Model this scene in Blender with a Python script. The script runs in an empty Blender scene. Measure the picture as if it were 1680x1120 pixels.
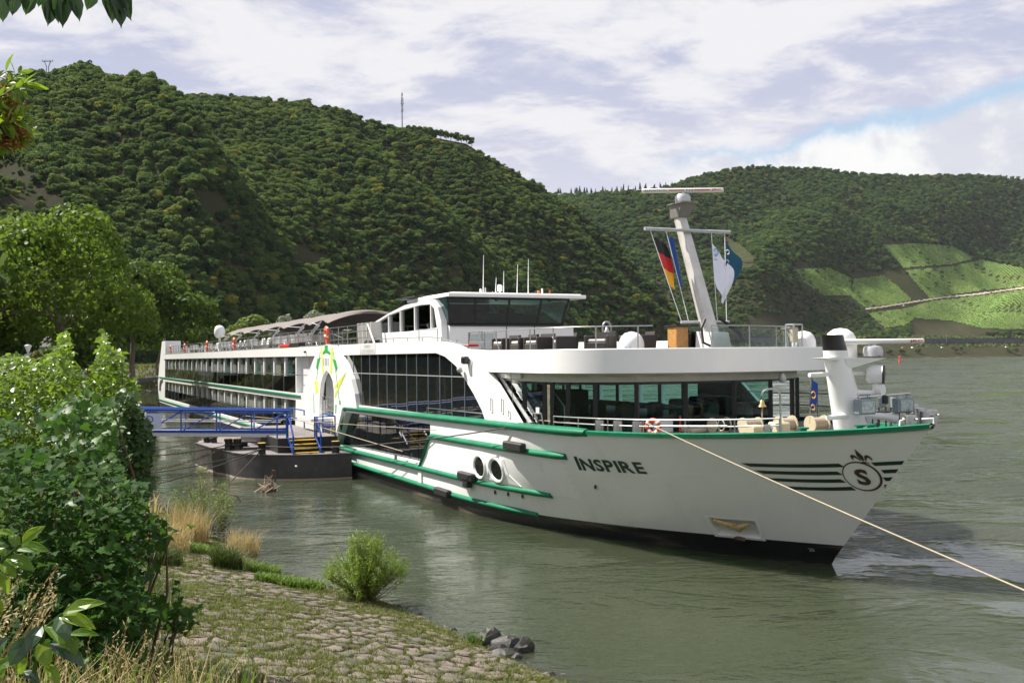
import bpy, math, random
import numpy as np
from mathutils import Vector, Matrix
from mathutils.geometry import tessellate_polygon
from mathutils.bvhtree import BVHTree

random.seed(7)
RNG = np.random.default_rng(7)
R = math.radians
scene = bpy.context.scene
COL = scene.collection

# ------------------------------------------------------------------ camera
F, EYE = 1633.3, 6.2                       # focal length in photo pixels, eye height above the river
ROLL, PITCH = math.atan(.0108), R(.8615)
cr, sr, cp, sp = math.cos(ROLL), math.sin(ROLL), math.cos(PITCH), math.sin(PITCH)
cam_d = bpy.data.cameras.new('camera')
cam = bpy.data.objects.new('camera', cam_d)
COL.objects.link(cam)
cam_d.lens, cam_d.sensor_width = 35.0, 36.0
cam_d.clip_start, cam_d.clip_end = .1, 9000
rx, ux, fx = Vector((cr, sr * sp, -sr * cp)), Vector((sr, -cr * sp, cr * cp)), Vector((0, cp, sp))
cam.matrix_world = Matrix(((rx.x, ux.x, -fx.x, 0), (rx.y, ux.y, -fx.y, 0), (rx.z, ux.z, -fx.z, EYE), (0, 0, 0, 1)))
scene.camera = cam

# ------------------------------------------------------------------ sun, sky, exposure
SUN_EL, SUN_AZ = R(54), R(160)             # azimuth measured from +X towards +Y
sun_dir = Vector((math.cos(SUN_EL) * math.cos(SUN_AZ), math.cos(SUN_EL) * math.sin(SUN_AZ), math.sin(SUN_EL)))
sun_d = bpy.data.lights.new('sun', 'SUN')
sun_d.energy, sun_d.angle, sun_d.color = 5.0, R(.6), (1, .945, .86)
sun = bpy.data.objects.new('sun', sun_d)
COL.objects.link(sun)
sun.rotation_euler = sun_dir.to_track_quat('Z', 'Y').to_euler()

world = bpy.data.worlds.new('World')
scene.world = world
world.use_nodes = True
wt = world.node_tree
wt.nodes.clear()


def nd(tree, kind, **kw):
    n = tree.nodes.new(kind)
    for k, v in kw.items():
        if k.startswith('i_'):
            key = k[2:]
            n.inputs[int(key) if key.isdigit() else key].default_value = v
        else:
            setattr(n, k, v)
    return n


def math_n(tree, op, a, b=None, clamp=False):
    n = tree.nodes.new('ShaderNodeMath')
    n.operation, n.use_clamp = op, clamp
    for i, x in enumerate((a, b)):
        if x is None:
            continue
        if isinstance(x, (int, float)):
            n.inputs[i].default_value = x
        else:
            tree.links.new(x, n.inputs[i])
    return n.outputs[0]


def smooth_n(tree, x, lo, hi):
    n = tree.nodes.new('ShaderNodeMapRange')
    n.interpolation_type = 'SMOOTHSTEP'
    tree.links.new(x, n.inputs[0])
    n.inputs[1].default_value, n.inputs[2].default_value = lo, hi
    return n.outputs[0]


def mix_n(tree, fac, a, b):
    n = tree.nodes.new('ShaderNodeMix')
    n.data_type = 'RGBA'
    for sock, x in ((n.inputs[0], fac), (n.inputs[6], a), (n.inputs[7], b)):
        if isinstance(x, (int, float)):
            sock.default_value = x
        elif isinstance(x, tuple):
            sock.default_value = (*x, 1) if len(x) == 3 else x
        else:
            tree.links.new(x, sock)
    return n.outputs[2]


def build_sky():
    t = wt
    out = nd(t, 'ShaderNodeOutputWorld')
    bg = nd(t, 'ShaderNodeBackground', i_Strength=.1)
    t.links.new(bg.outputs[0], out.inputs[0])
    sky = nd(t, 'ShaderNodeTexSky', sky_type='NISHITA', sun_disc=False, sun_elevation=SUN_EL,
             sun_rotation=math.pi / 2 - SUN_AZ, air_density=1.0, dust_density=1.0, ozone_density=1.5)
    tc = nd(t, 'ShaderNodeTexCoord')
    sep = nd(t, 'ShaderNodeSeparateXYZ')
    t.links.new(tc.outputs['Generated'], sep.inputs[0])
    x, y, z = sep.outputs
    # cloud deck: the view direction meets a flat layer high above
    zz = math_n(t, 'ADD', math_n(t, 'MAXIMUM', z, 0.0), .24)
    px = math_n(t, 'DIVIDE', x, zz)
    py = math_n(t, 'DIVIDE', y, zz)
    comb = nd(t, 'ShaderNodeCombineXYZ')
    t.links.new(px, comb.inputs[0]); t.links.new(py, comb.inputs[1])
    mp = nd(t, 'ShaderNodeMapping')
    mp.inputs['Rotation'].default_value = (0, 0, R(-24))
    mp.inputs['Scale'].default_value = (.75, 1.1, 1)
    mp.inputs['Location'].default_value = (3.1, 1.7, 0)
    t.links.new(comb.outputs[0], mp.inputs[0])
    big = nd(t, 'ShaderNodeTexNoise', i_Scale=2.3, i_Detail=10.0, i_Roughness=.6, i_Distortion=.5)
    t.links.new(mp.outputs[0], big.inputs['Vector'])
    fine = nd(t, 'ShaderNodeTexNoise', i_Scale=6.5, i_Detail=9.0, i_Roughness=.62, i_Distortion=.35)
    t.links.new(mp.outputs[0], fine.inputs['Vector'])
    dens = math_n(t, 'ADD', math_n(t, 'MULTIPLY', big.outputs[0], .62), math_n(t, 'MULTIPLY', fine.outputs[0], .38))
    lum = smooth_n(t, dens, .44, .57)
    deck = mix_n(t, lum, CLOUD_LOW, CLOUD_HIGH)
    # towards the horizon the deck thickens to a paler white
    hor = smooth_n(t, z, .34, .10)
    deck = mix_n(t, math_n(t, 'MULTIPLY', hor, .5), deck, CLOUD_HIGH)
    cover = smooth_n(t, dens, .30, .43)
    col = mix_n(t, math_n(t, 'ADD', math_n(t, 'MULTIPLY', cover, .35), .65), sky.outputs[0], deck)
    # a strip of clear blue low between the deck and a bank of cumulus (it rises to the right)
    az = math_n(t, 'ARCTAN2', x, y)
    wob = nd(t, 'ShaderNodeTexNoise', i_Scale=7.0, i_Detail=7.0, i_Roughness=.62)
    t.links.new(tc.outputs['Generated'], wob.inputs['Vector'])
    w = math_n(t, 'MULTIPLY', math_n(t, 'SUBTRACT', wob.outputs[0], .5), .10)
    line = math_n(t, 'ADD', math_n(t, 'MULTIPLY', az, .125), .1655)
    rel = math_n(t, 'SUBTRACT', z, math_n(t, 'ADD', line, w))
    half = math_n(t, 'MULTIPLY', smooth_n(t, az, .10, .45), .0080)
    gap = smooth_n(t, math_n(t, 'SUBTRACT', half, math_n(t, 'ABSOLUTE', rel)), -.010, .009)
    gap = math_n(t, 'MULTIPLY', gap, smooth_n(t, az, .12, .2))
    gap = math_n(t, 'MULTIPLY', gap, smooth_n(t, az, 1.5, 1.2))
    below = math_n(t, 'MULTIPLY', smooth_n(t, rel, .004, -.008), smooth_n(t, az, .1, .25))
    cum = nd(t, 'ShaderNodeTexNoise', i_Scale=9.0, i_Detail=10.0, i_Roughness=.6, i_Distortion=.15)
    t.links.new(tc.outputs['Generated'], cum.inputs['Vector'])
    cumc = mix_n(t, smooth_n(t, cum.outputs[0], .40, .54), CUM_LOW, CUM_HIGH)
    col = mix_n(t, math_n(t, 'MULTIPLY', below, .85), col, cumc)
    col = mix_n(t, math_n(t, 'MULTIPLY', gap, .8), col, CLEAR_BLUE)
    t.links.new(col, bg.inputs[0])


CLOUD_LOW, CLOUD_HIGH = (2.6, 2.75, 3.65), (4.45, 4.4, 4.55)
CUM_LOW, CUM_HIGH, CLEAR_BLUE = (3.5, 3.6, 4.0), (5.0, 5.0, 4.9), (2.15, 3.2, 4.3)
build_sky()

scene.view_settings.view_transform = 'Standard'
scene.view_settings.look = 'None'
scene.view_settings.exposure = 1.0
scene.view_settings.gamma = 1.0
scene.view_settings.use_curve_mapping = False
scene.render.engine = 'CYCLES'
scene.cycles.use_denoising = True
scene.cycles.max_bounces = 8
scene.cycles.diffuse_bounces = 3
scene.cycles.glossy_bounces = 4
scene.cycles.transparent_max_bounces = 12
scene.cycles.caustics_reflective = False
scene.cycles.caustics_refractive = False

# ------------------------------------------------------------------ materials


def bsdf(m):
    return m.node_tree.nodes['Principled BSDF']


def mat(name, col, rough=.5, metal=0.0, var=.12, scale=3.0, bump=0.0, bscale=40.0, col2=None, ior=None, dirt=None):
    """Principled surface whose colour wanders between col and col2 (or a lighter / darker col) with noise."""
    m = bpy.data.materials.new(name)
    m.use_nodes = True
    t = m.node_tree
    b = bsdf(m)
    b.inputs['Roughness'].default_value = rough
    b.inputs['Metallic'].default_value = metal
    if ior:
        b.inputs['IOR'].default_value = ior
    tc = nd(t, 'ShaderNodeTexCoord')
    nz = nd(t, 'ShaderNodeTexNoise', i_Scale=scale, i_Detail=6.0, i_Roughness=.6)
    t.links.new(tc.outputs['Object'], nz.inputs['Vector'])
    lo = tuple(c * (1 - var) for c in col) if col2 is None else col
    hi = tuple(min(1, c * (1 + var)) for c in col) if col2 is None else col2
    c = mix_n(t, smooth_n(t, nz.outputs[0], .3, .7), lo, hi)
    if dirt:
        mp = nd(t, 'ShaderNodeMapping')
        mp.inputs['Scale'].default_value = dirt[1]
        t.links.new(tc.outputs['Object'], mp.inputs[0])
        n2 = nd(t, 'ShaderNodeTexNoise', i_Scale=1.0, i_Detail=7.0, i_Roughness=.65)
        t.links.new(mp.outputs[0], n2.inputs['Vector'])
        c = mix_n(t, math_n(t, 'MULTIPLY', smooth_n(t, n2.outputs[0], .5, .75), dirt[2]), c, dirt[0])
    t.links.new(c, b.inputs['Base Color'])
    if bump:
        bn = nd(t, 'ShaderNodeTexNoise', i_Scale=bscale, i_Detail=5.0)
        t.links.new(tc.outputs['Object'], bn.inputs['Vector'])
        bp = nd(t, 'ShaderNodeBump', i_Strength=bump, i_Distance=.02)
        t.links.new(bn.outputs[0], bp.inputs['Height'])
        t.links.new(bp.outputs[0], b.inputs['Normal'])
    return m


def leaf_mat(name, lo, hi, trans=.35, rough=.45, spec=.35, obj_rand=False):
    """Leaf surface: colour between lo and hi by a per-leaf (or per-tree) random, light passes through."""
    m = bpy.data.materials.new(name)
    m.use_nodes = True
    t = m.node_tree
    b = bsdf(m)
    b.inputs['Roughness'].default_value = rough
    b.inputs['Specular IOR Level'].default_value = spec
    at = nd(t, 'ShaderNodeAttribute', attribute_name='tint')
    fac = at.outputs['Fac']
    if obj_rand:
        oi = nd(t, 'ShaderNodeObjectInfo')
        fac = math_n(t, 'POWER', math_n(t, 'ADD', math_n(t, 'MULTIPLY', fac, .35), math_n(t, 'MULTIPLY', oi.outputs['Random'], .65)), 1.9)
    c = mix_n(t, fac, lo, hi)
    if obj_rand:                            # here and there a tree turning yellow, or a darker, cooler kind
        c = mix_n(t, math_n(t, 'MULTIPLY', smooth_n(t, oi.outputs['Random'], .955, .97), .7), c, (.26, .24, .05))
        c = mix_n(t, math_n(t, 'MULTIPLY', smooth_n(t, oi.outputs['Random'], .16, .12), .8), c, (.016, .042, .028))
    t.links.new(c, b.inputs['Base Color'])
    tr = nd(t, 'ShaderNodeBsdfTranslucent')
    t.links.new(mix_n(t, .35, c, tuple(min(1, 1.5 * a) for a in (hi[0], hi[1], hi[2] * .5))), tr.inputs[0])
    mx = nd(t, 'ShaderNodeMixShader', i_0=trans)
    t.links.new(b.outputs[0], mx.inputs[1]); t.links.new(tr.outputs[0], mx.inputs[2])
    t.links.new(mx.outputs[0], t.nodes['Material Output'].inputs[0])
    return m


def glass_mat(name, tint, rough=.02, ior=1.6):
    """Tinted pane: reflects by Fresnel, otherwise lets tinted light through."""
    m = bpy.data.materials.new(name)
    m.use_nodes = True
    t = m.node_tree
    t.nodes.remove(bsdf(m))
    gl = nd(t, 'ShaderNodeBsdfGlossy', i_Roughness=rough)
    gl.inputs[0].default_value = (.9, .95, .95, 1)
    tr = nd(t, 'ShaderNodeBsdfTransparent')
    tr.inputs[0].default_value = (*tint, 1)
    fr = nd(t, 'ShaderNodeFresnel', i_IOR=ior)
    mx = nd(t, 'ShaderNodeMixShader')
    t.links.new(fr.outputs[0], mx.inputs[0]); t.links.new(tr.outputs[0], mx.inputs[1]); t.links.new(gl.outputs[0], mx.inputs[2])
    t.links.new(mx.outputs[0], t.nodes['Material Output'].inputs[0])
    return m


M = dict(
    white=mat('white_paint', (.80, .80, .78), .28, var=.025, scale=.7, dirt=((.55, .53, .47), (.5, .5, .12), .12)),
    cream=mat('cream_paint', (.52, .45, .31), .4, var=.06),
    grey_wall=mat('grey_wall', (.62, .63, .62), .45, var=.04),
    green=mat('green_paint', (.010, .16, .08), .42, var=.15, scale=1.5, dirt=((.10, .14, .11), (1.5, 1.5, 3), .25)),
    black=mat('black_bottom', (.012, .012, .013), .45, var=.3, scale=2, dirt=((.26, .215, .15), (.10, .3, 1.2), .95)),
    darkgreen=mat('stripe_green', (.003, .028, .017), .4, var=.1),
    gold=mat('emblem_brown', (.05, .036, .016), .4, var=.15),
    ygreen=mat('petal_yellow_green', (.60, .68, .05), .45, var=.05),
    pgreen=mat('petal_green', (.03, .35, .06), .45, var=.05),
    pane=mat('dark_pane', (.008, .010, .010), .03, var=.2, ior=1.5),
    pane_teal=mat('teal_pane', (.02, .06, .06), .05, var=.25, ior=1.7),
    pane_curtain=mat('curtain_pane', (.16, .17, .16), .08, var=.2, scale=9, ior=1.6),
    glass=glass_mat('teal_glass', (.68, .98, .93), ior=1.42),
    clear=glass_mat('clear_glass', (.72, .80, .78), ior=1.5),
    smoke=glass_mat('smoked_glass', (.50, .58, .57), ior=1.6),
    balcony=glass_mat('balcony_glass', (.84, .90, .89), ior=1.13),
    wheel_glass=glass_mat('wheelhouse_glass', (.26, .46, .43), ior=1.5),
    frame=mat('dark_frame', (.012, .012, .013), .35, var=.2),
    steel=mat('brushed_steel', (.36, .36, .35), .36, metal=1.0, var=.12, scale=14),
    galv=mat('painted_grey_metal', (.50, .51, .52), .4, metal=.4, var=.08),
    mastm=mat('silver_mast_paint', (.56, .54, .50), .38, metal=.25, var=.12, scale=1.6),
    deck=mat('grey_deck', (.20, .20, .20), .7, var=.15),
    teak=mat('teak_deck', (.30, .12, .06), .6, var=.2),
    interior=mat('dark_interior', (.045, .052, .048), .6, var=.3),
    awning=mat('brown_canvas', (.15, .128, .115), .85, var=.12, bump=.1, bscale=90),
    orange=mat('orange_foam', (.75, .10, .03), .5, var=.06),
    wicker=mat('dark_wicker', (.035, .03, .028), .7, var=.4, scale=60, bump=.4, bscale=120),
    cushion=mat('pale_cushion', (.62, .60, .55), .8, var=.06),
    wood=mat('orange_wood', (.42, .20, .055), .5, col2=(.52, .28, .09), scale=7),
    blue=mat('blue_paint', (.006, .055, .30), .35, var=.15, scale=4),
    blue2=mat('sign_lilac', (.46, .50, .66), .5, var=.05),
    blueink=mat('blue_ink', (.03, .05, .26), .5, var=.05),
    pontoon=mat('pontoon_black', (.045, .042, .043), .5, var=.25, scale=2, bump=.05, bscale=20, dirt=((.16, .145, .13), (1.2, 1.2, .3), .35)),
    ponttop=mat('pontoon_deck', (.16, .14, .135), .8, var=.2, scale=3, bump=.2, bscale=60),
    yellow=mat('yellow_paint', (.62, .40, .03), .5, var=.1),
    blackm=mat('black_rubber', (.014, .014, .014), .55, var=.3, scale=12),
    rope=mat('pale_rope', (.36, .30, .22), .85, var=.15, scale=30, bump=.3, bscale=150),
    darkrope=mat('dark_cable', (.05, .042, .036), .8, var=.3, scale=20),
    rust=mat('rusty_chain', (.10, .065, .045), .8, var=.4, scale=30),
    red=mat('red_paint', (.55, .03, .03), .45, var=.08),
    lamp_face=mat('lamp_face', (.40, .45, .46), .15, var=.25, scale=9),
    platform=mat('platform_black', (.018, .017, .018), .5, var=.25),
    grey_lamp=mat('lamp_grey', (.19, .23, .25), .4, var=.06),
    ink=mat('black_ink', (.02, .02, .02), .5, var=.05),
    greyink=mat('grey_ink', (.35, .35, .35), .5, var=.05),
    skyink=mat('pale_blue_ink', (.12, .36, .68), .5, var=.05),
    bark=mat('bark', (.14, .11, .085), .9, col2=(.24, .20, .16), scale=5, bump=.5, bscale=25),
    twig=mat('twig_bark', (.10, .06, .04), .85, var=.3, scale=9),
    rock=mat('dark_wet_rock', (.010, .010, .009), .6, col2=(.032, .030, .025), scale=9, bump=.6, bscale=18),
    asphalt=mat('asphalt', (.055, .055, .058), .85, var=.2, scale=4),
    wallstone=mat('dark_stone_wall', (.085, .085, .095), .85, var=.25, scale=.25, bump=.4, bscale=4),
    dryearth=mat('dry_earth', (.048, .042, .024), .95, col2=(.028, .034, .015), scale=.06),
    redroof=mat('grey_roof', (.09, .085, .09), .8, var=.15),
)

for q in ('dryearth',):
    bsdf(M[q]).inputs['Specular IOR Level'].default_value = .05
M['hull_white'] = mat('hull_white_paint', (.79, .79, .77), .27, var=.03, scale=.5, bump=.06, bscale=1.3, dirt=((.50, .46, .38), (.9, .9, .16), .22))
bsdf(M['green']).inputs['Specular IOR Level'].default_value = .2

# ------------------------------------------------------------------ mesh helpers


class MB:
    def __init__(s):
        s.v, s.f, s.m = [], [], []

    def add(s, vs, fs, mi=0):
        o = len(s.v)
        s.v += [tuple(p) for p in vs]
        s.f += [tuple(i + o for i in f) for f in fs]
        s.m += [mi] * len(fs)
        return s

    def box(s, x0, x1, y0, y1, z0, z1, mi=0):
        vs = [(x, y, z) for x in (x0, x1) for y in (y0, y1) for z in (z0, z1)]
        return s.add(vs, [(0, 1, 3, 2), (4, 6, 7, 5), (0, 4, 5, 1), (2, 3, 7, 6), (0, 2, 6, 4), (1, 5, 7, 3)], mi)

    def bevbox(s, x0, x1, y0, y1, z0, z1, b=.02, mi=0):
        """Box with chamfered edges."""
        c = ((x0 + x1) / 2, (y0 + y1) / 2, (z0 + z1) / 2)
        h = ((x1 - x0) / 2, (y1 - y0) / 2, (z1 - z0) / 2)
        b = min(b, min(abs(q) for q in h) * .6)
        vs, idx = [], {}
        for sx in (-1, 1):
            for sy in (-1, 1):
                for sz in (-1, 1):
                    for a in range(3):
                        q = [sx * h[0], sy * h[1], sz * h[2]]
                        for k in range(3):
                            if k != a:
                                q[k] -= (sx, sy, sz)[k] * b
                        idx[(sx, sy, sz, a)] = len(vs)
                        vs.append((c[0] + q[0], c[1] + q[1], c[2] + q[2]))
        fs = []
        sg = (-1, 1)
        for a in range(3):
            o1, o2 = [k for k in range(3) if k != a]
            for sa in sg:
                def key(p, q, a=a, sa=sa, o1=o1, o2=o2):
                    k = [0, 0, 0]; k[a] = sa; k[o1] = p; k[o2] = q
                    return idx[(*k, a)]
                fs.append((key(-1, -1), key(1, -1), key(1, 1), key(-1, 1)))
            for s1 in sg:
                for s2 in sg:
                    def kk(sa, w, a=a, s1=s1, s2=s2, o1=o1, o2=o2):
                        k = [0, 0, 0]; k[a] = sa; k[o1] = s1; k[o2] = s2
                        return idx[(*k, w)]
                    fs.append((kk(-1, o1), kk(1, o1), kk(1, o2), kk(-1, o2)))
        for sx in sg:
            for sy in sg:
                for sz in sg:
                    fs.append(tuple(idx[(sx, sy, sz, a)] for a in range(3)))
        return s.add(vs, fs, mi)

    def hexa(s, lo, hi, mi=0):
        """Frustum from quad lo (4 points) to quad hi."""
        return s.add(list(lo) + list(hi), [(3, 2, 1, 0), (4, 5, 6, 7), (0, 1, 5, 4), (1, 2, 6, 5), (2, 3, 7, 6), (3, 0, 4, 7)], mi)

    def tube(s, pts, r, n=6, mi=0, cap=True):
        pts = [Vector(p) for p in pts]
        rs = r if isinstance(r, (list, tuple)) else [r] * len(pts)
        rings, up = [], None
        for i, p in enumerate(pts):
            d = (pts[min(i + 1, len(pts) - 1)] - pts[max(i - 1, 0)])
            d = d.normalized() if d.length > 1e-9 else Vector((0, 0, 1))
            if up is None:
                up = Vector((0, 0, 1)) if abs(d.z) < .9 else Vector((1, 0, 0))
            a = d.cross(up)
            if a.length < 1e-6:
                a = d.cross(Vector((.3, .8, .1)))
            a.normalize()
            b = a.cross(d).normalized()
            up = b
            rings.append([p + (a * math.cos(k * 2 * math.pi / n) + b * math.sin(k * 2 * math.pi / n)) * rs[i] for k in range(n)])
        vs = [q for g in rings for q in g]
        fs = [(i * n + k, i * n + (k + 1) % n, (i + 1) * n + (k + 1) % n, (i + 1) * n + k) for i in range(len(pts) - 1) for k in range(n)]
        if cap:
            fs += [tuple(range(n - 1, -1, -1)), tuple((len(pts) - 1) * n + k for k in range(n))]
        return s.add(vs, fs, mi)

    def lathe(s, prof, c=(0, 0, 0), n=16, axis=(0, 0, 1), mi=0):
        """Revolve (radius, height) pairs about axis through c."""
        q = Vector((0, 0, 1)).rotation_difference(Vector(axis).normalized())
        c = Vector(c)
        vs = [c + q @ Vector((r * math.cos(k * 2 * math.pi / n), r * math.sin(k * 2 * math.pi / n), h)) for r, h in prof for k in range(n)]
        fs = [(i * n + k, i * n + (k + 1) % n, (i + 1) * n + (k + 1) % n, (i + 1) * n + k) for i in range(len(prof) - 1) for k in range(n)]
        fs += [tuple(range(n - 1, -1, -1)), tuple((len(prof) - 1) * n + k for k in range(n))]
        return s.add(vs, fs, mi)

    def grid(s, rows, mi=0, close=False):
        nu, nv = len(rows), len(rows[0])
        vs = [p for r in rows for p in r]
        fs = [(i * nv + j, i * nv + (j + 1) % nv, (i + 1) * nv + (j + 1) % nv, (i + 1) * nv + j) for i in range(nu - 1) for j in range(nv if close else nv - 1)]
        return s.add(vs, fs, mi)

    def plate(s, poly, holes, to3, to3b, mi=0):
        """A flat sheet with holes; to3 / to3b map (a, b) to the outer / inner face. Rims and reveals are closed."""
        loops = [list(poly)] + [list(h) for h in holes]
        flat = [p for l in loops for p in l]
        tris = tessellate_polygon([[Vector((p[0], p[1], 0)) for p in l] for l in loops])
        n = len(flat)
        vs = [to3(*p) for p in flat] + [to3b(*p) for p in flat]
        fs = [tuple(t) for t in tris] + [tuple(i + n for i in t[::-1]) for t in tris]
        o = 0
        for l in loops:
            for i in range(len(l)):
                j = (i + 1) % len(l)
                fs.append((o + i, o + j, o + j + n, o + i + n))
            o += len(l)
        return s.add(vs, fs, mi)

    def build(s, name, m, parent=None, smooth=False, ang=38):
        me = bpy.data.meshes.new(name)
        me.from_pydata(s.v, [], s.f)
        for x in (m if isinstance(m, (list, tuple)) else [m]):
            me.materials.append(M[x] if isinstance(x, str) else x)
        if any(s.m):
            me.polygons.foreach_set('material_index', s.m)
        import bmesh
        bm = bmesh.new(); bm.from_mesh(me)
        bmesh.ops.recalc_face_normals(bm, faces=bm.faces)
        bm.to_mesh(me); bm.free()
        if smooth:
            me.polygons.foreach_set('use_smooth', [True] * len(me.polygons))
            me.set_sharp_from_angle(angle=R(ang))
        me.update()
        return link(name, me, parent)


def link(name, me, parent=None):
    o = bpy.data.objects.new(name, me)
    COL.objects.link(o)
    if parent is not None:
        o.parent = parent
    return o


def copy_of(o, parent, loc=None, rz=None):
    c = o.copy()
    COL.objects.link(c)
    c.parent = parent
    if loc is not None:
        c.location = loc
    if rz is not None:
        c.rotation_euler.z = rz
    return c


def copy_tree(root, label=None):
    """A thing with its parts and their sub-parts."""
    r = root.copy()
    COL.objects.link(r)
    if label:
        r['label'] = label
    for ch in list(root.children):
        c = copy_of(ch, r)
        for g in list(ch.children):
            copy_of(g, c)
    return r


def tag(o, label=None, cat=None, group=None, kind=None):
    for k, v in (('label', label), ('category', cat), ('group', group), ('kind', kind)):
        if v:
            o[k] = v
    return o


def empty(name, label, cat, loc=(0, 0, 0), rz=0.0, group=None, kind=None):
    o = bpy.data.objects.new(name, None)
    COL.objects.link(o)
    o.location = loc
    o.rotation_euler = (0, 0, rz)
    o.empty_display_size = .2
    return tag(o, label, cat, group, kind)


def np_mesh(name, verts, faces, m, tint=None, smooth=False):
    """Fast mesh from numpy arrays; faces all have the same corner count. tint: one value per face."""
    me = bpy.data.meshes.new(name)
    verts = np.asarray(verts, dtype=np.float32)
    faces = np.asarray(faces, dtype=np.int32)
    k = faces.shape[1]
    me.vertices.add(len(verts)); me.vertices.foreach_set('co', verts.ravel())
    me.loops.add(faces.size); me.loops.foreach_set('vertex_index', faces.ravel())
    me.polygons.add(len(faces))
    me.polygons.foreach_set('loop_start', np.arange(0, faces.size, k, dtype=np.int32))
    if smooth:
        me.polygons.foreach_set('use_smooth', np.ones(len(faces), dtype=bool))
    if tint is not None:
        a = me.attributes.new('tint', 'FLOAT', 'FACE')
        a.data.foreach_set('value', np.asarray(tint, dtype=np.float32))
    me.materials.append(M[m] if isinstance(m, str) else m)
    me.update(calc_edges=True)
    return me


def unit(a):
    return a / np.maximum(np.linalg.norm(a, axis=-1, keepdims=True), 1e-9)


def leaf_quads(c, nrm, size, rng, aspect=.55, along=None):
    """Diamond leaves at centres c facing nrm."""
    n = len(c)
    nrm = unit(nrm)
    t = rng.normal(size=(n, 3)) if along is None else along + rng.normal(size=(n, 3)) * .25
    t = unit(t - (t * nrm).sum(1, keepdims=True) * nrm)
    b = np.cross(nrm, t)
    s = np.asarray(size)
    s = s[:, None] if s.ndim else s
    v = np.stack([c - t * s, c + b * s * aspect, c + t * s, c - b * s * aspect], axis=1).reshape(-1, 3)
    return v, np.arange(n * 4).reshape(n, 4)


def text_mesh(body, bold=0.0):
    """Flat outline of a word as (verts 2D scaled so cap height = 1, faces)."""
    cu = bpy.data.curves.new('lettering', 'FONT')
    cu.body = body
    cu.resolution_u = 3
    cu.offset = bold
    o = bpy.data.objects.new('lettering', cu)
    COL.objects.link(o)
    dg = bpy.context.evaluated_depsgraph_get()
    me = o.evaluated_get(dg).to_mesh()
    v = np.array([x.co[:2] for x in me.vertices])
    f = [tuple(p.vertices) for p in me.polygons]
    o.evaluated_get(dg).to_mesh_clear()
    bpy.data.objects.remove(o); bpy.data.curves.remove(cu)
    v[:, 0] -= v[:, 0].min(); v[:, 1] -= v[:, 1].min()
    return v / v[:, 1].max(), f


def lettering(mb, body, fn, h, w=None, bold=0.0, mi=0):
    """Add a word to mb; fn maps (x along the word, y up) in metres to a point."""
    v, f = text_mesh(body, bold)
    sx = h if w is None else w / v[:, 0].max()
    return mb.add([fn(a * sx, b * h) for a, b in v], f, mi)


def ray(x, y):
    """World direction through photo pixel (x, y) (the photograph is 1680 x 1120)."""
    a, b = (x - 840) / F, -(y - 560) / F
    aa, bb = a * cr + b * sr, -a * sr + b * cr
    return Vector((aa, cp - bb * sp, sp + bb * cp))


def at(x, y, dist):
    d = ray(x, y)
    return Vector((0, 0, EYE)) + d * (dist / d.y)


def at_z(x, y, z):
    d = ray(x, y)
    return Vector((0, 0, EYE)) + d * ((z - EYE) / d.z)


def to_px(P):
    P = np.asarray(P, dtype=float)
    d = P - np.array([0, 0, EYE])
    dep = d[..., 1] * cp + d[..., 2] * sp
    up = -d[..., 1] * sp + d[..., 2] * cp
    aa, bb = d[..., 0] / dep, up / dep
    return 840 + (aa * cr - bb * sr) * F, 560 - (aa * sr + bb * cr) * F


def in_poly(x, y, poly):
    x, y = np.asarray(x, float), np.asarray(y, float)
    c = np.zeros(x.shape, bool)
    for i in range(len(poly)):
        x0, y0 = poly[i - 1]; x1, y1 = poly[i]
        if y0 == y1:
            continue
        h = ((y0 > y) != (y1 > y)) & (x < (x1 - x0) * (y - y0) / (y1 - y0) + x0)
        c ^= h
    return c


def arc_pts(a, b, sag, n=14):
    """Points of a rope hanging between a and b."""
    a, b = Vector(a), Vector(b)
    return [a.lerp(b, i / n) - Vector((0, 0, sag * 4 * (i / n) * (1 - i / n))) for i in range(n + 1)]

# ================================================================== SETTING
SHORE = np.array([(60, -45), (18, 5), (8, 11.2), (.97, 18.97), (-3.15, 25.2), (-6.96, 28.95), (-11.15, 36.3), (-14.8, 41.5), (-20, 49.5),
                  (-30, 66), (-37, 83), (-50, 122), (-73, 199), (-78, 300), (-40, 480), (60, 700), (200, 880), (475, 1091), (800, 1250),
                  (1400, 1400), (2800, 1600)], float)


def shore_d(x, y):
    """Signed distance inland from the waterline (negative over the river)."""
    p = np.stack([np.asarray(x, float), np.asarray(y, float)], -1)
    best = np.full(p.shape[:-1], 1e9); sign = np.ones(p.shape[:-1])
    for a, b in zip(SHORE[:-1], SHORE[1:]):
        ab = b - a
        t = np.clip(((p - a) @ ab) / (ab @ ab), 0, 1)
        q = p - (a + t[..., None] * ab)
        d = np.hypot(q[..., 0], q[..., 1])
        cr_ = ab[0] * (p[..., 1] - a[1]) - ab[1] * (p[..., 0] - a[0])
        u = d < best - 1e-9
        best = np.where(u, d, best); sign = np.where(u, np.sign(cr_), sign)
    return best * np.where(sign == 0, 1, sign)


def land_z(x, y):
    d = shore_d(x, y)
    z = np.interp(d, [-8, 0, 8.5, 12, 60, 200, 500], [-1.9, 0, 1.9, 4.4, 5.6, 8, 10])
    far = np.clip((np.asarray(y) - 500) / 150, 0, 1)
    z = np.where(d > 0, z * (1 - far) + np.minimum(z, .8) * far, z)
    return z + np.where(d > 10, .06 * np.sin(x * .9 + y * .4) * np.sin(y * .7), 0)


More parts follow.
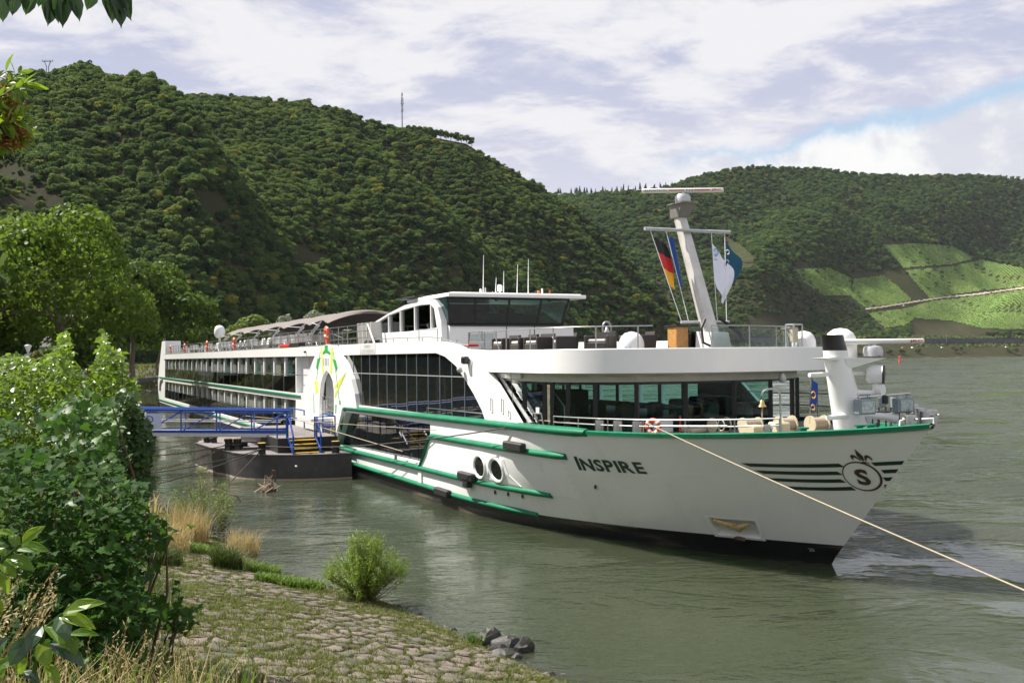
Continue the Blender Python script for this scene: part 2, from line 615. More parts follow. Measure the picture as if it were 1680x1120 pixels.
def build_land():
    rad = np.concatenate([[.5], 1.2 * 1.035 ** np.arange(228)])
    ang = np.radians(np.linspace(-115, 115, 330))
    A, Rr = np.meshgrid(ang, rad)
    X, Y = Rr * np.sin(A), Rr * np.cos(A)
    Z = land_z(X, Y) - .05 - .10 * (shore_d(X, Y) < 8.8) * (Y < 60)
    n, k = X.shape
    v = np.stack([X, Y, Z], -1).reshape(-1, 3)
    i = np.arange(n - 1)[:, None] * k + np.arange(k - 1)[None]
    f = np.stack([i, i + 1, i + k + 1, i + k], -1).reshape(-1, 4)
    m = bpy.data.materials.new('bank_soil')
    m.use_nodes = True
    t = m.node_tree
    b = bsdf(m)
    b.inputs['Roughness'].default_value = .95
    tc = nd(t, 'ShaderNodeTexCoord')
    n1 = nd(t, 'ShaderNodeTexNoise', i_Scale=.9, i_Detail=9.0, i_Roughness=.65)
    n2 = nd(t, 'ShaderNodeTexNoise', i_Scale=7.0, i_Detail=6.0)
    for q in (n1, n2):
        t.links.new(tc.outputs['Object'], q.inputs['Vector'])
    c = mix_n(t, smooth_n(t, n1.outputs[0], .38, .62), (.085, .068, .042), (.065, .085, .028))
    c = mix_n(t, math_n(t, 'MULTIPLY', smooth_n(t, n2.outputs[0], .5, .7), .6), c, (.16, .125, .08))
    t.links.new(c, b.inputs['Base Color'])
    bp = nd(t, 'ShaderNodeBump', i_Strength=.7, i_Distance=.05)
    t.links.new(n2.outputs[0], bp.inputs['Height']); t.links.new(bp.outputs[0], b.inputs['Normal'])
    o = link('ground', np_mesh('ground', v, f, m, smooth=True))
    tag(o, 'river bank and valley floor of soil and rough grass', kind='structure')


def build_water():
    m = bpy.data.materials.new('river_water')
    m.use_nodes = True
    t = m.node_tree
    b = bsdf(m)
    b.inputs['Roughness'].default_value = .03
    b.inputs['IOR'].default_value = 1.36
    tc = nd(t, 'ShaderNodeTexCoord')
    pos = tc.outputs['Object']
    nz = nd(t, 'ShaderNodeTexNoise', i_Scale=.03, i_Detail=4.0)
    t.links.new(pos, nz.inputs['Vector'])
    t.links.new(mix_n(t, smooth_n(t, nz.outputs[0], .35, .65), (.031, .041, .021), (.044, .053, .032)), b.inputs['Base Color'])

    def waves(scale, rot, stretch, detail, strength, dist, prev=None, distort=.6):
        mp = nd(t, 'ShaderNodeMapping')
        mp.inputs['Rotation'].default_value = (0, 0, R(rot))
        mp.inputs['Scale'].default_value = (scale, scale * stretch, scale)
        t.links.new(pos, mp.inputs[0])
        w = nd(t, 'ShaderNodeTexNoise', i_Scale=1.0, i_Detail=detail, i_Roughness=.6, i_Distortion=distort)
        t.links.new(mp.outputs[0], w.inputs['Vector'])
        return w.outputs[0]
    # calm patches and ruffled patches drift over the river
    patch = nd(t, 'ShaderNodeTexNoise', i_Scale=.06, i_Detail=3.0, i_Distortion=.8)
    t.links.new(pos, patch.inputs['Vector'])
    # the reach between the ship and the bank lies sheltered; the open stream beyond the bow is ruffled
    sp = nd(t, 'ShaderNodeSeparateXYZ')
    t.links.new(pos, sp.inputs[0])
    acr = math_n(t, 'ADD', math_n(t, 'MULTIPLY', sp.outputs[0], .902), math_n(t, 'MULTIPLY', sp.outputs[1], .25))
    open_ = smooth_n(t, acr, 6.0, 24.0)
    ruff = math_n(t, 'ADD', math_n(t, 'MULTIPLY', smooth_n(t, patch.outputs[0], .35, .65), .34), .17)
    # gusts: streaks a few metres to tens of metres long where the surface is rougher or slick
    streak = math_n(t, 'ADD', math_n(t, 'MULTIPLY', waves(.16, 6, 1.6, 4.0, 1, 1), .55), math_n(t, 'MULTIPLY', waves(.035, -4, 2.0, 4.0, 1, 1), .45))
    gust = smooth_n(t, streak, .43, .57)
    ruff = math_n(t, 'ADD', math_n(t, 'MULTIPLY', ruff, math_n(t, 'ADD', math_n(t, 'MULTIPLY', gust, .9), .4)), math_n(t, 'MULTIPLY', open_, math_n(t, 'MULTIPLY', gust, 3.0)))
    h = math_n(t, 'ADD', math_n(t, 'MULTIPLY', waves(.55, 20, 2.2, 3.0, 1, 1), .55), math_n(t, 'MULTIPLY', waves(1.9, -8, 1.5, 3.0, 1, 1), .48))
    h = math_n(t, 'ADD', h, math_n(t, 'MULTIPLY', waves(6.0, 12, 1.5, 4.0, 1, 1), .13))
    t.links.new(math_n(t, 'ADD', math_n(t, 'MULTIPLY', open_, math_n(t, 'ADD', math_n(t, 'MULTIPLY', gust, .42), .05)), .015), b.inputs['Roughness'])
    b.subsurface_method = 'BURLEY'
    b.inputs['Subsurface Weight'].default_value = .8
    b.inputs['Subsurface Radius'].default_value = (1.2, 2.0, 1.0)
    b.inputs['Subsurface Scale'].default_value = 1.0
    bp = nd(t, 'ShaderNodeBump', i_Strength=1.0, i_Distance=WAVE)
    t.links.new(math_n(t, 'MULTIPLY', h, ruff), bp.inputs['Height'])
    t.links.new(bp.outputs[0], b.inputs['Normal'])
    S = 4000
    rows = [[(x, y, 0) for y in (-400, 60, 300, 900, S)] for x in (-S / 2, -150, -40, 40, 200, 700, S)]
    o = MB().grid(rows).build('water', m)
    tag(o, 'murky green river with small ripples', kind='structure')


WAVE = .16
build_land()
build_water()


# ------------------------------------------------------------------ the two hillsides
def vnoise(x, y, seed=0):
    """Cheap smooth value noise."""
    r = np.random.default_rng(seed)
    g = r.random((64, 64))
    xi, yi = np.floor(x).astype(int), np.floor(y).astype(int)
    fx_, fy_ = x - xi, y - yi
    fx_, fy_ = fx_ * fx_ * (3 - 2 * fx_), fy_ * fy_ * (3 - 2 * fy_)
    a, b = g[xi % 64, yi % 64], g[(xi + 1) % 64, yi % 64]
    c, d = g[xi % 64, (yi + 1) % 64], g[(xi + 1) % 64, (yi + 1) % 64]
    return (a * (1 - fx_) + b * fx_) * (1 - fy_) + (c * (1 - fx_) + d * fx_) * fy_ - .5


class Hill:
    """A slope lofted from a foot line to a ridge line, with spurs and gullies, falling away behind the ridge."""

    def __init__(s, name, label, xs, foot, ridge, sky_x, sky_y, tree_h, foot_z, seed, rough, spur, curve=1.0, ncol=150, nrow=60):
        cols = np.linspace(xs[0], xs[-1], ncol)
        s.cols = cols
        s.D0 = np.interp(cols, xs, foot); s.D1 = np.interp(cols, xs, ridge)
        ys = np.interp(cols, sky_x, sky_y)
        s.dirs = np.array([[*ray(c, 580)[:2]] for c in cols])
        s.dirs /= s.dirs[:, 1:2]
        slope = np.array([ray(c, y).z / ray(c, y).y for c, y in zip(cols, ys)])
        s.z1 = EYE + slope * s.D1 - tree_h
        s.z0 = np.full(ncol, foot_z, float)
        T = np.concatenate([np.linspace(0, 1, nrow), [1.12, 1.4, 1.8]])
        P = np.zeros((len(T), ncol, 3))
        for j, t in enumerate(T):
            D = s.D0 + (s.D1 - s.D0) * t
            X, Y = s.dirs[:, 0] * D, D
            tt = min(t, 1)
            z = s.z0 + (s.z1 - s.z0) * tt ** curve
            env = min(1, 5 * tt) * min(1, (1 - tt) * 3.5)
            z = z + env * (rough * vnoise(X / 75, Y / 75, seed) + rough * .45 * vnoise(X / 32 + 7, Y / 32, seed + 1) + spur(s.cols, tt))
            if t == 0:
                z = z * 0 - 3.0
            if t > 1:
                z = s.z1 - (t - 1) * (s.z1 - s.z0) * .75 - 2
            P[j] = np.stack([X, Y, z], -1)
        s.P, s.T, s.nrow, s.ncol = P, T, nrow, ncol
        n, k = P.shape[:2]
        i = np.arange(n - 1)[:, None] * k + np.arange(k - 1)[None]
        f = np.stack([i, i + 1, i + k + 1, i + k], -1).reshape(-1, 4)
        s.ob = link(name, np_mesh(name, P.reshape(-1, 3), f, 'dryearth', smooth=True))
        tag(s.ob, label, kind='structure')
        s.bvh = BVHTree.FromPolygons([tuple(p) for p in P.reshape(-1, 3)], [tuple(q) for q in f])

    def hit(s, x, y):
        loc, nrm, _, _ = s.bvh.ray_cast(Vector((0, 0, EYE)), ray(x, y).normalized(), 6000)
        return loc

    def scatter(s, n, rng, t_hi=1.03):
        """Points spread evenly over the slope's ground area."""
        a = (s.D1 - s.D0) * np.gradient(s.cols) * (s.D0 + s.D1)
        c = rng.choice(s.ncol - 1, n, p=(a[:-1] / a[:-1].sum())) + rng.random(n)
        t = rng.random(n) * t_hi
        ti = np.interp(t, s.T, np.arange(len(s.T)))
        i0, j0 = np.minimum(ti.astype(int), len(s.T) - 2), np.minimum(c.astype(int), s.ncol - 2)
        u, w = (ti - i0)[:, None], (c - j0)[:, None]
        P = s.P
        return (P[i0, j0] * (1 - w) + P[i0, j0 + 1] * w) * (1 - u) + (P[i0 + 1, j0] * (1 - w) + P[i0 + 1, j0 + 1] * w) * u


def spur_left(c, t):
    # a knoll at the far left and long diagonal ribs running down to the right
    k = 26 * np.exp(-((c - 60 - 260 * (1 - t)) / 170) ** 2) * math.sin(math.pi * min(1, t * .9 + .1))
    ribs = 11 * np.sin((c + 520 * t) / 62) + 6 * np.sin((c + 300 * t) / 31 + 1)
    return k + ribs


def spur_right(c, t):
    return 20 * np.sin((c - 380 * t) / 85 + .6) + 8 * np.sin((c - 150 * t) / 37)


HILL_L = Hill('hillside', 'steep wooded hillside rising behind the ship on the left',
              [-1900, -900, -500, 0, 300, 600, 900, 1165], [150, 190, 230, 255, 330, 440, 570, 690], [420, 470, 520, 570, 650, 730, 770, 735],
              [-1900, -500, -200, 0, 40, 80, 130, 160, 185, 250, 330, 420, 500, 560, 620, 670, 720, 775, 800, 840, 880, 905, 940, 980, 1020, 1060, 1100, 1130, 1165],
              [110, 150, 120, 127, 108, 112, 112, 132, 148, 142, 141, 144, 152, 168, 188, 200, 208, 219, 243, 266, 285, 305, 330, 356, 396, 440, 492, 535, 580],
              8.5, 7.5, 11, 15, spur_left, .92, ncol=210)
HILL_R = Hill('hillside', 'farther wooded hill with vineyards beyond the river bend',
              [800, 991, 1250, 1550, 1900, 2500], [740, 800, 985, 1262, 1500, 1900], [1500, 1500, 1620, 1850, 2100, 2500],
              [800, 905, 960, 1010, 1080, 1140, 1190, 1240, 1300, 1340, 1400, 1500, 1600, 1680, 1900, 2500],
              [318, 312, 312, 309, 305, 285, 273, 267, 269, 269, 279, 282, 281, 287, 300, 330],
              9, 21, 31, 26, spur_right, 1.25)

# ------------------------------------------------------------------ far bank: embankment, road, railway wall
fs_ = [i for i in range(len(SHORE)) if SHORE[i][1] >= 650]
line = SHORE[fs_[0]:]
seg = np.concatenate([[0], np.cumsum(np.hypot(*np.diff(line, axis=0).T))])


def far_pt(sv, d):
    """Point at arc length sv along the far shore, d metres inland."""
    x, y = np.interp(sv, seg, line[:, 0]), np.interp(sv, seg, line[:, 1])
    e = 40.
    tx, ty = np.interp(sv + e, seg, line[:, 0]) - np.interp(sv - e, seg, line[:, 0]), np.interp(sv + e, seg, line[:, 1]) - np.interp(sv - e, seg, line[:, 1])
    l = math.hypot(tx, ty)
    return x - ty / l * d, y + tx / l * d


def far_strip(name, prof, m, label=None, kind='structure', cat=None):
    ss = np.arange(0, seg[-1] - 10, 25)
    rows = [[(*far_pt(q, d), z) for d, z in prof] for q in ss]
    return tag(MB().grid(rows).build(name, m), label, cat, None, kind)


far_strip('embankment', [(-2, -1), (3, .9), (8, 2.2), (27, 10.1), (29, 10.3), (39, 10.35), (41, 10.3), (58, 16.4), (58.3, 16.5)], 'dryearth', 'brown far embankment below the vineyards')
far_strip('road', [(30, 10.36), (37.5, 10.36)], 'asphalt', 'riverside road across the water')
far_strip('railway_wall', [(58.4, 15.9), (58.6, 22.0), (60.2, 22.0), (60.4, 15.9)], 'wallstone', 'long dark retaining wall of the far railway', None, 'wall')
far_strip('railway_ledge', [(60.3, 21.5), (76, 22.3)], 'wallstone', 'railway ledge above the far wall')

# ------------------------------------------------------------------ woods on the hills
M['wood'].name = 'orange_wood'
M['forest'] = leaf_mat('forest_leaves', (.028, .072, .036), (.19, .25, .066), .46, .7, .04, obj_rand=True)
M['forest_far'] = leaf_mat('far_forest_leaves', (.032, .078, .040), (.17, .24, .066), .46, .7, .04, obj_rand=True)
M['conifer'] = leaf_mat('conifer_needles', (.012, .03, .016), (.03, .055, .025), .1, .6, .2)


def crown_cloud(rng, n, lobes, spread=.16, size=.6, lo=-.35):
    """Leaf clumps near the surfaces of several lobes: [(centre, radii)]."""
    w = np.array([np.prod(r) ** (2 / 3) for _, r in lobes]); w /= w.sum()
    idx = rng.choice(len(lobes), n, p=w)
    c = np.array([l[0] for l in lobes])[idx]; r = np.array([l[1] for l in lobes])[idx]
    d = unit(rng.normal(size=(n, 3)))
    d[:, 2] = np.where(d[:, 2] < lo, -d[:, 2] * .6, d[:, 2])
    rad = 1 - np.abs(rng.normal(size=(n, 1))) * spread
    p = c + d * r * rad
    # drop what lies deep inside another lobe
    keep = np.ones(n, bool)
    for cc, rr in lobes:
        q = (p - np.array(cc)) / np.array(rr)
        keep &= (q ** 2).sum(1) > .42
    p, d = p[keep], d[keep]
    nr = unit(d + rng.normal(size=d.shape) * .55)
    s = size * (.6 + .8 * rng.random(len(p)))
    return p, nr, s


def crown_template(i):
    r = np.random.default_rng(100 + i)
    lobes = [((0, 0, 3.6), (2.6, 2.6, 2.7))]
    for k in range(7):
        a = r.random() * 6.28; q = 1.5 + r.random() * 1.2
        lobes.append(((q * math.cos(a), q * math.sin(a), 2.0 + r.random() * 3.6), (1.3 + r.random() * .8,) * 2 + (1.1 + r.random() * .7,)))
    p, n, s = crown_cloud(r, 1150, lobes, .15, .42)
    v, f = leaf_quads(p, n, s, r, .75)
    tint = np.clip(r.random(len(f)) * .8 + .1, 0, 1)
    # a dark inner mass so that no sky shows through the middle
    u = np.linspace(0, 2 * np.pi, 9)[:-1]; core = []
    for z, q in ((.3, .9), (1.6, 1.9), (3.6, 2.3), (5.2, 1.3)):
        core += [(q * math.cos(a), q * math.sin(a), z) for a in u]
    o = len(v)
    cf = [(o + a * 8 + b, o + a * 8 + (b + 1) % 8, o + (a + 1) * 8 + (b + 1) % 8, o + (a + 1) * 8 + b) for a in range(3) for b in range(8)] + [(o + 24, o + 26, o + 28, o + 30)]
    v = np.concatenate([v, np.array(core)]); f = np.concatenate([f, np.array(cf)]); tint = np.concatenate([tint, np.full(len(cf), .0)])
    return v, f, tint


def conifer_template(i):
    r = np.random.default_rng(300 + i)
    n = 420
    h = r.random(n) ** 1.3
    a = r.random(n) * 6.28
    q = (1 - h) * 1.7 * (.55 + .45 * r.random(n)) + .05
    p = np.stack([q * np.cos(a), q * np.sin(a), .6 + h * 8], -1)
    nr = np.stack([np.cos(a) * .6, np.sin(a) * .6, np.full(n, .8)], -1) + r.normal(size=(n, 3)) * .3
    v, f = leaf_quads(p, nr, .55 * np.ones(n), r, .6)
    return v, f, r.random(n)


def tree_kit(name, m, maker, count):
    c = bpy.data.collections.new(name)
    for i in range(count):
        v, f, t = maker(i)
        c.objects.link(bpy.data.objects.new('tree_crown', np_mesh('tree_crown', v, f, m, t)))
    return c


def spread(name, label, pts, scale, kit, seed):
    """One wood: kit trees standing on given ground points."""
    me = bpy.data.meshes.new(name)
    me.from_pydata([tuple(p) for p in pts], [], [])
    a = me.attributes.new('size', 'FLOAT', 'POINT'); a.data.foreach_set('value', np.asarray(scale, np.float32))
    o = link(name, me)
    g = bpy.data.node_groups.new(name, 'GeometryNodeTree')
    g.interface.new_socket('Geometry', in_out='INPUT', socket_type='NodeSocketGeometry')
    g.interface.new_socket('Geometry', in_out='OUTPUT', socket_type='NodeSocketGeometry')
    gi, go = g.nodes.new('NodeGroupInput'), g.nodes.new('NodeGroupOutput')
    inst = g.nodes.new('GeometryNodeInstanceOnPoints')
    ci = g.nodes.new('GeometryNodeCollectionInfo')
    ci.inputs['Collection'].default_value = kit
    ci.inputs['Separate Children'].default_value = True
    ci.inputs['Reset Children'].default_value = True
    rot = g.nodes.new('FunctionNodeRandomValue'); rot.data_type = 'FLOAT_VECTOR'
    rot.inputs[0].default_value = (-.1, -.1, 0); rot.inputs[1].default_value = (.1, .1, 6.283)
    rot.inputs['Seed'].default_value = seed
    na = g.nodes.new('GeometryNodeInputNamedAttribute'); na.data_type = 'FLOAT'; na.inputs['Name'].default_value = 'size'
    sq = g.nodes.new('FunctionNodeRandomValue'); sq.data_type = 'FLOAT_VECTOR'
    sq.inputs[0].default_value = (.85, .85, .75); sq.inputs[1].default_value = (1.2, 1.2, 1.15); sq.inputs['Seed'].default_value = seed + 5
    vm = g.nodes.new('ShaderNodeVectorMath'); vm.operation = 'MULTIPLY'
    L = g.links.new
    L(gi.outputs[0], inst.inputs['Points']); L(ci.outputs[0], inst.inputs['Instance'])
    inst.inputs['Pick Instance'].default_value = True
    L(rot.outputs[0], inst.inputs['Rotation'])
    L(sq.outputs[0], vm.inputs[0]); L(na.outputs[0], vm.inputs[1]); L(vm.outputs[0], inst.inputs['Scale'])
    L(inst.outputs[0], go.inputs[0])
    md = o.modifiers.new('trees', 'NODES'); md.node_group = g
    return tag(o, label, None, None, 'stuff')


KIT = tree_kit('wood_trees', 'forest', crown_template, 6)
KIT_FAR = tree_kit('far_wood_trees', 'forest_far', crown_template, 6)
KIT_CON = tree_kit('conifers', 'conifer', conifer_template, 3)

# clearings (outlines as seen from the landing, laid on the slope)
BARE_L = [[(-80, 262), (20, 262), (60, 285), (118, 330), (128, 352), (60, 380), (-80, 380)], [(705, 216), (775, 217), (830, 242), (770, 240), (712, 226)],
          [(315, 314), (360, 312), (372, 334), (330, 340)], [(470, 396), (500, 402), (535, 430), (520, 436), (480, 412)]]
VINES = [[(1448, 402), (1515, 400), (1560, 404), (1602, 424), (1560, 434), (1500, 438), (1482, 440), (1470, 425)],
         [(1486, 444), (1560, 438), (1610, 426), (1680, 440), (1760, 455), (1760, 462), (1680, 470), (1600, 478), (1526, 490), (1508, 470)],
         [(1400, 458), (1450, 452), (1470, 468), (1496, 492), (1465, 500), (1420, 505), (1398, 488)],
         [(1306, 442), (1360, 440), (1396, 456), (1398, 486), (1350, 484), (1318, 462)],
         [(1480, 508), (1530, 494), (1620, 484), (1690, 474), (1780, 470), (1780, 545), (1680, 541), (1610, 538), (1560, 526), (1500, 522)],
         [(1424, 514), (1476, 508), (1500, 522), (1486, 534), (1452, 538)]]
BARE_R = [[(1185, 392), (1215, 400), (1248, 430), (1222, 432), (1190, 414)], [(1448, 396), (1520, 398), (1480, 404), (1450, 404)],
          [(1396, 448), (1480, 442), (1526, 492), (1500, 500), (1470, 470), (1448, 452), (1398, 458)], [(1300, 430), (1330, 432), (1340, 446), (1305, 444)],
          [(1500, 524), (1560, 528), (1612, 540), (1640, 548), (1560, 556), (1490, 548)], [(1446, 498), (1550, 486), (1680, 470), (1760, 466), (1760, 474), (1690, 476), (1540, 496), (1450, 512)],
          [(1225, 520), (1300, 520), (1305, 530), (1225, 532)]]


def clear_of(P, polys, lift):
    """True where neither the foot nor the top of a tree shows inside one of the outlines."""
    ok = np.ones(len(P), bool)
    for h in (0, lift):
        x, y = to_px(P + np.array([0, 0, h]))
        for q in polys:
            ok &= ~in_poly(x, y, q)
    return ok


def plant(hill, n, polys, rng, lift, thin=.0):
    P = hill.scatter(n, rng)
    return P[clear_of(P, polys, lift)]


rg = np.random.default_rng(11)
P = plant(HILL_L, 40000, BARE_L, rg, 5)
sc = .34 + .52 * rg.random(len(P)) ** 1.8 + .25 * vnoise(P[:, 0] / 40, P[:, 1] / 40, 3)
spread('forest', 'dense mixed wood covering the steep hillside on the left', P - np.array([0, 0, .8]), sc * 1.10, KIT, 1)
bx = HILL_L.scatter(60000, rg); qx, qy = to_px(bx)
bx = bx[in_poly(qx, qy, BARE_L[0])][:220]
spread('scrub', 'scattered scrub on the bare slope at the left', bx, .18 + .4 * rg.random(len(bx)) ** 2, KIT, 21)
P = plant(HILL_R, 54000, VINES + BARE_R, rg, 6)
xx, yy = to_px(P)
small = np.clip((yy - 400) / 100, 0, 1) * np.clip((1500 - xx) / 100, 0, 1)
keep = rg.random(len(P)) > small * .05
P, small = P[keep], small[keep]
sc = (.50 + .45 * rg.random(len(P)) ** 1.4) * (1 - .45 * small)
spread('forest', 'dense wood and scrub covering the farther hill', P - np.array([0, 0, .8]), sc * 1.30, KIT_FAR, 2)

# ridge conifers on the saddle between the hills
P = []
for x in np.concatenate([np.arange(916, 1100, 6.1) + rg.normal(size=31) * 2.2, [946, 949, 952, 958]]):
    yy = np.interp(x, [905, 960, 1010, 1080, 1140], [313, 312, 309, 304, 285])
    P.append(np.array(at(x + rg.normal() * 1.5, yy + 2, 1505 + rg.random() * 30)) - np.array([0, 0, 3]))
spread('conifer_forest', 'row of dark conifers along the far saddle', P, .55 + .75 * rg.random(len(P)), KIT_CON, 3)


def drape(hill, poly, lift, step=3.0, dense=None):
    """A sheet laid over the hill inside an outline; returns rows of points (None outside)."""
    xs = np.arange(min(p[0] for p in poly), max(p[0] for p in poly) + step, step)
    ys = np.arange(min(p[1] for p in poly), max(p[1] for p in poly) + step * .6, step * .6)
    mb, idx = MB(), {}
    for j, y in enumerate(ys):
        for i, x in enumerate(xs):
            h = hill.hit(float(x), float(y))
            if h is not None:
                idx[i, j] = len(mb.v); mb.v.append((h.x, h.y, h.z + lift))
    for j in range(len(ys) - 1):
        for i in range(len(xs) - 1):
            if in_poly([xs[i] + step / 2], [ys[j] + step * .3], poly)[0] and all(k in idx for k in ((i, j), (i + 1, j), (i + 1, j + 1), (i, j + 1))):
                mb.f.append((idx[i, j], idx[i + 1, j], idx[i + 1, j + 1], idx[i, j + 1])); mb.m.append(0)
    return mb


M['vines'] = leaf_mat('vine_leaves', (.075, .155, .02), (.17, .27, .04), .42, .6, .2)
M['vine_soil'] = mat('vineyard_grass', (.10, .175, .032), .95, col2=(.15, .20, .048), scale=.03)
M['bare_slope'] = mat('bare_slope', (.030, .027, .015), .95, col2=(.018, .022, .010), scale=.12)
bsdf(M['bare_slope']).inputs['Specular IOR Level'].default_value = .05
M['track'] = mat('pale_track', (.34, .29, .22), .9, var=.15, scale=.2)
M['scrub_leaf'] = leaf_mat('bank_scrub_leaves', (.05, .085, .03), (.12, .16, .05), .35, .6, .1)
M['meadow'] = mat('dry_meadow', (.045, .048, .020), .95, col2=(.028, .036, .013), scale=.05)
bsdf(M['meadow']).inputs['Specular IOR Level'].default_value = .05
for k, q in enumerate(VINES):
    base = drape(HILL_R, q, .5).build('vineyard', 'vine_soil')
    tag(base, ['vineyard below the wood, uppermost on the far slope', 'wide sloping vineyard above the pale farm track', 'bright green small vineyard beside the bare strip',
               'shaded vineyard at the foot of the far wood', 'large vineyard below the pale farm track', 'small dark vineyard above the far railway'][k], None, None, 'structure')
    # rows of vines: short leafy hedges following the slope
    x0, x1 = min(p[0] for p in q), min(1790, max(p[0] for p in q))
    y0, y1 = min(p[1] for p in q), max(p[1] for p in q)
    n = int((x1 - x0) * (y1 - y0) * .55)
    px, py = x0 + (x1 - x0) * rg.random(n), y0 + (y1 - y0) * rg.random(n)
    ok = in_poly(px, py, q)
    C = [HILL_R.hit(float(a), float(b)) for a, b in zip(px[ok], py[ok])]
    C = np.array([c for c in C if c is not None])
    if len(C):
        row = np.round((C[:, 0] * .9 + C[:, 1] * .25) / 4.5) * 4.5 - (C[:, 0] * .9 + C[:, 1] * .25)
        C[:, 0] += row * .8; C[:, 2] += .9
        v, f = leaf_quads(C, rg.normal(size=C.shape) * .6 + np.array([-.2, -.6, .6]), .9 + .6 * rg.random(len(C)), rg, .7)
        tag(link('vine_rows', np_mesh('vine_rows', v, f, 'vines', rg.random(len(f))), base), None, None, None, 'stuff')
trk = [(1420, 509), (1452, 505), (1500, 497), (1550, 489.5), (1600, 485), (1680, 474), (1760, 468)]
drape(HILL_R, trk + [(x, y - 2.6) for x, y in trk[::-1]], .9, 2.0).build('farm_track', 'track')
tag(bpy.data.objects['farm_track'], 'pale farm track climbing between the vineyards', kind='structure')
drape(HILL_R, BARE_R[0], .5).build('meadow', 'meadow')
tag(bpy.data.objects['meadow'], 'dry meadow clearing on the far slope behind the flags', kind='structure')
drape(HILL_R, BARE_R[2], .3).build('fallow_strip', 'meadow')
tag(bpy.data.objects['fallow_strip'], 'pale fallow strip between the vineyards', kind='structure')
for k, q in enumerate(BARE_L[:2]):
    tag(drape(HILL_L, q, .4).build('clearing', 'bare_slope'), ['bare grassy slope at the left edge of the wooded hill', 'dry mown strip under the hilltop trees'][k], kind='structure')


def mesh_tree(name, label, cat, base, trunk_h, trunk_r, lobes, n, leaf, m, seed, group=None, aspect=.6, limbs=6, spread_=.2, bark='bark', lo=-.5):
    """A standing tree: tapered trunk with limbs reaching into the lobes, and a crown of leaf clumps."""
    r = np.random.default_rng(seed)
    t = empty(name, label, cat, base, 0, group)
    mb = MB()
    top = Vector((r.normal() * .2, r.normal() * .2, trunk_h))
    mb.tube([(0, 0, -.3), (.04 * trunk_h * r.normal(), 0, trunk_h * .35), top * .7, top], [trunk_r * 1.25, trunk_r, trunk_r * .85, trunk_r * .6], 9)
    for k in range(min(limbs, len(lobes))):
        c = Vector(lobes[k][0]); mid = top.lerp(c, .5) + Vector((r.normal() * .5, r.normal() * .5, .1 * trunk_h))
        mb.tube([top * (.75 + .2 * r.random()), mid, c, c + Vector((r.normal(), r.normal(), abs(r.normal()))) * lobes[k][1][0] * .5],
                [trunk_r * .5, trunk_r * .34, trunk_r * .18, .03], 6)
    mb.build('trunk', bark, t, True)
    p, nr, s = crown_cloud(r, n, lobes, spread_, leaf, lo)
    v, f = leaf_quads(p, nr, s, r, aspect)
    tint = np.clip(r.random(len(f)) * .75 + .25 * r.random(), 0, 1)
    link('crown', np_mesh('crown', v, f, m, tint), t)
    return t


def rnd_lobes(rng, n, c, r, q):
    """n sub-lobes near the surface of an ellipsoid (centre c, radii r), each about q across."""
    out = []
    for _ in range(n):
        d = unit(rng.normal(size=3)); d[2] = abs(d[2]) * 1.0 - .35 * rng.random()
        k = .62 + .3 * rng.random()
        s = q * (.7 + .6 * rng.random())
        out.append((tuple(np.array(c) + d * np.array(r) * k), (s, s, s * .85)))
    return out


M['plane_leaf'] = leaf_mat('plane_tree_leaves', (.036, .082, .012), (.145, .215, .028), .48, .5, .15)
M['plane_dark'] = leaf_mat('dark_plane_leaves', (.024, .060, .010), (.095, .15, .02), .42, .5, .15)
M['silver_leaf'] = leaf_mat('silver_willow_leaves', (.15, .18, .12), (.27, .30, .22), .25, .6, .3)
M['mid_leaf'] = leaf_mat('park_tree_leaves', (.08, .13, .025), (.19, .25, .05), .4, .55, .25)
M['yellow_leaf'] = leaf_mat('yellow_shrub_leaves', (.17, .20, .02), (.27, .27, .03), .35, .5, .3)


def park_tree(label, x, y_base, y_top, width, D, m, n, leaf, seed, group, lobes=14, name='park_tree', cat='tree', lo=-.5, base_z=None):
    """Tree at photo column x and distance D whose crown spans width pixels and reaches y_top."""
    b = at(x, 590, D)
    gz = land_z(b.x, b.y) if base_z is None else base_z
    top = at(x, y_top, D).z - gz
    w = width * D / F / 2
    r = np.random.default_rng(seed)
    ch = top * .46
    L = [((0, 0, top - ch), (w * .72, w * .72, ch * .85))] + rnd_lobes(r, lobes, (0, 0, top - ch * 1.12), (w * .95, w * .95, ch * 1.1), min(w, ch) * .36)
    return mesh_tree(name, label, cat, (b.x, b.y, float(gz)), top * .45, max(.15, top * .02), L[1:] + L[:1], n, leaf, m, seed, group, lo=lo)


# big plane trees on the left bank
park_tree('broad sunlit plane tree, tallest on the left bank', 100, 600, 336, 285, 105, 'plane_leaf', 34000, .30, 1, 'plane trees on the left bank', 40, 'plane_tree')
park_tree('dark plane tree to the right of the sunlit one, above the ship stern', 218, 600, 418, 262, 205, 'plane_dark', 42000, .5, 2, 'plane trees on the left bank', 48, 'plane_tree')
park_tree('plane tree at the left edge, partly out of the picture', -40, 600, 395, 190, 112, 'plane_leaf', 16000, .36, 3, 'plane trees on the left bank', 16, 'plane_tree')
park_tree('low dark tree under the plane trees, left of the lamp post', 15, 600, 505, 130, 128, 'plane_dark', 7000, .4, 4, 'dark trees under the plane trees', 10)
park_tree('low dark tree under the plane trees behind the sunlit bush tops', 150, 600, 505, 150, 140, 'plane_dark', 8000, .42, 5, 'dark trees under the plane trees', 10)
park_tree('low dark tree just behind the white stern pillar', 262, 600, 490, 130, 235, 'plane_dark', 7000, .42, 6, 'dark trees under the plane trees', 10)
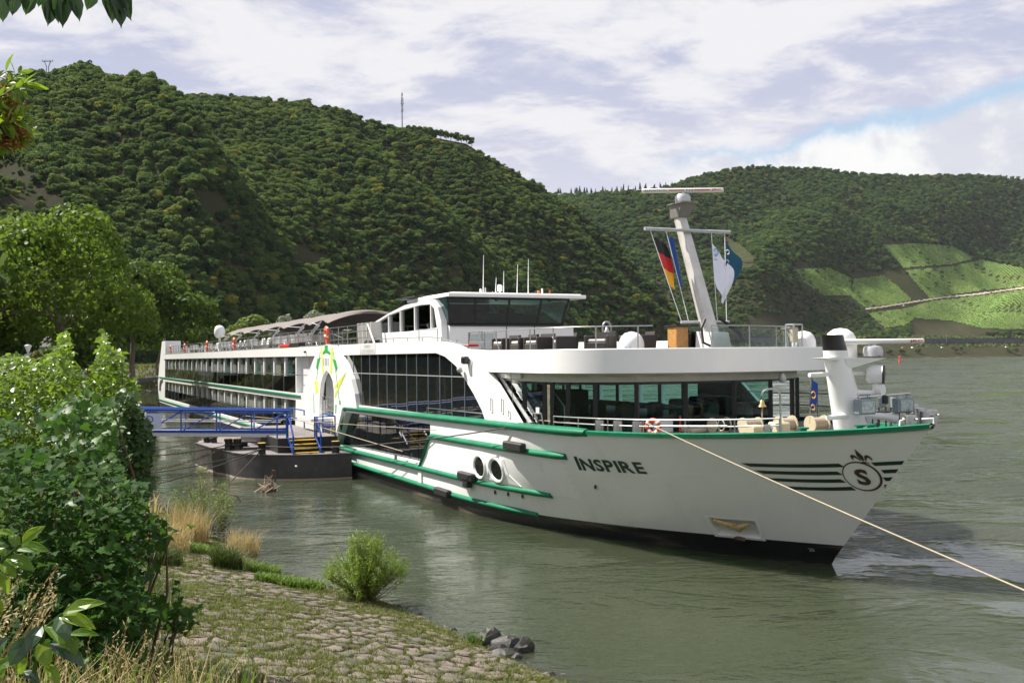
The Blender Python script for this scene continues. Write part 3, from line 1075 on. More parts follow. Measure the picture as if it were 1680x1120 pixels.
# lighter trees behind the sun deck
park_tree('olive green tree behind the white stern dome', 338, 600, 503, 70, 250, 'mid_leaf', 4500, .55, 7, 'trees behind the sun deck', 9)
park_tree('pale green round tree behind the aft end of the awning', 405, 600, 511, 78, 262, 'mid_leaf', 5000, .55, 8, 'trees behind the sun deck', 10)
park_tree('bright green tree between the round tree and the silver willows', 436, 600, 514, 46, 300, 'mid_leaf', 2600, .6, 9, 'trees behind the sun deck', 7)
park_tree('silver grey willow left of the middle of the awning', 468, 600, 504, 60, 270, 'silver_leaf', 4000, .5, 10, 'silver willows behind the awning', 9, 'willow_tree')
park_tree('silver grey willow above the middle of the awning, largest', 517, 600, 499, 76, 272, 'silver_leaf', 5200, .5, 11, 'silver willows behind the awning', 10, 'willow_tree')
park_tree('silver grey willow at the forward end of the awning', 553, 600, 503, 40, 274, 'silver_leaf', 2600, .5, 12, 'silver willows behind the awning', 7, 'willow_tree')
park_tree('narrow green poplar rising between the silver willows', 519, 600, 486, 14, 310, 'mid_leaf', 900, .6, 13, 'trees behind the sun deck', 5, 'poplar_tree')
park_tree('yellow green garden shrub behind the lamp post', 62, 600, 568, 62, 95, 'yellow_leaf', 3000, .22, 14, None, 8, 'garden_shrub', 'shrub')

# the bank's grove goes on to the left, beyond the frame (mirrored in the ship's windows)
gx = np.array([at(x, 600, d) for x, d in zip(-1900 + 1800 * rg.random(260), 70 + 110 * rg.random(260))])
gd_ = shore_d(gx[:, 0], gx[:, 1]); gx = gx[gd_ > 14]
gx[:, 2] = land_z(gx[:, 0], gx[:, 1])
spread('grove', 'grove of park trees continuing along the left bank', gx, 1.6 + 1.0 * rg.random(len(gx)), KIT, 9)

# scrub along the far river bank
for k, (x, w, h, d) in enumerate([(1412, 16, 16, 20), (1465, 9, 8, 14), (1483, 12, 9, 13), (1513, 13, 8, 14), (1573, 10, 12, 15), (1586, 7, 10, 17), (1660, 24, 17, 9), (1690, 26, 18, 10), (1440, 8, 9, 16)]):
    s_ = np.interp(x, [to_px(np.array([*far_pt(q, 10), 2.]))[0] for q in np.arange(0, 1500, 20)], np.arange(0, 1500, 20))
    bx, by = far_pt(s_, d)
    gz = float(np.interp(d, [3, 8, 27], [.9, 2.2, 10.1]))
    r = np.random.default_rng(40 + k)
    wm, hm = w * by / F / 2, h * by / F
    L = rnd_lobes(r, 5, (0, 0, hm * .45), (wm * .8, wm * .8, hm * .5), min(wm, hm) * .4)
    tag_l = ['tall bush beside the white foremast on the far bank', 'small round bush left of the red buoy on the far bank', 'round bush right of the red buoy on the far bank', 'low twin bush on the far bank',
             'upright light bush right of mid far bank', 'slim bush beside the upright light bush', 'large bush at the right edge of the far bank', 'big bush beyond the right edge of the far bank', 'bush behind the radar bar on the far bank'][k]
    mesh_tree('bank_bush', tag_l, 'bush', (bx, by, gz - .3), hm * .5, .12, L, 500, 1.0, 'scrub_leaf', 60 + k, 'bushes along the far river bank', limbs=3)
# hedge strip above the far road
ss = rg.random(2600) * (seg[-1] * .75); dd = 44 + 9 * rg.random(2600)
ok = vnoise(ss / 38, dd * 0 + 3, 8) > -.12
C = np.array([[*far_pt(a, b), np.interp(b, [41, 58], [10.4, 16.4]) + .5 + 1.2 * rg.random()] for a, b in zip(ss[ok], dd[ok])])
v, f = leaf_quads(C, rg.normal(size=C.shape) + np.array([0, -.7, .7]), 1.2 + 1.0 * rg.random(len(C)), rg, .8)
tag(link('undergrowth', np_mesh('undergrowth', v, f, 'scrub_leaf', rg.random(len(f)))), 'strip of scrub between the far road and the railway wall', None, None, 'stuff')
ss = rg.random(2200) * (seg[-1] * .75); dd = 64 + 9 * rg.random(2200)
ok = vnoise(ss / 55, dd * 0 + 9, 9) > -.05
C = np.array([[*far_pt(a, b), 22.5 + 2.2 * rg.random()] for a, b in zip(ss[ok], dd[ok])])
v, f = leaf_quads(C, rg.normal(size=C.shape) + np.array([0, -.7, .7]), 1.4 + 1.2 * rg.random(len(C)), rg, .8)
tag(link('undergrowth', np_mesh('undergrowth', v, f, 'scrub_leaf', rg.random(len(f)))), 'strip of scrub above the far railway wall', None, None, 'stuff')

# ================================================================== THE SHIP
# ship coordinates: x metres aft of the bow tip, y towards the near (starboard) side, z above the river
TH = math.atan2(782, 1633)
SHIP_P = Vector((10.953, 26.0, 0))
SHIP_A = math.pi / 2 + TH
S_MAT = Matrix.Translation(SHIP_P) @ Matrix.Rotation(SHIP_A, 4, 'Z')
LEN, BM = 135.0, 5.7


def sw(u, v, w):
    """Ship point -> world."""
    return S_MAT @ Vector((u, v, w))


ship = empty('river_cruise_ship', 'long white river cruise ship with green rubbing rails moored along the bank', 'ship', SHIP_P, SHIP_A)


def stem_u(w):
    return 3.8 * (1 - max(w, 0) / 4.3)


def hv(u, w):
    """Half breadth of the hull."""
    ww = min(max(w, 0), 4.3)
    s = min(max((u - stem_u(ww)) / (18 - 5 * ww / 4.2), 0), 1)
    return BM * (1 - (1 - s) ** (2.2 + .4 * ww / 4.2))


def sheer(u):
    return 3.7 + .6 * math.exp(-u / 4)


def hp(u, w, off=0.0):
    """Point on the starboard plating, moved outwards by off."""
    e = .05
    a = Vector((u, hv(u, w), w))
    du = Vector((2 * e, hv(u + e, w) - hv(u - e, w), 0))
    dw = Vector((0, hv(u, w + e) - hv(u, w - e), 2 * e))
    n = du.cross(dw)
    if n.y < 0:
        n = -n
    return a + n.normalized() * off


def hull_rows(w0, w1, nw, nu, side, off=0.0, u_end=21.6):
    rows = []
    for i in range(nu + 1):
        q = (i / nu) ** 1.5
        r = []
        for j in range(nw + 1):
            k = j / nw
            top = sheer(u_end * q) if w1 is None else w1(u_end * q)
            lo = w0 if not callable(w0) else w0(u_end * q)
            w = lo + (top - lo) * k
            u = stem_u(w) + (u_end - stem_u(w)) * q
            v = hv(u, w)
            r.append((u, side * (v + (off if v > .02 else 0)), w))
        rows.append(r)
    return rows


boot = lambda u: .62 if u < 3.5 else .62 - .11 * min(1, (u - 3.5) / 9) + .012 * max(0, u - 13)
mb = MB()
for sd in (1, -1):
    if sd < 0:
        mb.grid(hull_rows(boot, None, 22, 70, sd))
    else:                                   # the anchor pocket is cut out of the plating
        rows = hull_rows(boot, None, 44, 170, sd)
        nu_, nv_ = len(rows), len(rows[0])
        ok_ = [(i, j) for i in range(nu_ - 1) for j in range(nv_ - 1)]
        cen = np.array([[(rows[i][j][0] + rows[i + 1][j + 1][0]) / 2, (rows[i][j][2] + rows[i + 1][j + 1][2]) / 2] for i, j in ok_])
        hole = in_poly(cen[:, 0], cen[:, 1], [(6.40, 1.22), (5.08, 1.23), (5.20, .62), (6.43, .62)])
        mb.add([p for r in rows for p in r], [(i * nv_ + j, i * nv_ + j + 1, (i + 1) * nv_ + j + 1, (i + 1) * nv_ + j) for (i, j), h in zip(ok_, hole) if not h])
# parallel midbody and stern (port side plain; starboard openings are cut below)
WL_TOP = 3.72
LOWW = [(34.71, 3.24), (21.0, 3.32), (21.3, 2.8), (22.15, 2.1), (22.98, 1.52), (36.6, 1.32), (35.65, 2.37)]
DOOR = [(36.7, 2.85), (36.62, 3.61), (36.65, 4.39), (36.9, 4.93), (37.5, 5.32), (38.23, 5.52), (39.0, 5.2), (39.5, 4.73), (39.76, 4.1), (39.9, 2.85)]
door_low = [(36.7, 2.85), (39.9, 2.85), (39.85, 3.72), (36.62, 3.72)]
CAB_N, CAB_A, CAB_B = 21, 46.6, 120.2
CAB_D = (CAB_B - CAB_A) / CAB_N
low_open = [(46.7, 1.25), (120.0, 1.15), (119.4, 3.40), (46.4, 3.50)]
out = lambda a, b: (a, BM, b)
inn = lambda a, b: (a, BM - .35, b)
mb.plate([(21.6, .45), (127, .45), (127, 3.72), (39.85, 3.72), (39.9, 2.85), (36.7, 2.85), (36.62, 3.72), (21.6, 3.72)], [[p for p in LOWW if p[0] > 21.6] + [(21.6, 3.3)] if False else [(34.71, 3.24), (21.75, 3.31), (21.75, 2.62), (22.15, 2.1), (22.98, 1.52), (36.6, 1.32), (35.65, 2.37)], low_open], out, inn)
mb.grid([[(u, -BM, w) for w in (.45, 2, 3.9)] for u in (21.6, 60, 127)])
# rounded stern quarter
prev = [(127, .45), (127, 3.9)]
for sd in (1, -1):
    rows = []
    for k in range(9):
        a = k / 8 * math.pi / 2
        rows.append([(127 + 7.6 * math.sin(a) - (.9 - .3 * w if w < 1.5 else 0), sd * (BM - 3.2 + 3.2 * math.cos(a)), w) for w in (.3, 1.4, 2.6, 3.9)])
    mb.grid(rows)
    rows = [[(134.6, sd * 2.5, w), (134.6, 0, w)] for w in (.3, 1.4, 2.6, 3.9)]
    mb.grid(rows)
hull = mb.build('hull', 'hull_white', ship, True, 30)

mb = MB()
for sd in (1, -1):
    mb.grid(hull_rows(-.8, lambda u: boot(u) + .0, 4, 50, sd, -.004))
    mb.grid([[(u, sd * (BM - .03), w) for w in (-.8, boot(21.6) if u < 22 else .5)] for u in (21.6, 60, 128)])
    mb.grid([[(u, sd * v, w) for w in (-.8, .42)] for u, v in ((128, BM - .03), (131, 5.0), (133.2, 3), (133.6, 0))])
mb.build('hull_bottom', 'black', ship, True)

# weld seams and small plating marks
mb = MB()
for w_, ua, ub in ((1.93, 4.6, 15), (2.72, 4.3, 4.0), (1.2, 3.6, 6.2)):
    n = 24
    for i in range(n):
        a, b = ua + (ub - ua) * i / n, ua + (ub - ua) * (i + 1) / n
        w0 = w_ + (.85 * max(0, 1 - (a - 4.6) / 8) if w_ == 1.93 else 0); w1 = w_ + (.85 * max(0, 1 - (b - 4.6) / 8) if w_ == 1.93 else 0)
        mb.add([hp(a, w0 - .008, .004), hp(b, w1 - .008, .004), hp(b, w1 + .008, .004), hp(a, w0 + .008, .004)], [(0, 1, 2, 3)])
    mb.build('weld_seam', 'white', hull); mb = MB()


def rail(name, pts, h, out_, label=None, m='green', parent=ship, taper=True, base=None):
    """Half-round rubbing rail along (u, w) points on the hull side."""
    rows = []
    n = len(pts)
    for i, (u, w) in enumerate(pts):
        k = 1.0
        if taper and i in (0, n - 1):
            k = .8
        v = hv(u, w) if base is None else base
        c = []
        for a in np.linspace(-1, 1, 7):
            c.append((u, v - .05 + (out_ * k + .05) * math.cos(a * math.pi / 2) ** .6 if abs(a) < 1 else v - .05, w + h * k * a))
        rows.append(c)
    mb = MB().grid(rows)
    for r in (rows[0], rows[-1]):
        mb.add(r, [tuple(range(len(r)))])
    return tag(mb.build(name, m, parent, True, 50), label)


def dense(pts, step=.8):
    out_ = [pts[0]]
    for a, b in zip(pts, pts[1:]):
        n = max(1, int(math.dist(a, b) / step))
        out_ += [(a[0] + (b[0] - a[0]) * i / n, a[1] + (b[1] - a[1]) * i / n) for i in range(1, n + 1)]
    return out_


rail('rub_rail', dense([(9.0, 3.74), (9.6, 3.73), (14, 3.70), (21, 3.62), (34.6, 3.47), (34.9, 3.40), (35.6, 2.5), (36.8, 1.25)]), .155, .17, 'long green rail sweeping up round the lower window')
rail('rub_rail', dense([(10.4, 2.86), (11, 2.86), (13, 2.86), (21.5, 2.80), (21.75, 2.7), (22.2, 2.1), (22.95, 1.38)]), .145, .17, 'short green rail above the portholes')
rail('rub_rail', dense([(12.0, 1.36), (12.8, 1.38), (17, 1.36), (23, 1.30), (37.4, 1.15)]), .145, .17, 'green rail below the portholes')
rail('rub_rail', dense([(13.2, .52), (14.1, .54), (20, .57), (35.8, .52)]), .125, .15, 'lowest green rail just above the waterline')
rail('rub_rail', dense([(45.0, 3.78), (60, 3.80), (100, 3.84), (126, 3.87)], 3), .10, .10, 'thin green rail between the two cabin decks', base=BM + .02)
rail('rub_rail', dense([(46, .95), (60, .92), (100, .83), (128, .80)], 3), .10, .12, 'thin green rail below the lower cabins', base=BM)
# stern wrap of the two rails
for w_ in (3.87, .80):
    pts = []
    for k in range(9):
        a = k / 8 * math.pi / 2
        pts.append((127 + 7.6 * math.sin(a) + .05, BM - 3.2 + 3.2 * math.cos(a) + .08, w_))
    MB().tube(pts + [(134.75, 0, w_)], .09, 6).build('rub_rail', 'green', ship, True)

# proud panel ahead of the lower window (between the two green rails)
mb = MB()
o_ = []
for u in np.linspace(10.6, 23.0, 32):
    lo = 1.36
    hi = 2.78 if u < 21.6 else max(1.4, 2.78 - (u - 21.6) * 1.02)
    k = min(1, (u - 10.6) / 2.5)
    o_.append([(u, hv(u, lo + (hi - lo) * j / 6) + .05 * k, lo + (hi - lo) * j / 6) for j in range(7)])
mb.grid(o_)
a = o_[-3]
tag(mb.build('hull_panel', 'white', ship, True), 'raised white hull panel carrying the portholes')

MB().box(22.75, 23.15, BM - .05, BM + .07, .66, 1.2).build('hull_post', 'white', ship)

# porthole niche with two oval ports
mb = MB()
R4 = [(13.5, 1.52), (17.58, 1.54), (17.62, 2.42), (14.3, 2.44), (14.12, 1.9)]
niche = lambda a, b: (a, hv(a, b) + .075, b)
niche_in = lambda a, b: (a, hv(a, b) + .03, b)
ov = lambda cu, s: [(cu + .50 * s * math.cos(t), 1.99 + .42 * s * math.sin(t)) for t in np.linspace(0, 2 * math.pi, 17)[:-1]]
mb.plate(R4, [ov(16.35, 1.05), ov(14.95, 1.05)], niche, niche_in)
mb.build('porthole_surround', 'white', hull)
for cu in (16.35, 14.95):
    mb = MB()
    o1, o2 = ov(cu, 1.18), ov(cu, .86)
    rows = [[(p[0], hv(*p) + .08, p[1]) for p in o1], [(p[0], hv(*p) + .13, p[1]) for p in ov(cu, 1.08)], [(p[0], hv(*p) + .12, p[1]) for p in ov(cu, .95)], [(p[0], hv(*p) + .06, p[1]) for p in o2]]
    mb.grid(rows, close=True)
    f = mb.build('porthole', 'white', ship, True)
    MB().add([(p[0], hv(*p) + .07, p[1]) for p in o2], [tuple(range(len(o2)))]).build('pane', 'pane', f)

# rubber fenders on the rails, drain holes, vent grilles, anchor pocket
for u, w in ((13.15, 3.0), (17.37, 1.50), (19.94, .58)):
    MB().bevbox(u - .75, u + .75, hv(u, w) + .05, hv(u, w) + .3, w - .14, w + .17, .05).build('fender', 'blackm', ship)
MB().box(17.1, 17.6, 5.75, 5.95, 1.1, 1.36).build('fender_chock', 'blackm', ship)
for u, w in ((9.7, 1.9), (13.7, 1.15), (14.6, 1.13), (15.5, 1.1)):
    MB().lathe([(.05, 0), (.09, .02), (.05, .03)], hp(u, w, 0), 10, (0, 1, 0)).build('drain_hole', 'black', hull)
for ua, ub in ((12.55, 13.0), (11.85, 12.45)):
    vg = MB()
    for k in range(7):
        w0 = 2.22 + k * .055
        vg.add([hp(ua, w0, .02), hp(ub, w0, .02), hp(ub, w0 + .02, .035), hp(ua, w0 + .02, .035)], [(0, 1, 2, 3)])
    vg.build('vent_grille', 'grey_wall', hull)
ap = [(6.42, 1.24), (5.05, 1.25), (5.18, .60), (6.45, .60)]
mb = MB()
mid = Vector((sum(p[0] for p in ap) / 4, 0, .9))
rim = [hp(5.75 + (p[0] - 5.75) * .93, .93 + (p[1] - .93) * .90, .010) for p in ap]
deep = [hp(p[0] * .8 + 5.75 * .2, p[1] * .8 + .95 * .2, -.28) for p in ap]
mb.add(rim + deep, [(0, 1, 5, 4), (1, 2, 6, 5), (2, 3, 7, 6), (3, 0, 4, 7), (4, 5, 6, 7)])
flange = [hp(5.75 + (p[0] - 5.75) * 1.09, .93 + (p[1] - .93) * 1.10, .010) for p in ap]
flange_in = [hp(5.75 + (p[0] - 5.75) * .93, .93 + (p[1] - .93) * .90, .010) for p in ap]
mb.grid([[a, b] for a, b in zip(flange + flange[:1], flange_in + flange_in[:1])])
rim = flange_in
pocket = tag(mb.build('anchor_pocket', 'white', ship), 'recessed white anchor pocket low on the bow')
mb = MB()
mb.tube([hp(6.25, 1.12, .0), hp(5.9, 1.02, .02), hp(5.6, .98, .04), hp(5.3, 1.1, .02)], [.06, .1, .1, .05], 7)
mb.tube([hp(5.75, 1.06, .03), hp(5.65, .84, .03)], [.09, .06], 7)
mb.build('anchor', mat('rusty_anchor', (.33, .22, .08), .8, col2=(.45, .36, .18), scale=9), pocket, True)
MB().bevbox(5.55, 6.05, hv(5.8, .6) - .02, hv(5.8, .6) + .1, .52, .64, .03).build('anchor_fluke', 'rust', pocket)

# ------------------------------------------------------------------ name, stripes, emblem on the bow
mb = MB()


def name_pt(x, y, u0=10.05, w0=2.44):
    u = u0 - x
    return hp(u, w0 + .03 * x + y, .014)


v_, f_ = text_mesh('I', .02)
x = 0.0
for ch, hgt in (('I', .46), ('N', .40), ('S', .40), ('P', .395), ('I', .39), ('R', .385), ('E', .375)):
    v_, f_ = text_mesh(ch, .034)
    wd = v_[:, 0].max() * hgt * 1.42
    mb.add([name_pt(x + a * hgt * 1.42, b * hgt) for a, b in v_], f_)
    # wedge serifs
    for sx in ((0, wd) if ch in 'N' else (.0 if ch != 'I' else wd / 2,)):
        pass
    x += wd + .06
mb.build('name_lettering', 'darkgreen', hull)
# white top edge of each letter (raised lettering catching the sky)

LC = (1.93, 2.80)                           # emblem centre


def in_emblem(u, w, k=1.0):
    c, s = math.cos(.5), math.sin(.5)
    a, b = -(u - LC[0]), (w - LC[1])
    p, q = a * c * 1.30 + b * s, -a * s * 1.30 + b * c
    return (p / (.53 * k)) ** 2 + (q / (.40 * k)) ** 2 < 1


STR = [(4.42, 3.06, 4.25, 2.965, .93, 3.29), (4.23, 2.855, 4.05, 2.76, 1.12, 3.05), (4.04, 2.635, 3.86, 2.545, 1.32, 2.815), (3.78, 2.40, 3.60, 2.31, 1.5, 2.59)]
for k, (ua, wa, ub, wb, ue, we) in enumerate(STR):
    for part in (0, 1):
        mb = MB()
        n = 60
        for i in range(n):
            def P(t, top):
                u0 = ua if top else ub
                w0 = wa if top else wb
                u = u0 + (ue - u0) * t
                # gentle sag then lift towards the stem
                w = w0 + (we - (0 if top else .10) - w0) * t - .05 * math.sin(math.pi * t)
                u = max(u, stem_u(w) + .03)
                return u, w
            a, b = P(i / n, 1), P((i + 1) / n, 1)
            c, d = P((i + 1) / n, 0), P(i / n, 0)
            m_ = ((a[0] + c[0]) / 2, (a[1] + c[1]) / 2)
            if in_emblem(*m_, 1.13) or (m_[0] > LC[0]) != (part == 0):
                continue
            mb.add([hp(*a, .012), hp(*b, .012), hp(*c, .012), hp(*d, .012)], [(0, 1, 2, 3)])
        if mb.f:
            mb.build('stripe', 'darkgreen', hull)


def emb(x, y, off=.014):
    """Emblem plane: x towards the bow, y up, metres about the emblem centre."""
    return hp(LC[0] - x, LC[1] + y, off)


emblem_mb = MB()
ringo, ringi = [], []
for t in np.linspace(0, 2 * math.pi, 49)[:-1]:
    c, s = math.cos(.5), math.sin(.5)
    for lst, k in ((ringo, 1.0), (ringi, .91)):
        a, b = .53 * k * math.cos(t), .40 * k * math.sin(t)
        lst.append(emb((a * c - b * s) / 1.30 - (.014 if k < 1 else 0), a * s + b * c))
emblem_mb.grid([ringo, ringi], close=True)
v_, f_ = text_mesh('S', .035)
vw = v_[:, 0].max()
emblem_mb.add([emb((a - vw / 2) * .44 + .2 * (b - .5) * .44, (b - .5) * .47 - .02, .016) for a, b in v_], f_)
for xx_, yy_ in ():
    emblem_mb.add([emb(xx_ - .035, yy_ - .06), emb(xx_ + .02, yy_ - .07), emb(xx_ + .045, yy_ + .07), emb(xx_ + .0, yy_ + .06)], [(0, 1, 2, 3)])
FL = Vector((.24, .50))


def fleur(pts):
    emblem_mb.add([emb(FL.x + p[0] * .8, FL.y + p[1], .015) for p in pts], [tuple(range(len(pts)))])


fleur([(0, .30), (.05, .17), (.07, .10), (.04, 0), (0, -.05), (-.04, 0), (-.07, .10), (-.05, .17)])
for s in (1, -1):
    fleur([(s * .05, -.01), (s * .10, .10), (s * .17, .14), (s * .23, .10), (s * .25, .02), (s * .21, -.03), (s * .20, .03), (s * .16, .06), (s * .11, .02), (s * .07, -.05)])
    fleur([(s * .03, -.06), (s * .09, -.09), (s * .12, -.14), (s * .07, -.12), (s * .02, -.09)])
fleur([(-.03, -.06), (.03, -.06), (.02, -.17), (-.02, -.17)])
emblem_mb.build('emblem', 'gold', hull)
mb = MB(); lettering(mb, '20', lambda a, b: hp(4.15 - a, .36 + b, .012), .10); mb.build('draught_mark', 'grey_wall', hull)

# ------------------------------------------------------------------ fore deck
mb = MB()
us = np.concatenate([np.linspace(.05, 3, 12), np.linspace(3.5, 21, 24)])
mb.grid([[(u, hv(u, sheer(u)) * k * .985, sheer(u) - .12) for k in (-1, -.5, 0, .5, 1)] for u in us])
mb.build('fore_deck', 'deck', ship)
for sd in (1, -1):
    rows = []
    for u in us:
        w = sheer(u)
        v = hv(u, w)
        rows.append([(u - .02, sd * (v + .035), w - .09), (u - .02, sd * (v + .05), w + .02), (u, sd * max(v - .06, 0), w + .05), (u + .04, sd * max(v - .22, 0), w + .04), (u + .05, sd * max(v - .24, 0), w - .1)])
    MB().grid(rows).build('deck_edge', 'green', ship, True, 60)

# ------------------------------------------------------------------ starboard side wall of the lounge deck
LW = [(35.9, 6.37), (20.98, 6.38), (19.94, 6.22), (18.78, 5.84), (17.91, 5.36), (16.93, 4.72), (16.21, 4.16), (15.9, 3.78), (32.9, 3.68), (33.5, 4.39), (34.2, 5.12), (35.1, 5.80)]
side = [(36.4, 3.66), (36.4, 6.95), (29.4, 6.95), (24.8, 6.93), (22.0, 6.89), (20.7, 6.87), (19.75, 6.82), (18.75, 6.71), (17.73, 6.51), (16.1, 6.46), (11.0, 6.42), (11.0, 5.62), (15.61, 5.62), (14.53, 4.91), (13.51, 4.17), (12.85, 3.70)]
mb = MB().plate(side, [LW], lambda a, b: (a, BM, b), lambda a, b: (a, BM - .22, b))
tag(mb.build('side_wall', 'white', ship), 'white sweeping wall round the big lounge window')
# port side: same silhouette without openings
PORT = [[(a, 3.9), (a + 1.6, 3.9), (a + 1.6, 5.38), (a, 5.38)] for a in np.arange(15.2, 36, 1.9)]
MB().plate([(127, 3.85), (127, 6.95), (29, 6.95), (20, 6.85), (17.7, 6.51), (11, 6.42), (11, 5.62), (15.6, 5.62), (12.9, 3.7)], PORT, lambda a, b: (a, -BM, b), lambda a, b: (a, -BM + .2, b)).build('side_wall', 'white', ship)


def fas(ph, v_in=0.0):
    return 11.0 - (4.0 - v_in) * math.sin(ph) , (BM - v_in) * math.cos(ph)


mb = MB()
PH = np.linspace(0, math.pi, 49)
rows = []
for p in PH:
    lift = .0
    u, v = fas(p)
    u2, v2 = fas(p, .2)
    top = 6.42
    rows.append([(u2, v2, 5.62), (u, v, 5.625), (u, v, top - .03), (u * .9 + u2 * .1, v * .9 + v2 * .1, top), (u2, v2, top), (u2, v2, 6.2)])
mb.grid(rows)
tag(mb.build('fascia', 'white', ship, True, 22), 'white curved front edge of the upper fore deck')
mb = MB()
ring = [fas(p, .15) for p in PH]
mb.add([(u, v, 5.66) for u, v in ring] + [(22, -5.5, 5.66), (22, 5.5, 5.66)], [tuple(range(len(ring) + 2))])
mb.build('soffit', mat('reflection_tinted_soffit', (.50, .49, .40), .5, var=.05), ship)  # olive cast of reflected light is put into the soffit colour
MB().add([(u, v, 6.24) for u, v in ring] + [(29, -5.5, 6.24), (29, 5.5, 6.24)], [tuple(range(len(ring) + 2))]).build('upper_fore_deck', 'deck', ship)


def clip_poly(poly, axis, val, keep_less):
    o_ = []
    for i in range(len(poly)):
        a, b = poly[i - 1], poly[i]
        ia = (a[axis] <= val) == keep_less; ib = (b[axis] <= val) == keep_less
        if ia != ib:
            t = (val - a[axis]) / (b[axis] - a[axis])
            o_.append((a[0] + (b[0] - a[0]) * t, a[1] + (b[1] - a[1]) * t))
        if ib:
            o_.append(b)
    return o_


def panes(poly, us_, ws_, v, parent, m='pane', gap=.03, tilt=.004):
    """Individual glass panes filling poly, split at us_ and ws_."""
    rr = random.Random(5)
    U = [min(p[0] for p in poly) - 1] + list(us_) + [max(p[0] for p in poly) + 1]
    Wd = [min(p[1] for p in poly) - 1] + list(ws_) + [max(p[1] for p in poly) + 1]
    for a, b in zip(U, U[1:]):
        for c, d in zip(Wd, Wd[1:]):
            q = clip_poly(clip_poly(clip_poly(clip_poly(poly, 0, b - gap, True), 0, a + gap, False), 1, d - gap, True), 1, c + gap, False)
            if len(q) < 3:
                continue
            mu, mw = (a + b) / 2, (c + d) / 2
            tu, tw = rr.uniform(-tilt, tilt), rr.uniform(-tilt, tilt)
            f = lambda p, o: (p[0], v + (p[0] - mu) * tu + (p[1] - mw) * tw - o, p[1])
            n = len(q)
            MB().add([f(p, 0) for p in q] + [f(p, .02) for p in q], [tuple(range(n)), tuple(range(2 * n - 1, n - 1, -1))] + [(i, (i + 1) % n, (i + 1) % n + n, i + n) for i in range(n)]).build('pane', m if isinstance(m, str) else m(rr), parent)


MUL = [18.05, 19.42, 20.76, 22.16, 23.61, 24.94, 26.45, 27.81, 29.21, 30.59, 32.02, 33.5, 34.81]
lw = MB().plate(LW, [], lambda a, b: (a, 5.56, b), lambda a, b: (a, 5.54, b)).build('lounge_window', 'frame', ship)
tag(lw, 'large curved dark lounge window')
panes(LW, MUL, [5.40], 5.605, lw)
mb = MB()
for u in MUL:
    w1 = 6.37 if u > 21 else float(np.interp(u, [15.9, 16.2, 16.9, 17.9, 18.8, 19.9, 21], [3.78, 4.16, 4.72, 5.36, 5.84, 6.22, 6.38]))
    w0 = float(np.interp(u, [32.9, 33.5, 34.2, 35.1, 35.9], [3.7, 4.39, 5.12, 5.8, 6.36])) if u > 32.9 else 3.72
    MB().box(u - .014, u + .014, 5.59, 5.63, w0, w1).build('mullion', 'grey_lamp', lw)
MB().box(17.95, 34.5, 5.595, 5.625, 5.38, 5.42).build('mullion', 'galv', lw)
# hand rail at the foot of the lounge window
MB().tube([(22.4, 5.62, 3.82), (22.3, 5.62, 3.98), (16.2, 5.62, 4.02), (15.9, 5.62, 3.85)], .025, 6).build('window_hand_rail', 'steel', ship, True)

LQ = [(34.71, 3.24), (21.75, 3.31), (21.75, 2.62), (22.15, 2.1), (22.98, 1.52), (36.6, 1.32), (35.65, 2.37)]
dw = MB().plate(LQ, [], lambda a, b: (a, 5.28, b), lambda a, b: (a, 5.26, b)).build('dining_window', 'frame', ship)
tag(dw, 'dark slanted window between the green rails near the waterline')
panes(LQ, np.arange(23.1, 36, 1.15), [], 5.33, dw)
MB().box(22.9, 36.6, 5.35, 5.66, 1.28, 1.36).build('window_sill', 'green', dw)
MB().tube([(26.3, 5.72, 1.28), (26.3, 5.72, 1.62)], .07, 8).build('side_bollard', 'steel', ship)

# ------------------------------------------------------------------ entrance arch with its painted flower
AV = 5.84
AO = [(32.25, 3.55), (32.25, 3.68), (32.55, 4.31), (33.18, 5.09), (34.15, 5.83), (35.35, 6.41), (36.96, 6.89), (38.19, 7.02), (39.47, 6.9), (40.71, 6.44), (41.79, 5.76), (42.91, 4.99), (43.65, 4.16), (44.0, 3.55), (43.4, 1.6), (41.0, 1.25), (40.0, 2.85), (39.76, 4.1), (39.5, 4.73), (39.0, 5.2), (38.23, 5.52), (37.5, 5.32), (36.9, 4.93), (36.65, 4.39), (36.62, 3.61), (36.7, 2.85), (37.3, 1.2), (36.5, 1.3), (34.7, 3.5)]
arch = MB().plate(AO, [], lambda a, b: (a, AV, b), lambda a, b: (a, BM - .1, b)).build('entrance_arch', 'white', ship)
tag(arch, 'white pointed arch round the boarding door with a yellow and green flower pattern')
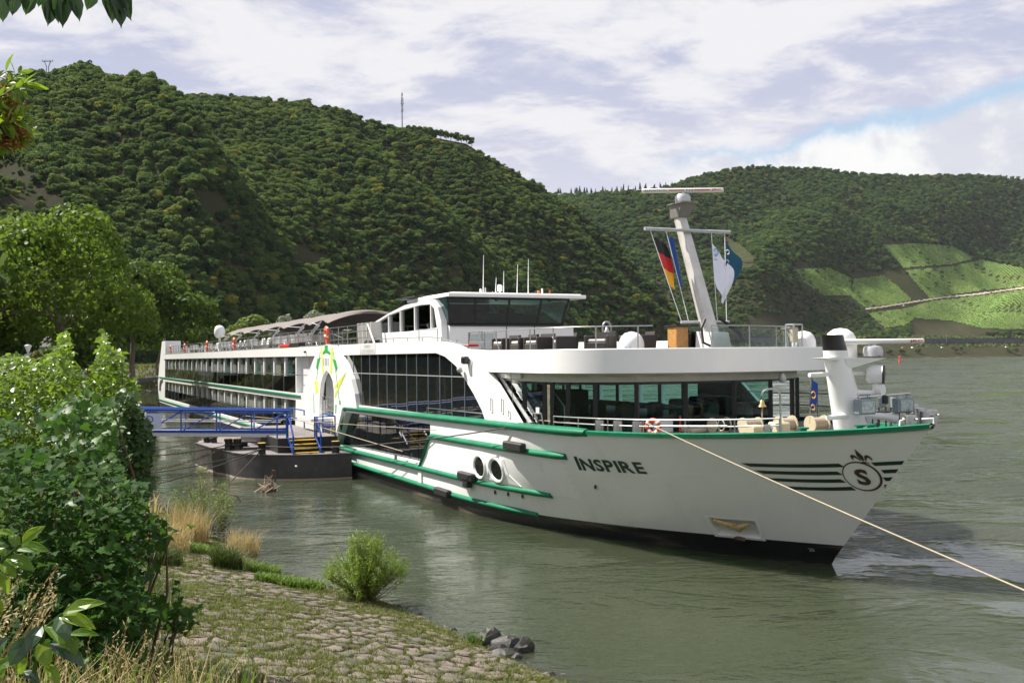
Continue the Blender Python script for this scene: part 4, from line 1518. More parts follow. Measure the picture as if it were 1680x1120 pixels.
PET = [('ygreen', [(39.43, 6.9), (39.17, 6.92), (38.68, 5.33), (39.06, 5.25)]), ('ygreen', [(37.05, 6.88), (36.68, 6.80), (37.01, 5.28), (37.38, 5.40)]),
       ('pgreen', [(38.52, 6.97), (37.86, 6.97), (37.87, 6.7), (37.25, 6.52), (37.35, 6.4), (38.2, 6.53), (38.89, 6.43), (38.98, 6.56), (38.53, 6.71)]),
       ('pgreen', [(40.2, 6.18), (39.49, 6.26), (39.91, 5.82), (40.22, 5.5), (40.53, 5.66)]), ('pgreen', [(36.79, 6.17), (36.16, 6.1), (35.81, 5.68), (36.12, 5.46), (36.44, 5.78)]),
       ('ygreen', [(41.07, 4.97), (39.85, 4.70), (39.80, 4.58), (40.51, 4.74)]), ('ygreen', [(40.95, 4.85), (40.45, 4.72), (39.98, 4.16), (40.62, 4.11)]),
       ('ygreen', [(34.17, 5.43), (36.55, 4.59), (36.5, 4.47), (35.4, 4.76)]), ('ygreen', [(34.3, 5.3), (35.5, 4.68), (36.45, 4.2), (36.4, 3.96)]),
       ('ygreen', [(37.0, 2.4), (36.2, 2.03), (36.95, 1.9)]), ('ygreen', [(40.42, 2.57), (40.42, 2.21), (41.59, 1.98)]),
       ('pgreen', [(39.58, 6.64), (39.52, 6.6), (40.42, 4.92), (40.5, 4.92)]), ('pgreen', [(36.62, 6.57), (36.69, 6.55), (35.58, 3.9), (35.48, 3.9)]),
       ('pgreen', [(35.58, 3.86), (35.3, 3.86), (35.2, 3.64), (35.5, 3.64)]), ('pgreen', [(36.3, 3.6), (36.1, 3.6), (36.2, 3.1), (36.35, 3.1)]), ('pgreen', [(41.25, 4.05), (41.1, 4.05), (41.05, 2.9), (41.2, 2.9)])]
for k, (m_, q) in enumerate(PET):
    o_ = AV + .004 + .0035 * (k % 5)
    n = len(q)
    MB().add([(a, o_, b) for a, b in q] + [(a, AV - .01, b) for a, b in q], [tuple(range(n))] + [(i, (i + 1) % n, (i + 1) % n + n, i + n) for i in range(n)]).build('painted_petal', m_, arch)
for u in (38.05, 38.25, 38.45, 37.75, 38.8):
    MB().box(u - .02, u + .02, AV, AV + .02, 5.78, 6.22).build('arch_slot', 'greyink', arch)
# the lobby behind the door
mb = MB()
mb.add([(36.5, 5.4, 2.85), (40.0, 5.4, 2.85), (40.0, 3.6, 2.85), (36.5, 3.6, 2.85), (36.5, 5.4, 5.6), (40, 5.4, 5.6), (40, 3.6, 5.6), (36.5, 3.6, 5.6)], [(0, 1, 2, 3), (0, 3, 7, 4), (1, 5, 6, 2), (3, 2, 6, 7), (4, 7, 6, 5)])
mb.build('entrance_lobby', 'grey_wall', ship)
MB().box(36.75, 39.75, 3.9, 3.94, 2.86, 4.5).build('lobby_doorway', 'interior', ship)
mb = MB()
for u in (37.0, 37.6, 38.2, 38.8, 39.4):
    mb.tube([(u, 5.75, 2.85), (u, 5.75, 3.95)], .03, 6)
for w in (3.2, 3.55, 3.95):
    mb.tube([(36.9, 5.75, w), (39.6, 5.75, w)], .025, 6)
mb.build('boarding_gate', 'steel', ship)
MB().box(36.9, 40.2, 5.7, 7.1, 2.62, 2.80).build('boarding_step', 'grey_wall', ship)

# ------------------------------------------------------------------ cabin decks
# white band under the sun deck, with rounded lip
mb = MB()
mb.plate([(36.2, 6.36), (121.2, 6.34), (121.2, 6.93), (36.2, 6.95)], [], lambda a, b: (a, BM + .02, b), lambda a, b: (a, BM - .2, b))
tag(mb.build('deck_band', 'white', ship), 'long white band below the sun deck')
mb = MB()
mb.plate([(41.4, 3.86), (46.6, 3.88), (46.6, 6.36), (41.4, 6.36)], [], lambda a, b: (a, 5.30, b), lambda a, b: (a, 5.1, b))
mb.box(46.3, 46.6, 5.1, 5.66, 3.9, 6.36)
tag(mb.build('side_wall', 'grey_wall', ship), 'pale grey wall between the arch and the upper cabins')
MB().plate([(41.4, 1.1), (46.7, 1.1), (46.5, 3.7), (41.4, 3.7)], [], lambda a, b: (a, 5.42, b), lambda a, b: (a, 5.3, b)).build('side_wall', 'grey_wall', ship)
# balcony floor slabs (white edge bands) and back walls
MB().box(44.0, 121.5, 5.0, BM + .01, 3.72, 3.95).build('balcony_edge', 'white', ship)
for (w0, w1, vv) in ((3.95, 6.34, 5.42), (1.22, 3.72, 5.42)):
    for i in range(CAB_N):
        a = CAB_A + CAB_D * i
        p = MB().box(a - .02, a + .32, vv - .12, vv + .12, w0, w1).build('cabin_wall', 'white', ship)
        fr = MB()
        fr.box(a + .34, a + CAB_D - .04, vv - .06, vv - .02, w0, w1)
        fr_o = fr.build('window', 'frame', ship)
        rr = random.Random(i * 7 + int(w0 * 10))
        for k in range(2):
            x0 = a + .38 + k * (CAB_D - .42) / 2
            x1 = x0 + (CAB_D - .42) / 2 - .08
            t = rr.uniform(-.012, .012)
            m_ = rr.choice(['pane', 'pane_teal', 'pane_curtain', 'pane', 'pane_curtain'])
            q = [(x0, vv + t, w0 + .06), (x1, vv - t, w0 + .06), (x1, vv - t, w1 - .08), (x0, vv + t, w1 - .08)]
            MB().add(q, [(0, 1, 2, 3)]).build('pane', m_, fr_o)
        # balcony glass in front
        bw0, bw1 = w0 + .03, w0 + 1.08
        g = MB().box(a + .02, a + CAB_D - .02, BM - .06, BM - .045, bw0, bw1).build('balcony_glass', 'balcony', ship)
        MB().tube([(a, BM - .05, bw0), (a, BM - .05, bw1 + .12)], .022, 5).build('rail_post', 'steel', g)
    MB().tube([(CAB_A - 3.5 if w0 > 3 else CAB_A, BM - .05, w0 + 1.2), (CAB_B, BM - .05, w0 + 1.2)], .025, 6).build('hand_rail', 'steel', ship)
MB().box(CAB_A, CAB_B, 5.05, BM - .02, 1.13, 1.24).build('balcony_edge', 'white', ship)
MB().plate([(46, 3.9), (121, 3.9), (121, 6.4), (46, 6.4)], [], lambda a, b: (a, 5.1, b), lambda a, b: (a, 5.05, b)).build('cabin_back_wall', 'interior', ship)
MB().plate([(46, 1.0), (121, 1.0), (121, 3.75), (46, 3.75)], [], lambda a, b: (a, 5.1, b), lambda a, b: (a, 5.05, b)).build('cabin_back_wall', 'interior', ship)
# small fittings on the pale wall: ladder rungs, lamp, life ring, camera
mb = MB()
for k in range(9):
    mb.tube([(43.9, 5.36, 4.9 + k * .16), (44.3, 5.36, 4.9 + k * .16)], .015, 5)
mb.build('wall_ladder', 'steel', ship)
MB().lathe([(.07, 0), (.1, .05), (.06, .1)], (42.9, 5.32, 6.15), 10, (0, 1, 0)).build('wall_lamp', 'steel', ship)
MB().lathe([(.05, 0), (.09, .06), (.05, .14)], (43.5, 5.72, 6.63), 10, (0, 1, 0)).build('camera_dome', 'frame', ship)

# stern pillar and after end
mb = MB()
mb.hexa([(119.6, BM, 3.9), (127.4, BM, 3.9), (127.4, 3.6, 3.9), (119.6, 3.6, 3.9)], [(120.2, BM - .15, 8.75), (124.2, BM - .15, 8.75), (124.2, 3.6, 8.75), (120.2, 3.6, 8.75)])
tag(mb.build('stern_pillar', 'white', ship), 'tall tapering white pillar at the stern corner')
MB().box(121, 134, -5.4, 5.4, 3.84, 3.9).build('stern_deck', 'deck', ship)
MB().plate([(119.9, .9), (127.3, .9), (127.3, 3.86), (119.9, 3.86)], [], lambda a, b: (a, BM + .006, b), lambda a, b: (a, 5.2, b)).build('side_wall', 'white', ship)
MB().tube([(121.8, BM + .05, 3.62), (123.2, BM + .06, 3.5), (124.2, BM + .06, 3.0), (124.6, BM + .06, 2.1)], .16, 8).build('stern_fender', 'galv', ship, True)
mb = MB()
for u in (127.5, 129.5, 131.5, 133.5):
    mb.tube([(u, 4.6 - (u - 127.5) * .25, 3.9), (u, 4.6 - (u - 127.5) * .25, 5.2)], .03, 5)
for w in (4.5, 5.2):
    mb.tube([(127.5, 4.6, w), (133.5, 3.1, w)], .025, 5)
mb.build('stern_rail', 'steel', ship)

# ------------------------------------------------------------------ sun deck
MB().box(29, 121, -5.45, 5.45, 6.80, 6.93).build('sun_deck', 'deck', ship)
MB().box(36, 121, 5.35, 5.72, 6.93, 7.0).build('deck_gutter', 'deck', ship)


def deck_rail(u0, u1, v0, v1, w, n, h=1.05, bars=(.35, .7, 1.05), name='deck_rail'):
    r_ = MB()
    for b in bars:
        r_.tube([(u0, v0, w + b), (u1, v1, w + b)], .022, 5)
    o_ = r_.build(name, 'steel', ship)
    for i in range(n + 1):
        k = i / n
        u, v = u0 + (u1 - u0) * k, v0 + (v1 - v0) * k
        MB().tube([(u, v, w), (u, v, w + h)], .026, 5).build('rail_post', 'steel', o_)
    return o_


for a, b in ((31.6, 39), (39, 52), (52, 66), (66, 80), (80, 94), (94, 108), (108, 119.8)):
    deck_rail(a, b, 5.4, 5.4, 6.93, max(4, int((b - a) / 2.0)))
    deck_rail(a, b, -5.4, -5.4, 6.93, max(3, int((b - a) / 2.6)))
MB().tube([(31.6, 5.4, 7.98), (30.4, 5.4, 6.95)], .04, 6).build('stair_rail', 'white', ship)
MB().tube([(31.9, 5.3, 7.98), (30.8, 5.3, 6.95)], .04, 6).build('stair_rail', 'white', ship)

# awning: a row of barrel-shaped canvas bays on slanted posts
BAY = [46.2, 50.5, 58.6, 66.3, 74.7, 81.5, 88.2]
vc, hw = .35, 3.35
for i, (a, b) in enumerate(zip(BAY, BAY[1:])):
    rows = []
    for s in np.linspace(0, 1, 9):
        u = a + .05 + (b - a - .1) * s
        pull = .9 * math.sin(math.pi * s)
        r = []
        for t in np.linspace(-1, 1, 17):
            edge = abs(t) ** 4
            v = vc + (hw - .28 * math.sin(math.pi * s) * edge) * t
            w = 8.55 + .74 * math.cos(t * math.pi / 2) ** .9 + (.26 * math.sin(math.pi * s) ** .8) * (1 - edge) + .27 * edge * math.sin(math.pi * s)
            r.append((u, v, w))
        rows.append(r)
    if i == 0:        # the forward end sweeps out to two points
        rows[0] = [(p[0] - 1.1 * abs(t) ** 2 + .5, p[1], p[2] - .02) for p, t in zip(rows[0], np.linspace(-1, 1, 17))]
    mb = MB().grid(rows)
    n_ = len(mb.v)
    mb.add([(p[0], p[1], p[2] - .035) for r in rows for p in r], [])
    k_ = len(rows[0])
    mb.f += [(j * k_ + q + n_, (j + 1) * k_ + q + n_, (j + 1) * k_ + q + 1 + n_, j * k_ + q + 1 + n_) for j in range(len(rows) - 1) for q in range(k_ - 1)]
    mb.m += [0] * (len(mb.f) - len(mb.m))
    aw = mb.build('awning', 'awning', ship, True, 60)
    for sd in (1, -1):
        v0 = vc + sd * hw
        MB().tube([(a + .3, v0 + sd * .25, 8.66), (a + 2.6, v0 + sd * .9, 6.95)], .045, 6).build('awning_post', 'galv', aw)
        MB().tube([(a + 1.2, v0 + sd * .5, 8.0), (a + 2.4, v0 - sd * .2, 8.45), (b - .6, v0, 8.68)], .03, 5).build('awning_strut', 'galv', aw)
        MB().tube([(a + 4.4, v0 + sd * .7, 6.95), (a + 2.4, v0 - sd * .1, 8.62)], .035, 5).build('awning_post', 'galv', aw)

# stern satellite dome on its post
sd_ = MB().lathe([(.32, 0), (.52, .12), (.60, .45), (.60, .85), (.5, 1.15), (.3, 1.33), (.02, 1.4)], (99, 2.0, 8.75), 18).build('satellite_dome', 'white', ship, True, 50)
tag(sd_, 'white dome on a post near the stern')
MB().tube([(99, 2, 6.93), (99, 2, 8.8)], .12, 8).build('dome_post', 'white', sd_)
MB().tube([(97.2, 2, 8.72), (100.8, 2, 8.72)], .03, 5).build('dome_bracket', 'galv', sd_)

# ------------------------------------------------------------------ wheelhouse
whl = MB()
whl.box(25.0, 30.0, -3.25, 3.42, 6.2, 7.72)
wheel = tag(whl.build('wheelhouse', 'white', ship), 'wheelhouse with outward leaning dark windows')
for v in (.46, -1.06):
    MB().box(24.985, 25.01, v - .02, v + .02, 6.5, 7.72).build('panel_joint', 'frame', wheel)
MB().box(24.93, 25.0, -3.3, 3.45, 7.66, 7.74).build('window_sill', 'frame', wheel)
FR = [(25.0, 3.42), (25.0, 2.10), (25.0, .42), (25.0, -1.2), (25.0, -2.62), (26.6, -3.42)]
LEAN = .38


def wp(u, v, w):
    k = (w - 7.74) / 1.3
    cv = .09
    return (u - LEAN * k if u < 26 else u - LEAN * k * .4, (v + cv) * (1 + .075 * k) - cv, w)


frame = MB()
for (a, b) in zip(FR, FR[1:]):
    q0, q1 = wp(*a, 7.80), wp(*b, 7.80)
    t0, t1 = wp(*a, 8.98), wp(*b, 8.98)
    g = MB().add([q0, q1, t1, t0], [(0, 1, 2, 3)]).build('wheelhouse_window', 'wheel_glass', wheel)
for p in FR:
    frame.tube([wp(p[0] - .01, p[1], 7.7), wp(p[0] - .01, p[1], 9.05)], .06, 4)
for w in (7.77, 9.0):
    frame.tube([wp(p[0], p[1], w) for p in FR], .06, 4)
frame.build('window_frame', 'frame', wheel)
MB().add([wp(25, 3.42, 7.8), (30, 3.42, 7.8), (30, 3.6, 8.98), wp(25, 3.42, 8.98)], [(0, 1, 2, 3)]).build('wheelhouse_window', 'pane_teal', wheel)
MB().add([wp(26.6, -3.42, 7.8), (30, -3.42, 7.8), (30, -3.6, 8.98), wp(26.6, -3.42, 8.98)], [(0, 1, 2, 3)]).build('wheelhouse_window', 'wheel_glass', wheel)
mb = MB()
mb.box(25.1, 30, -3.2, 3.3, 7.70, 7.76); mb.box(29.8, 29.9, -.8, 3.3, 7.7, 9.0)
mb.bevbox(26.0, 27.0, -1.8, 1.8, 7.74, 8.35, .08); mb.bevbox(27.6, 28.2, .2, .9, 7.74, 8.7, .1); mb.bevbox(27.6, 28.2, -1.3, -.6, 7.74, 8.7, .1)
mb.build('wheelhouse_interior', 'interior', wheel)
mb = MB()
rf = [(24.35, 3.72), (24.35, -3.85), (30.2, -3.85), (30.2, 3.72)]
mb.bevbox(24.38, 30.2, -3.66, 3.7, 9.03, 9.2, .02)
mb.bevbox(24.6, 30, -3.5, 3.4, 9.2, 9.27, .03)
tag(mb.build('wheelhouse_roof', 'white', wheel), 'flat white roof over the wheelhouse')
MB().bevbox(28.6, 31.0, 2.2, 3.9, 9.22, 9.3, .03).build('solar_panel', 'frame', wheel)
for v in (1.2, -1.7):
    MB().lathe([(.05, 0), (.09, .04), (.09, .1), (.04, .14)], (24.55, v, 8.86), 10).build('roof_speaker', 'frame', wheel)
for v, h in ((1.02, 2.0), (.35, .9), (-.1, 1.25), (-.85, 1.6), (-1.48, 1.9)):
    MB().tube([(26.5, v, 9.25), (26.5 + random.uniform(-.05, .05), v - .04, 9.25 + h)], [.03, .012], 6).build('aerial', 'white', wheel)
for v, m_, r_, h in ((1.55, 'white', .06, .22), (1.3, 'galv', .04, .28), (-1.62, 'orange', .075, .18), (-1.82, 'white', .05, .3), (-2.25, 'red', .04, .22), (.7, 'galv', .03, .1), (.9, 'galv', .03, .1)):
    MB().lathe([(r_ * .6, 0), (r_, .06), (r_, h), (r_ * .6, h + .04)], (25.6, v, 9.25), 8).build('roof_light', m_, wheel)
MB().lathe([(.05, 0), (.05, .15), (.13, .16), (.13, .42), (.08, .48)], (25.6, .52, 9.25), 10).build('radio_beacon', 'white', wheel, True)

# the sweeping glazed wing behind the wheelhouse
WO = [(36.8, 7.0), (36.4, 7.6), (36.1, 8.15), (33.0, 8.62), (30.5, 8.92), (27.84, 9.04), (26.2, 8.98), (25.7, 8.6), (25.3, 7.9), (25.2, 6.95)]
WG = [(36.2, 7.6), (35.95, 8.06), (33.0, 8.52), (30.5, 8.72), (28.0, 8.82), (26.7, 8.78), (26.2, 8.55), (25.85, 7.62), (30, 7.55)]
wing = MB().plate(WO, [WG], lambda a, b: (a, 3.75, b), lambda a, b: (a, 3.45, b)).build('deck_house', 'white', ship)
tag(wing, 'white curved deck house with slanted glazing behind the wheelhouse')
panes(WG, [26.7, 29.0, 31.2, 33.15, 34.87], [], 3.62, wing, 'clear')
for u, w in ((26.7, 8.75), (29.0, 8.78), (31.2, 8.66), (33.15, 8.48), (34.87, 8.22)):
    MB().box(u - .05, u + .05, 3.55, 3.74, 7.56, w).build('mullion', 'white', wing)
MB().add([(36.4, 3.5, 7.3), (36.4, -3, 7.3), (36.0, -3, 8.15), (36.0, 3.5, 8.15), (36.8, 3.5, 6.93), (36.8, -3, 6.93)], [(4, 5, 1, 0)]).build('deck_house_end', 'white', wing)
MB().box(30, 36.4, -3.1, -2.9, 6.93, 7.6).build('deck_house_side', 'white', wing)
MB().lathe([(.5, 0), (.48, .12), (.35, .3), (.05, .38)], (33.2, 4.6, 6.93), 14).build('deck_fan', 'blackm', ship, True)
MB().tube([(25.2, 4.9, 6.95), (25.2, 4.9, 7.5), (22.8, 4.9, 7.45), (22.8, 4.9, 6.9)], .022, 5).build('deck_hoop', 'steel', ship)
mb = MB()
mb.tube([(32, 5.55, 7.15), (26, 5.55, 7.13), (22, 5.55, 7.08), (20.5, 5.55, 6.98), (19, 5.55, 6.8), (17.8, 5.55, 6.66)], .025, 6)
for u, w in ((31, 6.95), (29, 6.95), (27, 6.95), (25, 6.93), (23, 6.9), (20.7, 6.87), (19, 6.72), (17.9, 6.5)):
    mb.tube([(u, 5.55, w - .05), (u, 5.55, w + .19)], .018, 5)
mb.build('edge_rail', 'steel', ship)

# sign on the white band
mb = MB()
sg = MB().box(29.3, 32.0, 5.7, 5.712, 6.42, 6.93).build('notice_board', 'grey_wall', ship)
mb = MB()
lettering(mb, 'NBRE', lambda a, b: (31.15 - a, 5.717, 6.72 + b), .15, .95)
lettering(mb, 'LOCKERAG', lambda a, b: (31.85 - a, 5.717, 6.47 + b), .16, 2.35)
mb.build('notice_lettering', 'greyink', sg)
# search light and camera on the sweeping wall
sl = MB().bevbox(17.3, 17.6, 5.72, 5.98, 5.92, 6.22, .05).build('wall_searchlight', 'frame', ship)
MB().lathe([(.12, 0), (.14, .1), (.06, .2)], (17.9, 5.8, 5.72), 10, (.3, 1, -.3)).build('lamp_head', 'galv', sl)
MB().tube([(17.2, 5.72, 5.5), (17.1, 5.75, 6.1)], .03, 5).build('lamp_bracket', 'white', sl)
for u, w, h in ((15.25, 4.42, .55), (14.3, 4.42, .55), (13.7, 4.15, .28)):
    c = [(u + .09, w - h / 2), (u + .09, w + h / 2 - .07), (u, w + h / 2), (u - .09, w + h / 2 - .06), (u - .09, w - h / 2), (u, w - h / 2 - .03)]
    MB().tube([(a, 5.715, b) for a, b in c + c[:1]], .012, 4).build('wall_hatch', 'galv', ship)

# ------------------------------------------------------------------ fore lounge: curved wall of teal glass
fl = MB()
FW = lambda d: (11.8 - 3.2 * math.sin(R(d)), 5.25 * math.cos(R(d)))
SP = [(17.6, 5.25), (16.2, 5.25), (15.0, 5.25), (13.4, 5.25)] + [FW(d) for d in (0, 8, 20, 34.8, 53, 72.7, 93.6, 114, 134.5, 158, 180)] + [(14.5, -5.25), (17.5, -5.25)]
for (a, b) in zip(SP, SP[1:]):
    d_ = Vector((b[0] - a[0], b[1] - a[1])).normalized() * .09
    a2, b2 = (a[0] + d_.x, a[1] + d_.y), (b[0] - d_.x, b[1] - d_.y)
    fl.tube([(a[0], a[1], 3.6), (a[0], a[1], 5.29)], .10, 4)
    MB().add([(*a2, 3.75), (*b2, 3.75), (*b2, 5.24), (*a2, 5.24)], [(0, 1, 2, 3)]).build('lounge_pane', 'glass', ship)
fl.grid([[(u, v, 5.22), (u, v, 5.31)] for u, v in SP]); fl.grid([[(u, v, 3.60), (u, v, 3.80)] for u, v in SP])
for q in PORT:
    MB().add([(a, -5.6, b) for a, b in q], [(0, 1, 2, 3)]).build('port_pane', 'glass', ship)
tag(fl.build('fore_lounge_frame', 'frame', ship), 'black framing of the curved fore lounge windows')
MB().grid([[(u, v, 5.31), (u, v, 5.68)] for u, v in SP]).build('lounge_lintel', mat('lintel_paint', (.60, .59, .52), .5, var=.05), ship)
mb = MB()
mb.add([(*FW(d), 3.66) for d in range(0, 181, 10)] + [(22, -5.2, 3.66), (22, 5.2, 3.66)], [tuple(range(21))])
mb.add([(*FW(d), 5.5) for d in range(0, 181, 10)] + [(22, -5.2, 5.5), (22, 5.2, 5.5)], [tuple(range(21))])
mb.box(36.2, 36.3, -5.2, 5.2, 3.66, 6.3); mb.add([(22, -5.6, 3.66), (36, -5.6, 3.66), (36, 5.4, 3.66), (22, 5.4, 3.66)], [(0, 1, 2, 3)]); mb.add([(22, -5.6, 5.5), (36, -5.6, 5.5), (36, 5.4, 5.5), (22, 5.4, 5.5)], [(0, 1, 2, 3)])
mb.bevbox(17, 18, .5, 3.2, 3.66, 4.8, .05)
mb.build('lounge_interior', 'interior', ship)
for (u, v) in ((12, 1.5), (12.5, -1.2), (11, -3), (13.5, 3), (10.3, .3), (14, -3.2)):
    t = MB().lathe([(.3, 0), (.05, .04), (.05, .7), (.45, .71), (.45, .75)], (u, v, 3.66), 12).build('lounge_table', 'interior', ship)
    for a in (0, 2.1, 4.2):
        MB().bevbox(u + .75 * math.cos(a) - .24, u + .75 * math.cos(a) + .24, v + .75 * math.sin(a) - .24, v + .75 * math.sin(a) + .24, 3.66, 4.5, .08).build('lounge_chair', 'wicker', t)
# side door region: white header, sliding door, notice
MB().box(13.5, 15.9, 5.30, 5.36, 5.40, 5.58).build('door_header', 'white', ship)
MB().box(12.05, 12.3, 5.33, 5.36, 4.18, 4.42).build('door_notice', 'white', ship)
# staircase up to the sun deck behind the sweeping foot
stp = MB()
A0, A1 = Vector((15.5, 5.35, 5.6)), Vector((12.55, 5.35, 3.72))
for s in (-.0, -.75):
    stp.hexa([(A0.x + .12, 5.37 + s, A0.z), (A0.x + .12, 5.33 + s, A0.z), (A1.x + .12, 5.33 + s, A1.z), (A1.x + .12, 5.37 + s, A1.z)], [(A0.x - .16, 5.37 + s, A0.z), (A0.x - .16, 5.33 + s, A0.z), (A1.x - .16, 5.33 + s, A1.z), (A1.x - .16, 5.37 + s, A1.z)])
st_o = stp.build('stair_stringer', 'galv', ship)
tag(st_o, 'steep grey stair behind the white sweeping wall')
for k in range(9):
    p = A0.lerp(A1, (k + .5) / 9)
    MB().box(p.x - .14, p.x + .14, 4.6, 5.33, p.z - .02, p.z + .02).build('stair_tread', 'deck', st_o)
MB().tube([(14.6, 4.55, 6.3), (11.7, 4.55, 4.45), (11.7, 4.55, 3.7)], .025, 6).build('stair_hand_rail', 'steel', st_o)
MB().tube([(14.0, 5.5, 5.62), (13.95, 5.45, 4.4), (13.9, 5.4, 3.7)], .012, 4).build('pull_cord', 'rope', ship)

# ------------------------------------------------------------------ radar mast on the upper fore deck
mast = MB()
B0, B1 = Vector((9.2, 0, 6.3)), Vector((11.15, 0, 11.15))


def mast_ring(t, k=1.0):
    p = B0.lerp(B1, t)
    h, g = (.26 - .07 * t) * k, (.21 - .05 * t) * k
    return [(p.x - h, -g, p.z), (p.x - h * .4, -g * 1.25, p.z), (p.x + h * .6, -g * 1.2, p.z), (p.x + h, -g * .8, p.z), (p.x + h, g * .8, p.z), (p.x + h * .6, g * 1.2, p.z), (p.x - h * .4, g * 1.25, p.z), (p.x - h, g, p.z)]


mast.grid([mast_ring(t) for t in np.linspace(0, 1, 9)], close=True)
mast_o = tag(mast.build('radar_mast', 'mastm', ship, True, 50), 'silver raked mast with radar bar and flag yards')
MB().hexa([(8.75, -.42, 6.24), (8.75, .42, 6.24), (9.75, .42, 6.24), (9.75, -.42, 6.24)], [(8.9, -.36, 6.95), (8.9, .36, 6.95), (9.75, .36, 7.0), (9.75, -.36, 7.0)]).build('mast_foot', 'white', mast_o)
hd = MB()
hd.hexa([(10.93, -.24, 11.15), (10.93, .24, 11.15), (11.42, .24, 11.15), (11.42, -.24, 11.15)], [(10.6, -.30, 11.62), (10.6, .30, 11.62), (11.35, .30, 11.62), (11.35, -.30, 11.62)])
hd.box(10.52, 11.4, -.36, .36, 11.62, 11.655)
hd.build('mast_head', mat('mast_head_grey', (.20, .19, .17), .5, var=.1), mast_o)
MB().lathe([(.2, 0), (.27, .05), (.28, .22), (.22, .32), (.08, .34), (.08, .42)], (10.95, 0, 11.655), 14).build('radar_motor', 'galv', mast_o, True, 40)


def radar_bar(cu, cv, cw, half, ang, words, parent, r=.085):
    """Rotating radar scanner: long rounded bar turned by ang about the vertical."""
    d = Vector((math.cos(ang), math.sin(ang), 0)); n = Vector((-d.y, d.x, 0))
    c = Vector((cu, cv, cw))
    rows = []
    for s in (-half, -half + .02, half - .02, half):
        k = .8 if abs(s) == half else 1
        rows.append([c + d * s + n * (.075 * k * math.cos(t) * (1.0 if math.cos(t) > 0 else .8)) + Vector((0, 0, r * k * math.sin(t))) for t in np.linspace(0, 2 * math.pi, 13)[:-1]])
    mb = MB().grid([[tuple(p) for p in q] for q in rows], close=True)
    mb.add([tuple(p) for p in rows[0]], [tuple(range(12))]); mb.add([tuple(p) for p in rows[-1]], [tuple(range(12))])
    bar = mb.build('radar_scanner', mat('radar_white', (.74, .73, .68), .35, var=.03), parent, True, 50)
    return bar, c, d, n


# the long side of the bar faces the landing
ang = math.atan2(-.902, -.432)
bar, c, d, n = radar_bar(10.95, 0, 12.12, 1.47, ang, None, mast_o)
side_n = n if (S_MAT.to_3x3() @ n).y < 0 else -n
rt = d if (S_MAT.to_3x3() @ d).x > 0 else -d
bp = lambda a, b: tuple(c + rt * a + side_n * .082 + Vector((0, 0, b)))
mb = MB(); lettering(mb, 'ALPHATRON', lambda a, b: bp(-1.40 + a, -.035 + b), .07, .82); mb.build('radar_lettering', 'ink', mast_o)
mb = MB(); lettering(mb, 'JRC', lambda a, b: bp(1.03 + a, -.04 + b), .085, .34, .02)
mb.add([bp(-.53, -.015), bp(.05, -.015), bp(.05, .02), bp(-.53, .02)], [(0, 1, 2, 3)]); mb.add([bp(.4, -.015), bp(.97, -.015), bp(.97, .02), bp(.4, .02)], [(0, 1, 2, 3)])
mb.build('radar_lettering', 'red', mast_o)
mb = MB()
for k in range(3):
    x0 = .1 + k * .1
    mb.add([bp(x0, -.02), bp(x0 + .05, -.02), bp(x0 + .07, .025), bp(x0 + .02, .025)], [(0, 1, 2, 3)])
mb.build('radar_lettering', 'ink', mast_o)
yd = MB(); yd.tube([(10.65, 1.85, 10.62), (10.65, -1.85, 10.66)], .06, 8); yd.build('flag_yard', 'galv', mast_o, True)
yd = MB(); yd.tube([(9.75, 1.0, 7.32), (9.75, -1.05, 7.34)], .05, 8); yd.build('flag_yard', 'galv', mast_o, True)
HAL = [(1.62, .98), (.95, .68), (-1.02, -.55), (-1.62, -.95)]
for v1, v0 in HAL:
    MB().tube([(10.65, v1, 10.6), (9.75, v0, 7.36)], .012, 5).build('halyard', 'white', mast_o)
MB().tube([(9.25, .35, 7.4), (9.1, .62, 7.1), (9.0, .62, 6.6), (8.9, .3, 6.45)], .045, 7).build('cable_hose', 'blackm', mast_o, True)
MB().tube([(9.3, -.3, 7.45), (9.3, -.8, 7.15), (9.3, -1.15, 6.95), (9.2, -1.2, 6.7), (9.2, -.9, 6.66)], [.05, .07, .1, .1, .06], 8).build('cable_hose', 'blackm', mast_o, True)
MB().lathe([(.04, 0), (.04, .03)], (9.62, .22, 7.7), 8, (-.3, 1, 0)).build('mast_bolt', 'galv', mast_o)

# white satellite domes
for (u, v, lab) in ((11.0, 2.22, 'white satellite dome in front of the bar, lettered in blue'), (9.6, -4.3, 'white satellite dome at the far end of the curved deck')):
    dm = MB().lathe([(.42, -.05), (.445, 0), (.45, .32), (.43, .46), (.36, .62), (.24, .73), (.02, .79)], (u, v, 6.24), 24).build('satellite_dome', 'white', ship, True, 60)
    tag(dm, lab)
    mb = MB()
    av = Vector((0, 0, EYE)); toc = (S_MAT.inverted() @ av) - Vector((u, v, 6.4)); a0 = math.atan2(toc.y, toc.x)
    # the word wraps round the dome and sits to the left of the middle
    lettering(mb, 'Sea Tel', lambda a, b: (u + .457 * math.cos(a0 - 1.35 + a / .45), v + .457 * math.sin(a0 - 1.35 + a / .45), 6.37 + b), .12, .58)
    mb.build('dome_lettering', 'skyink', dm)


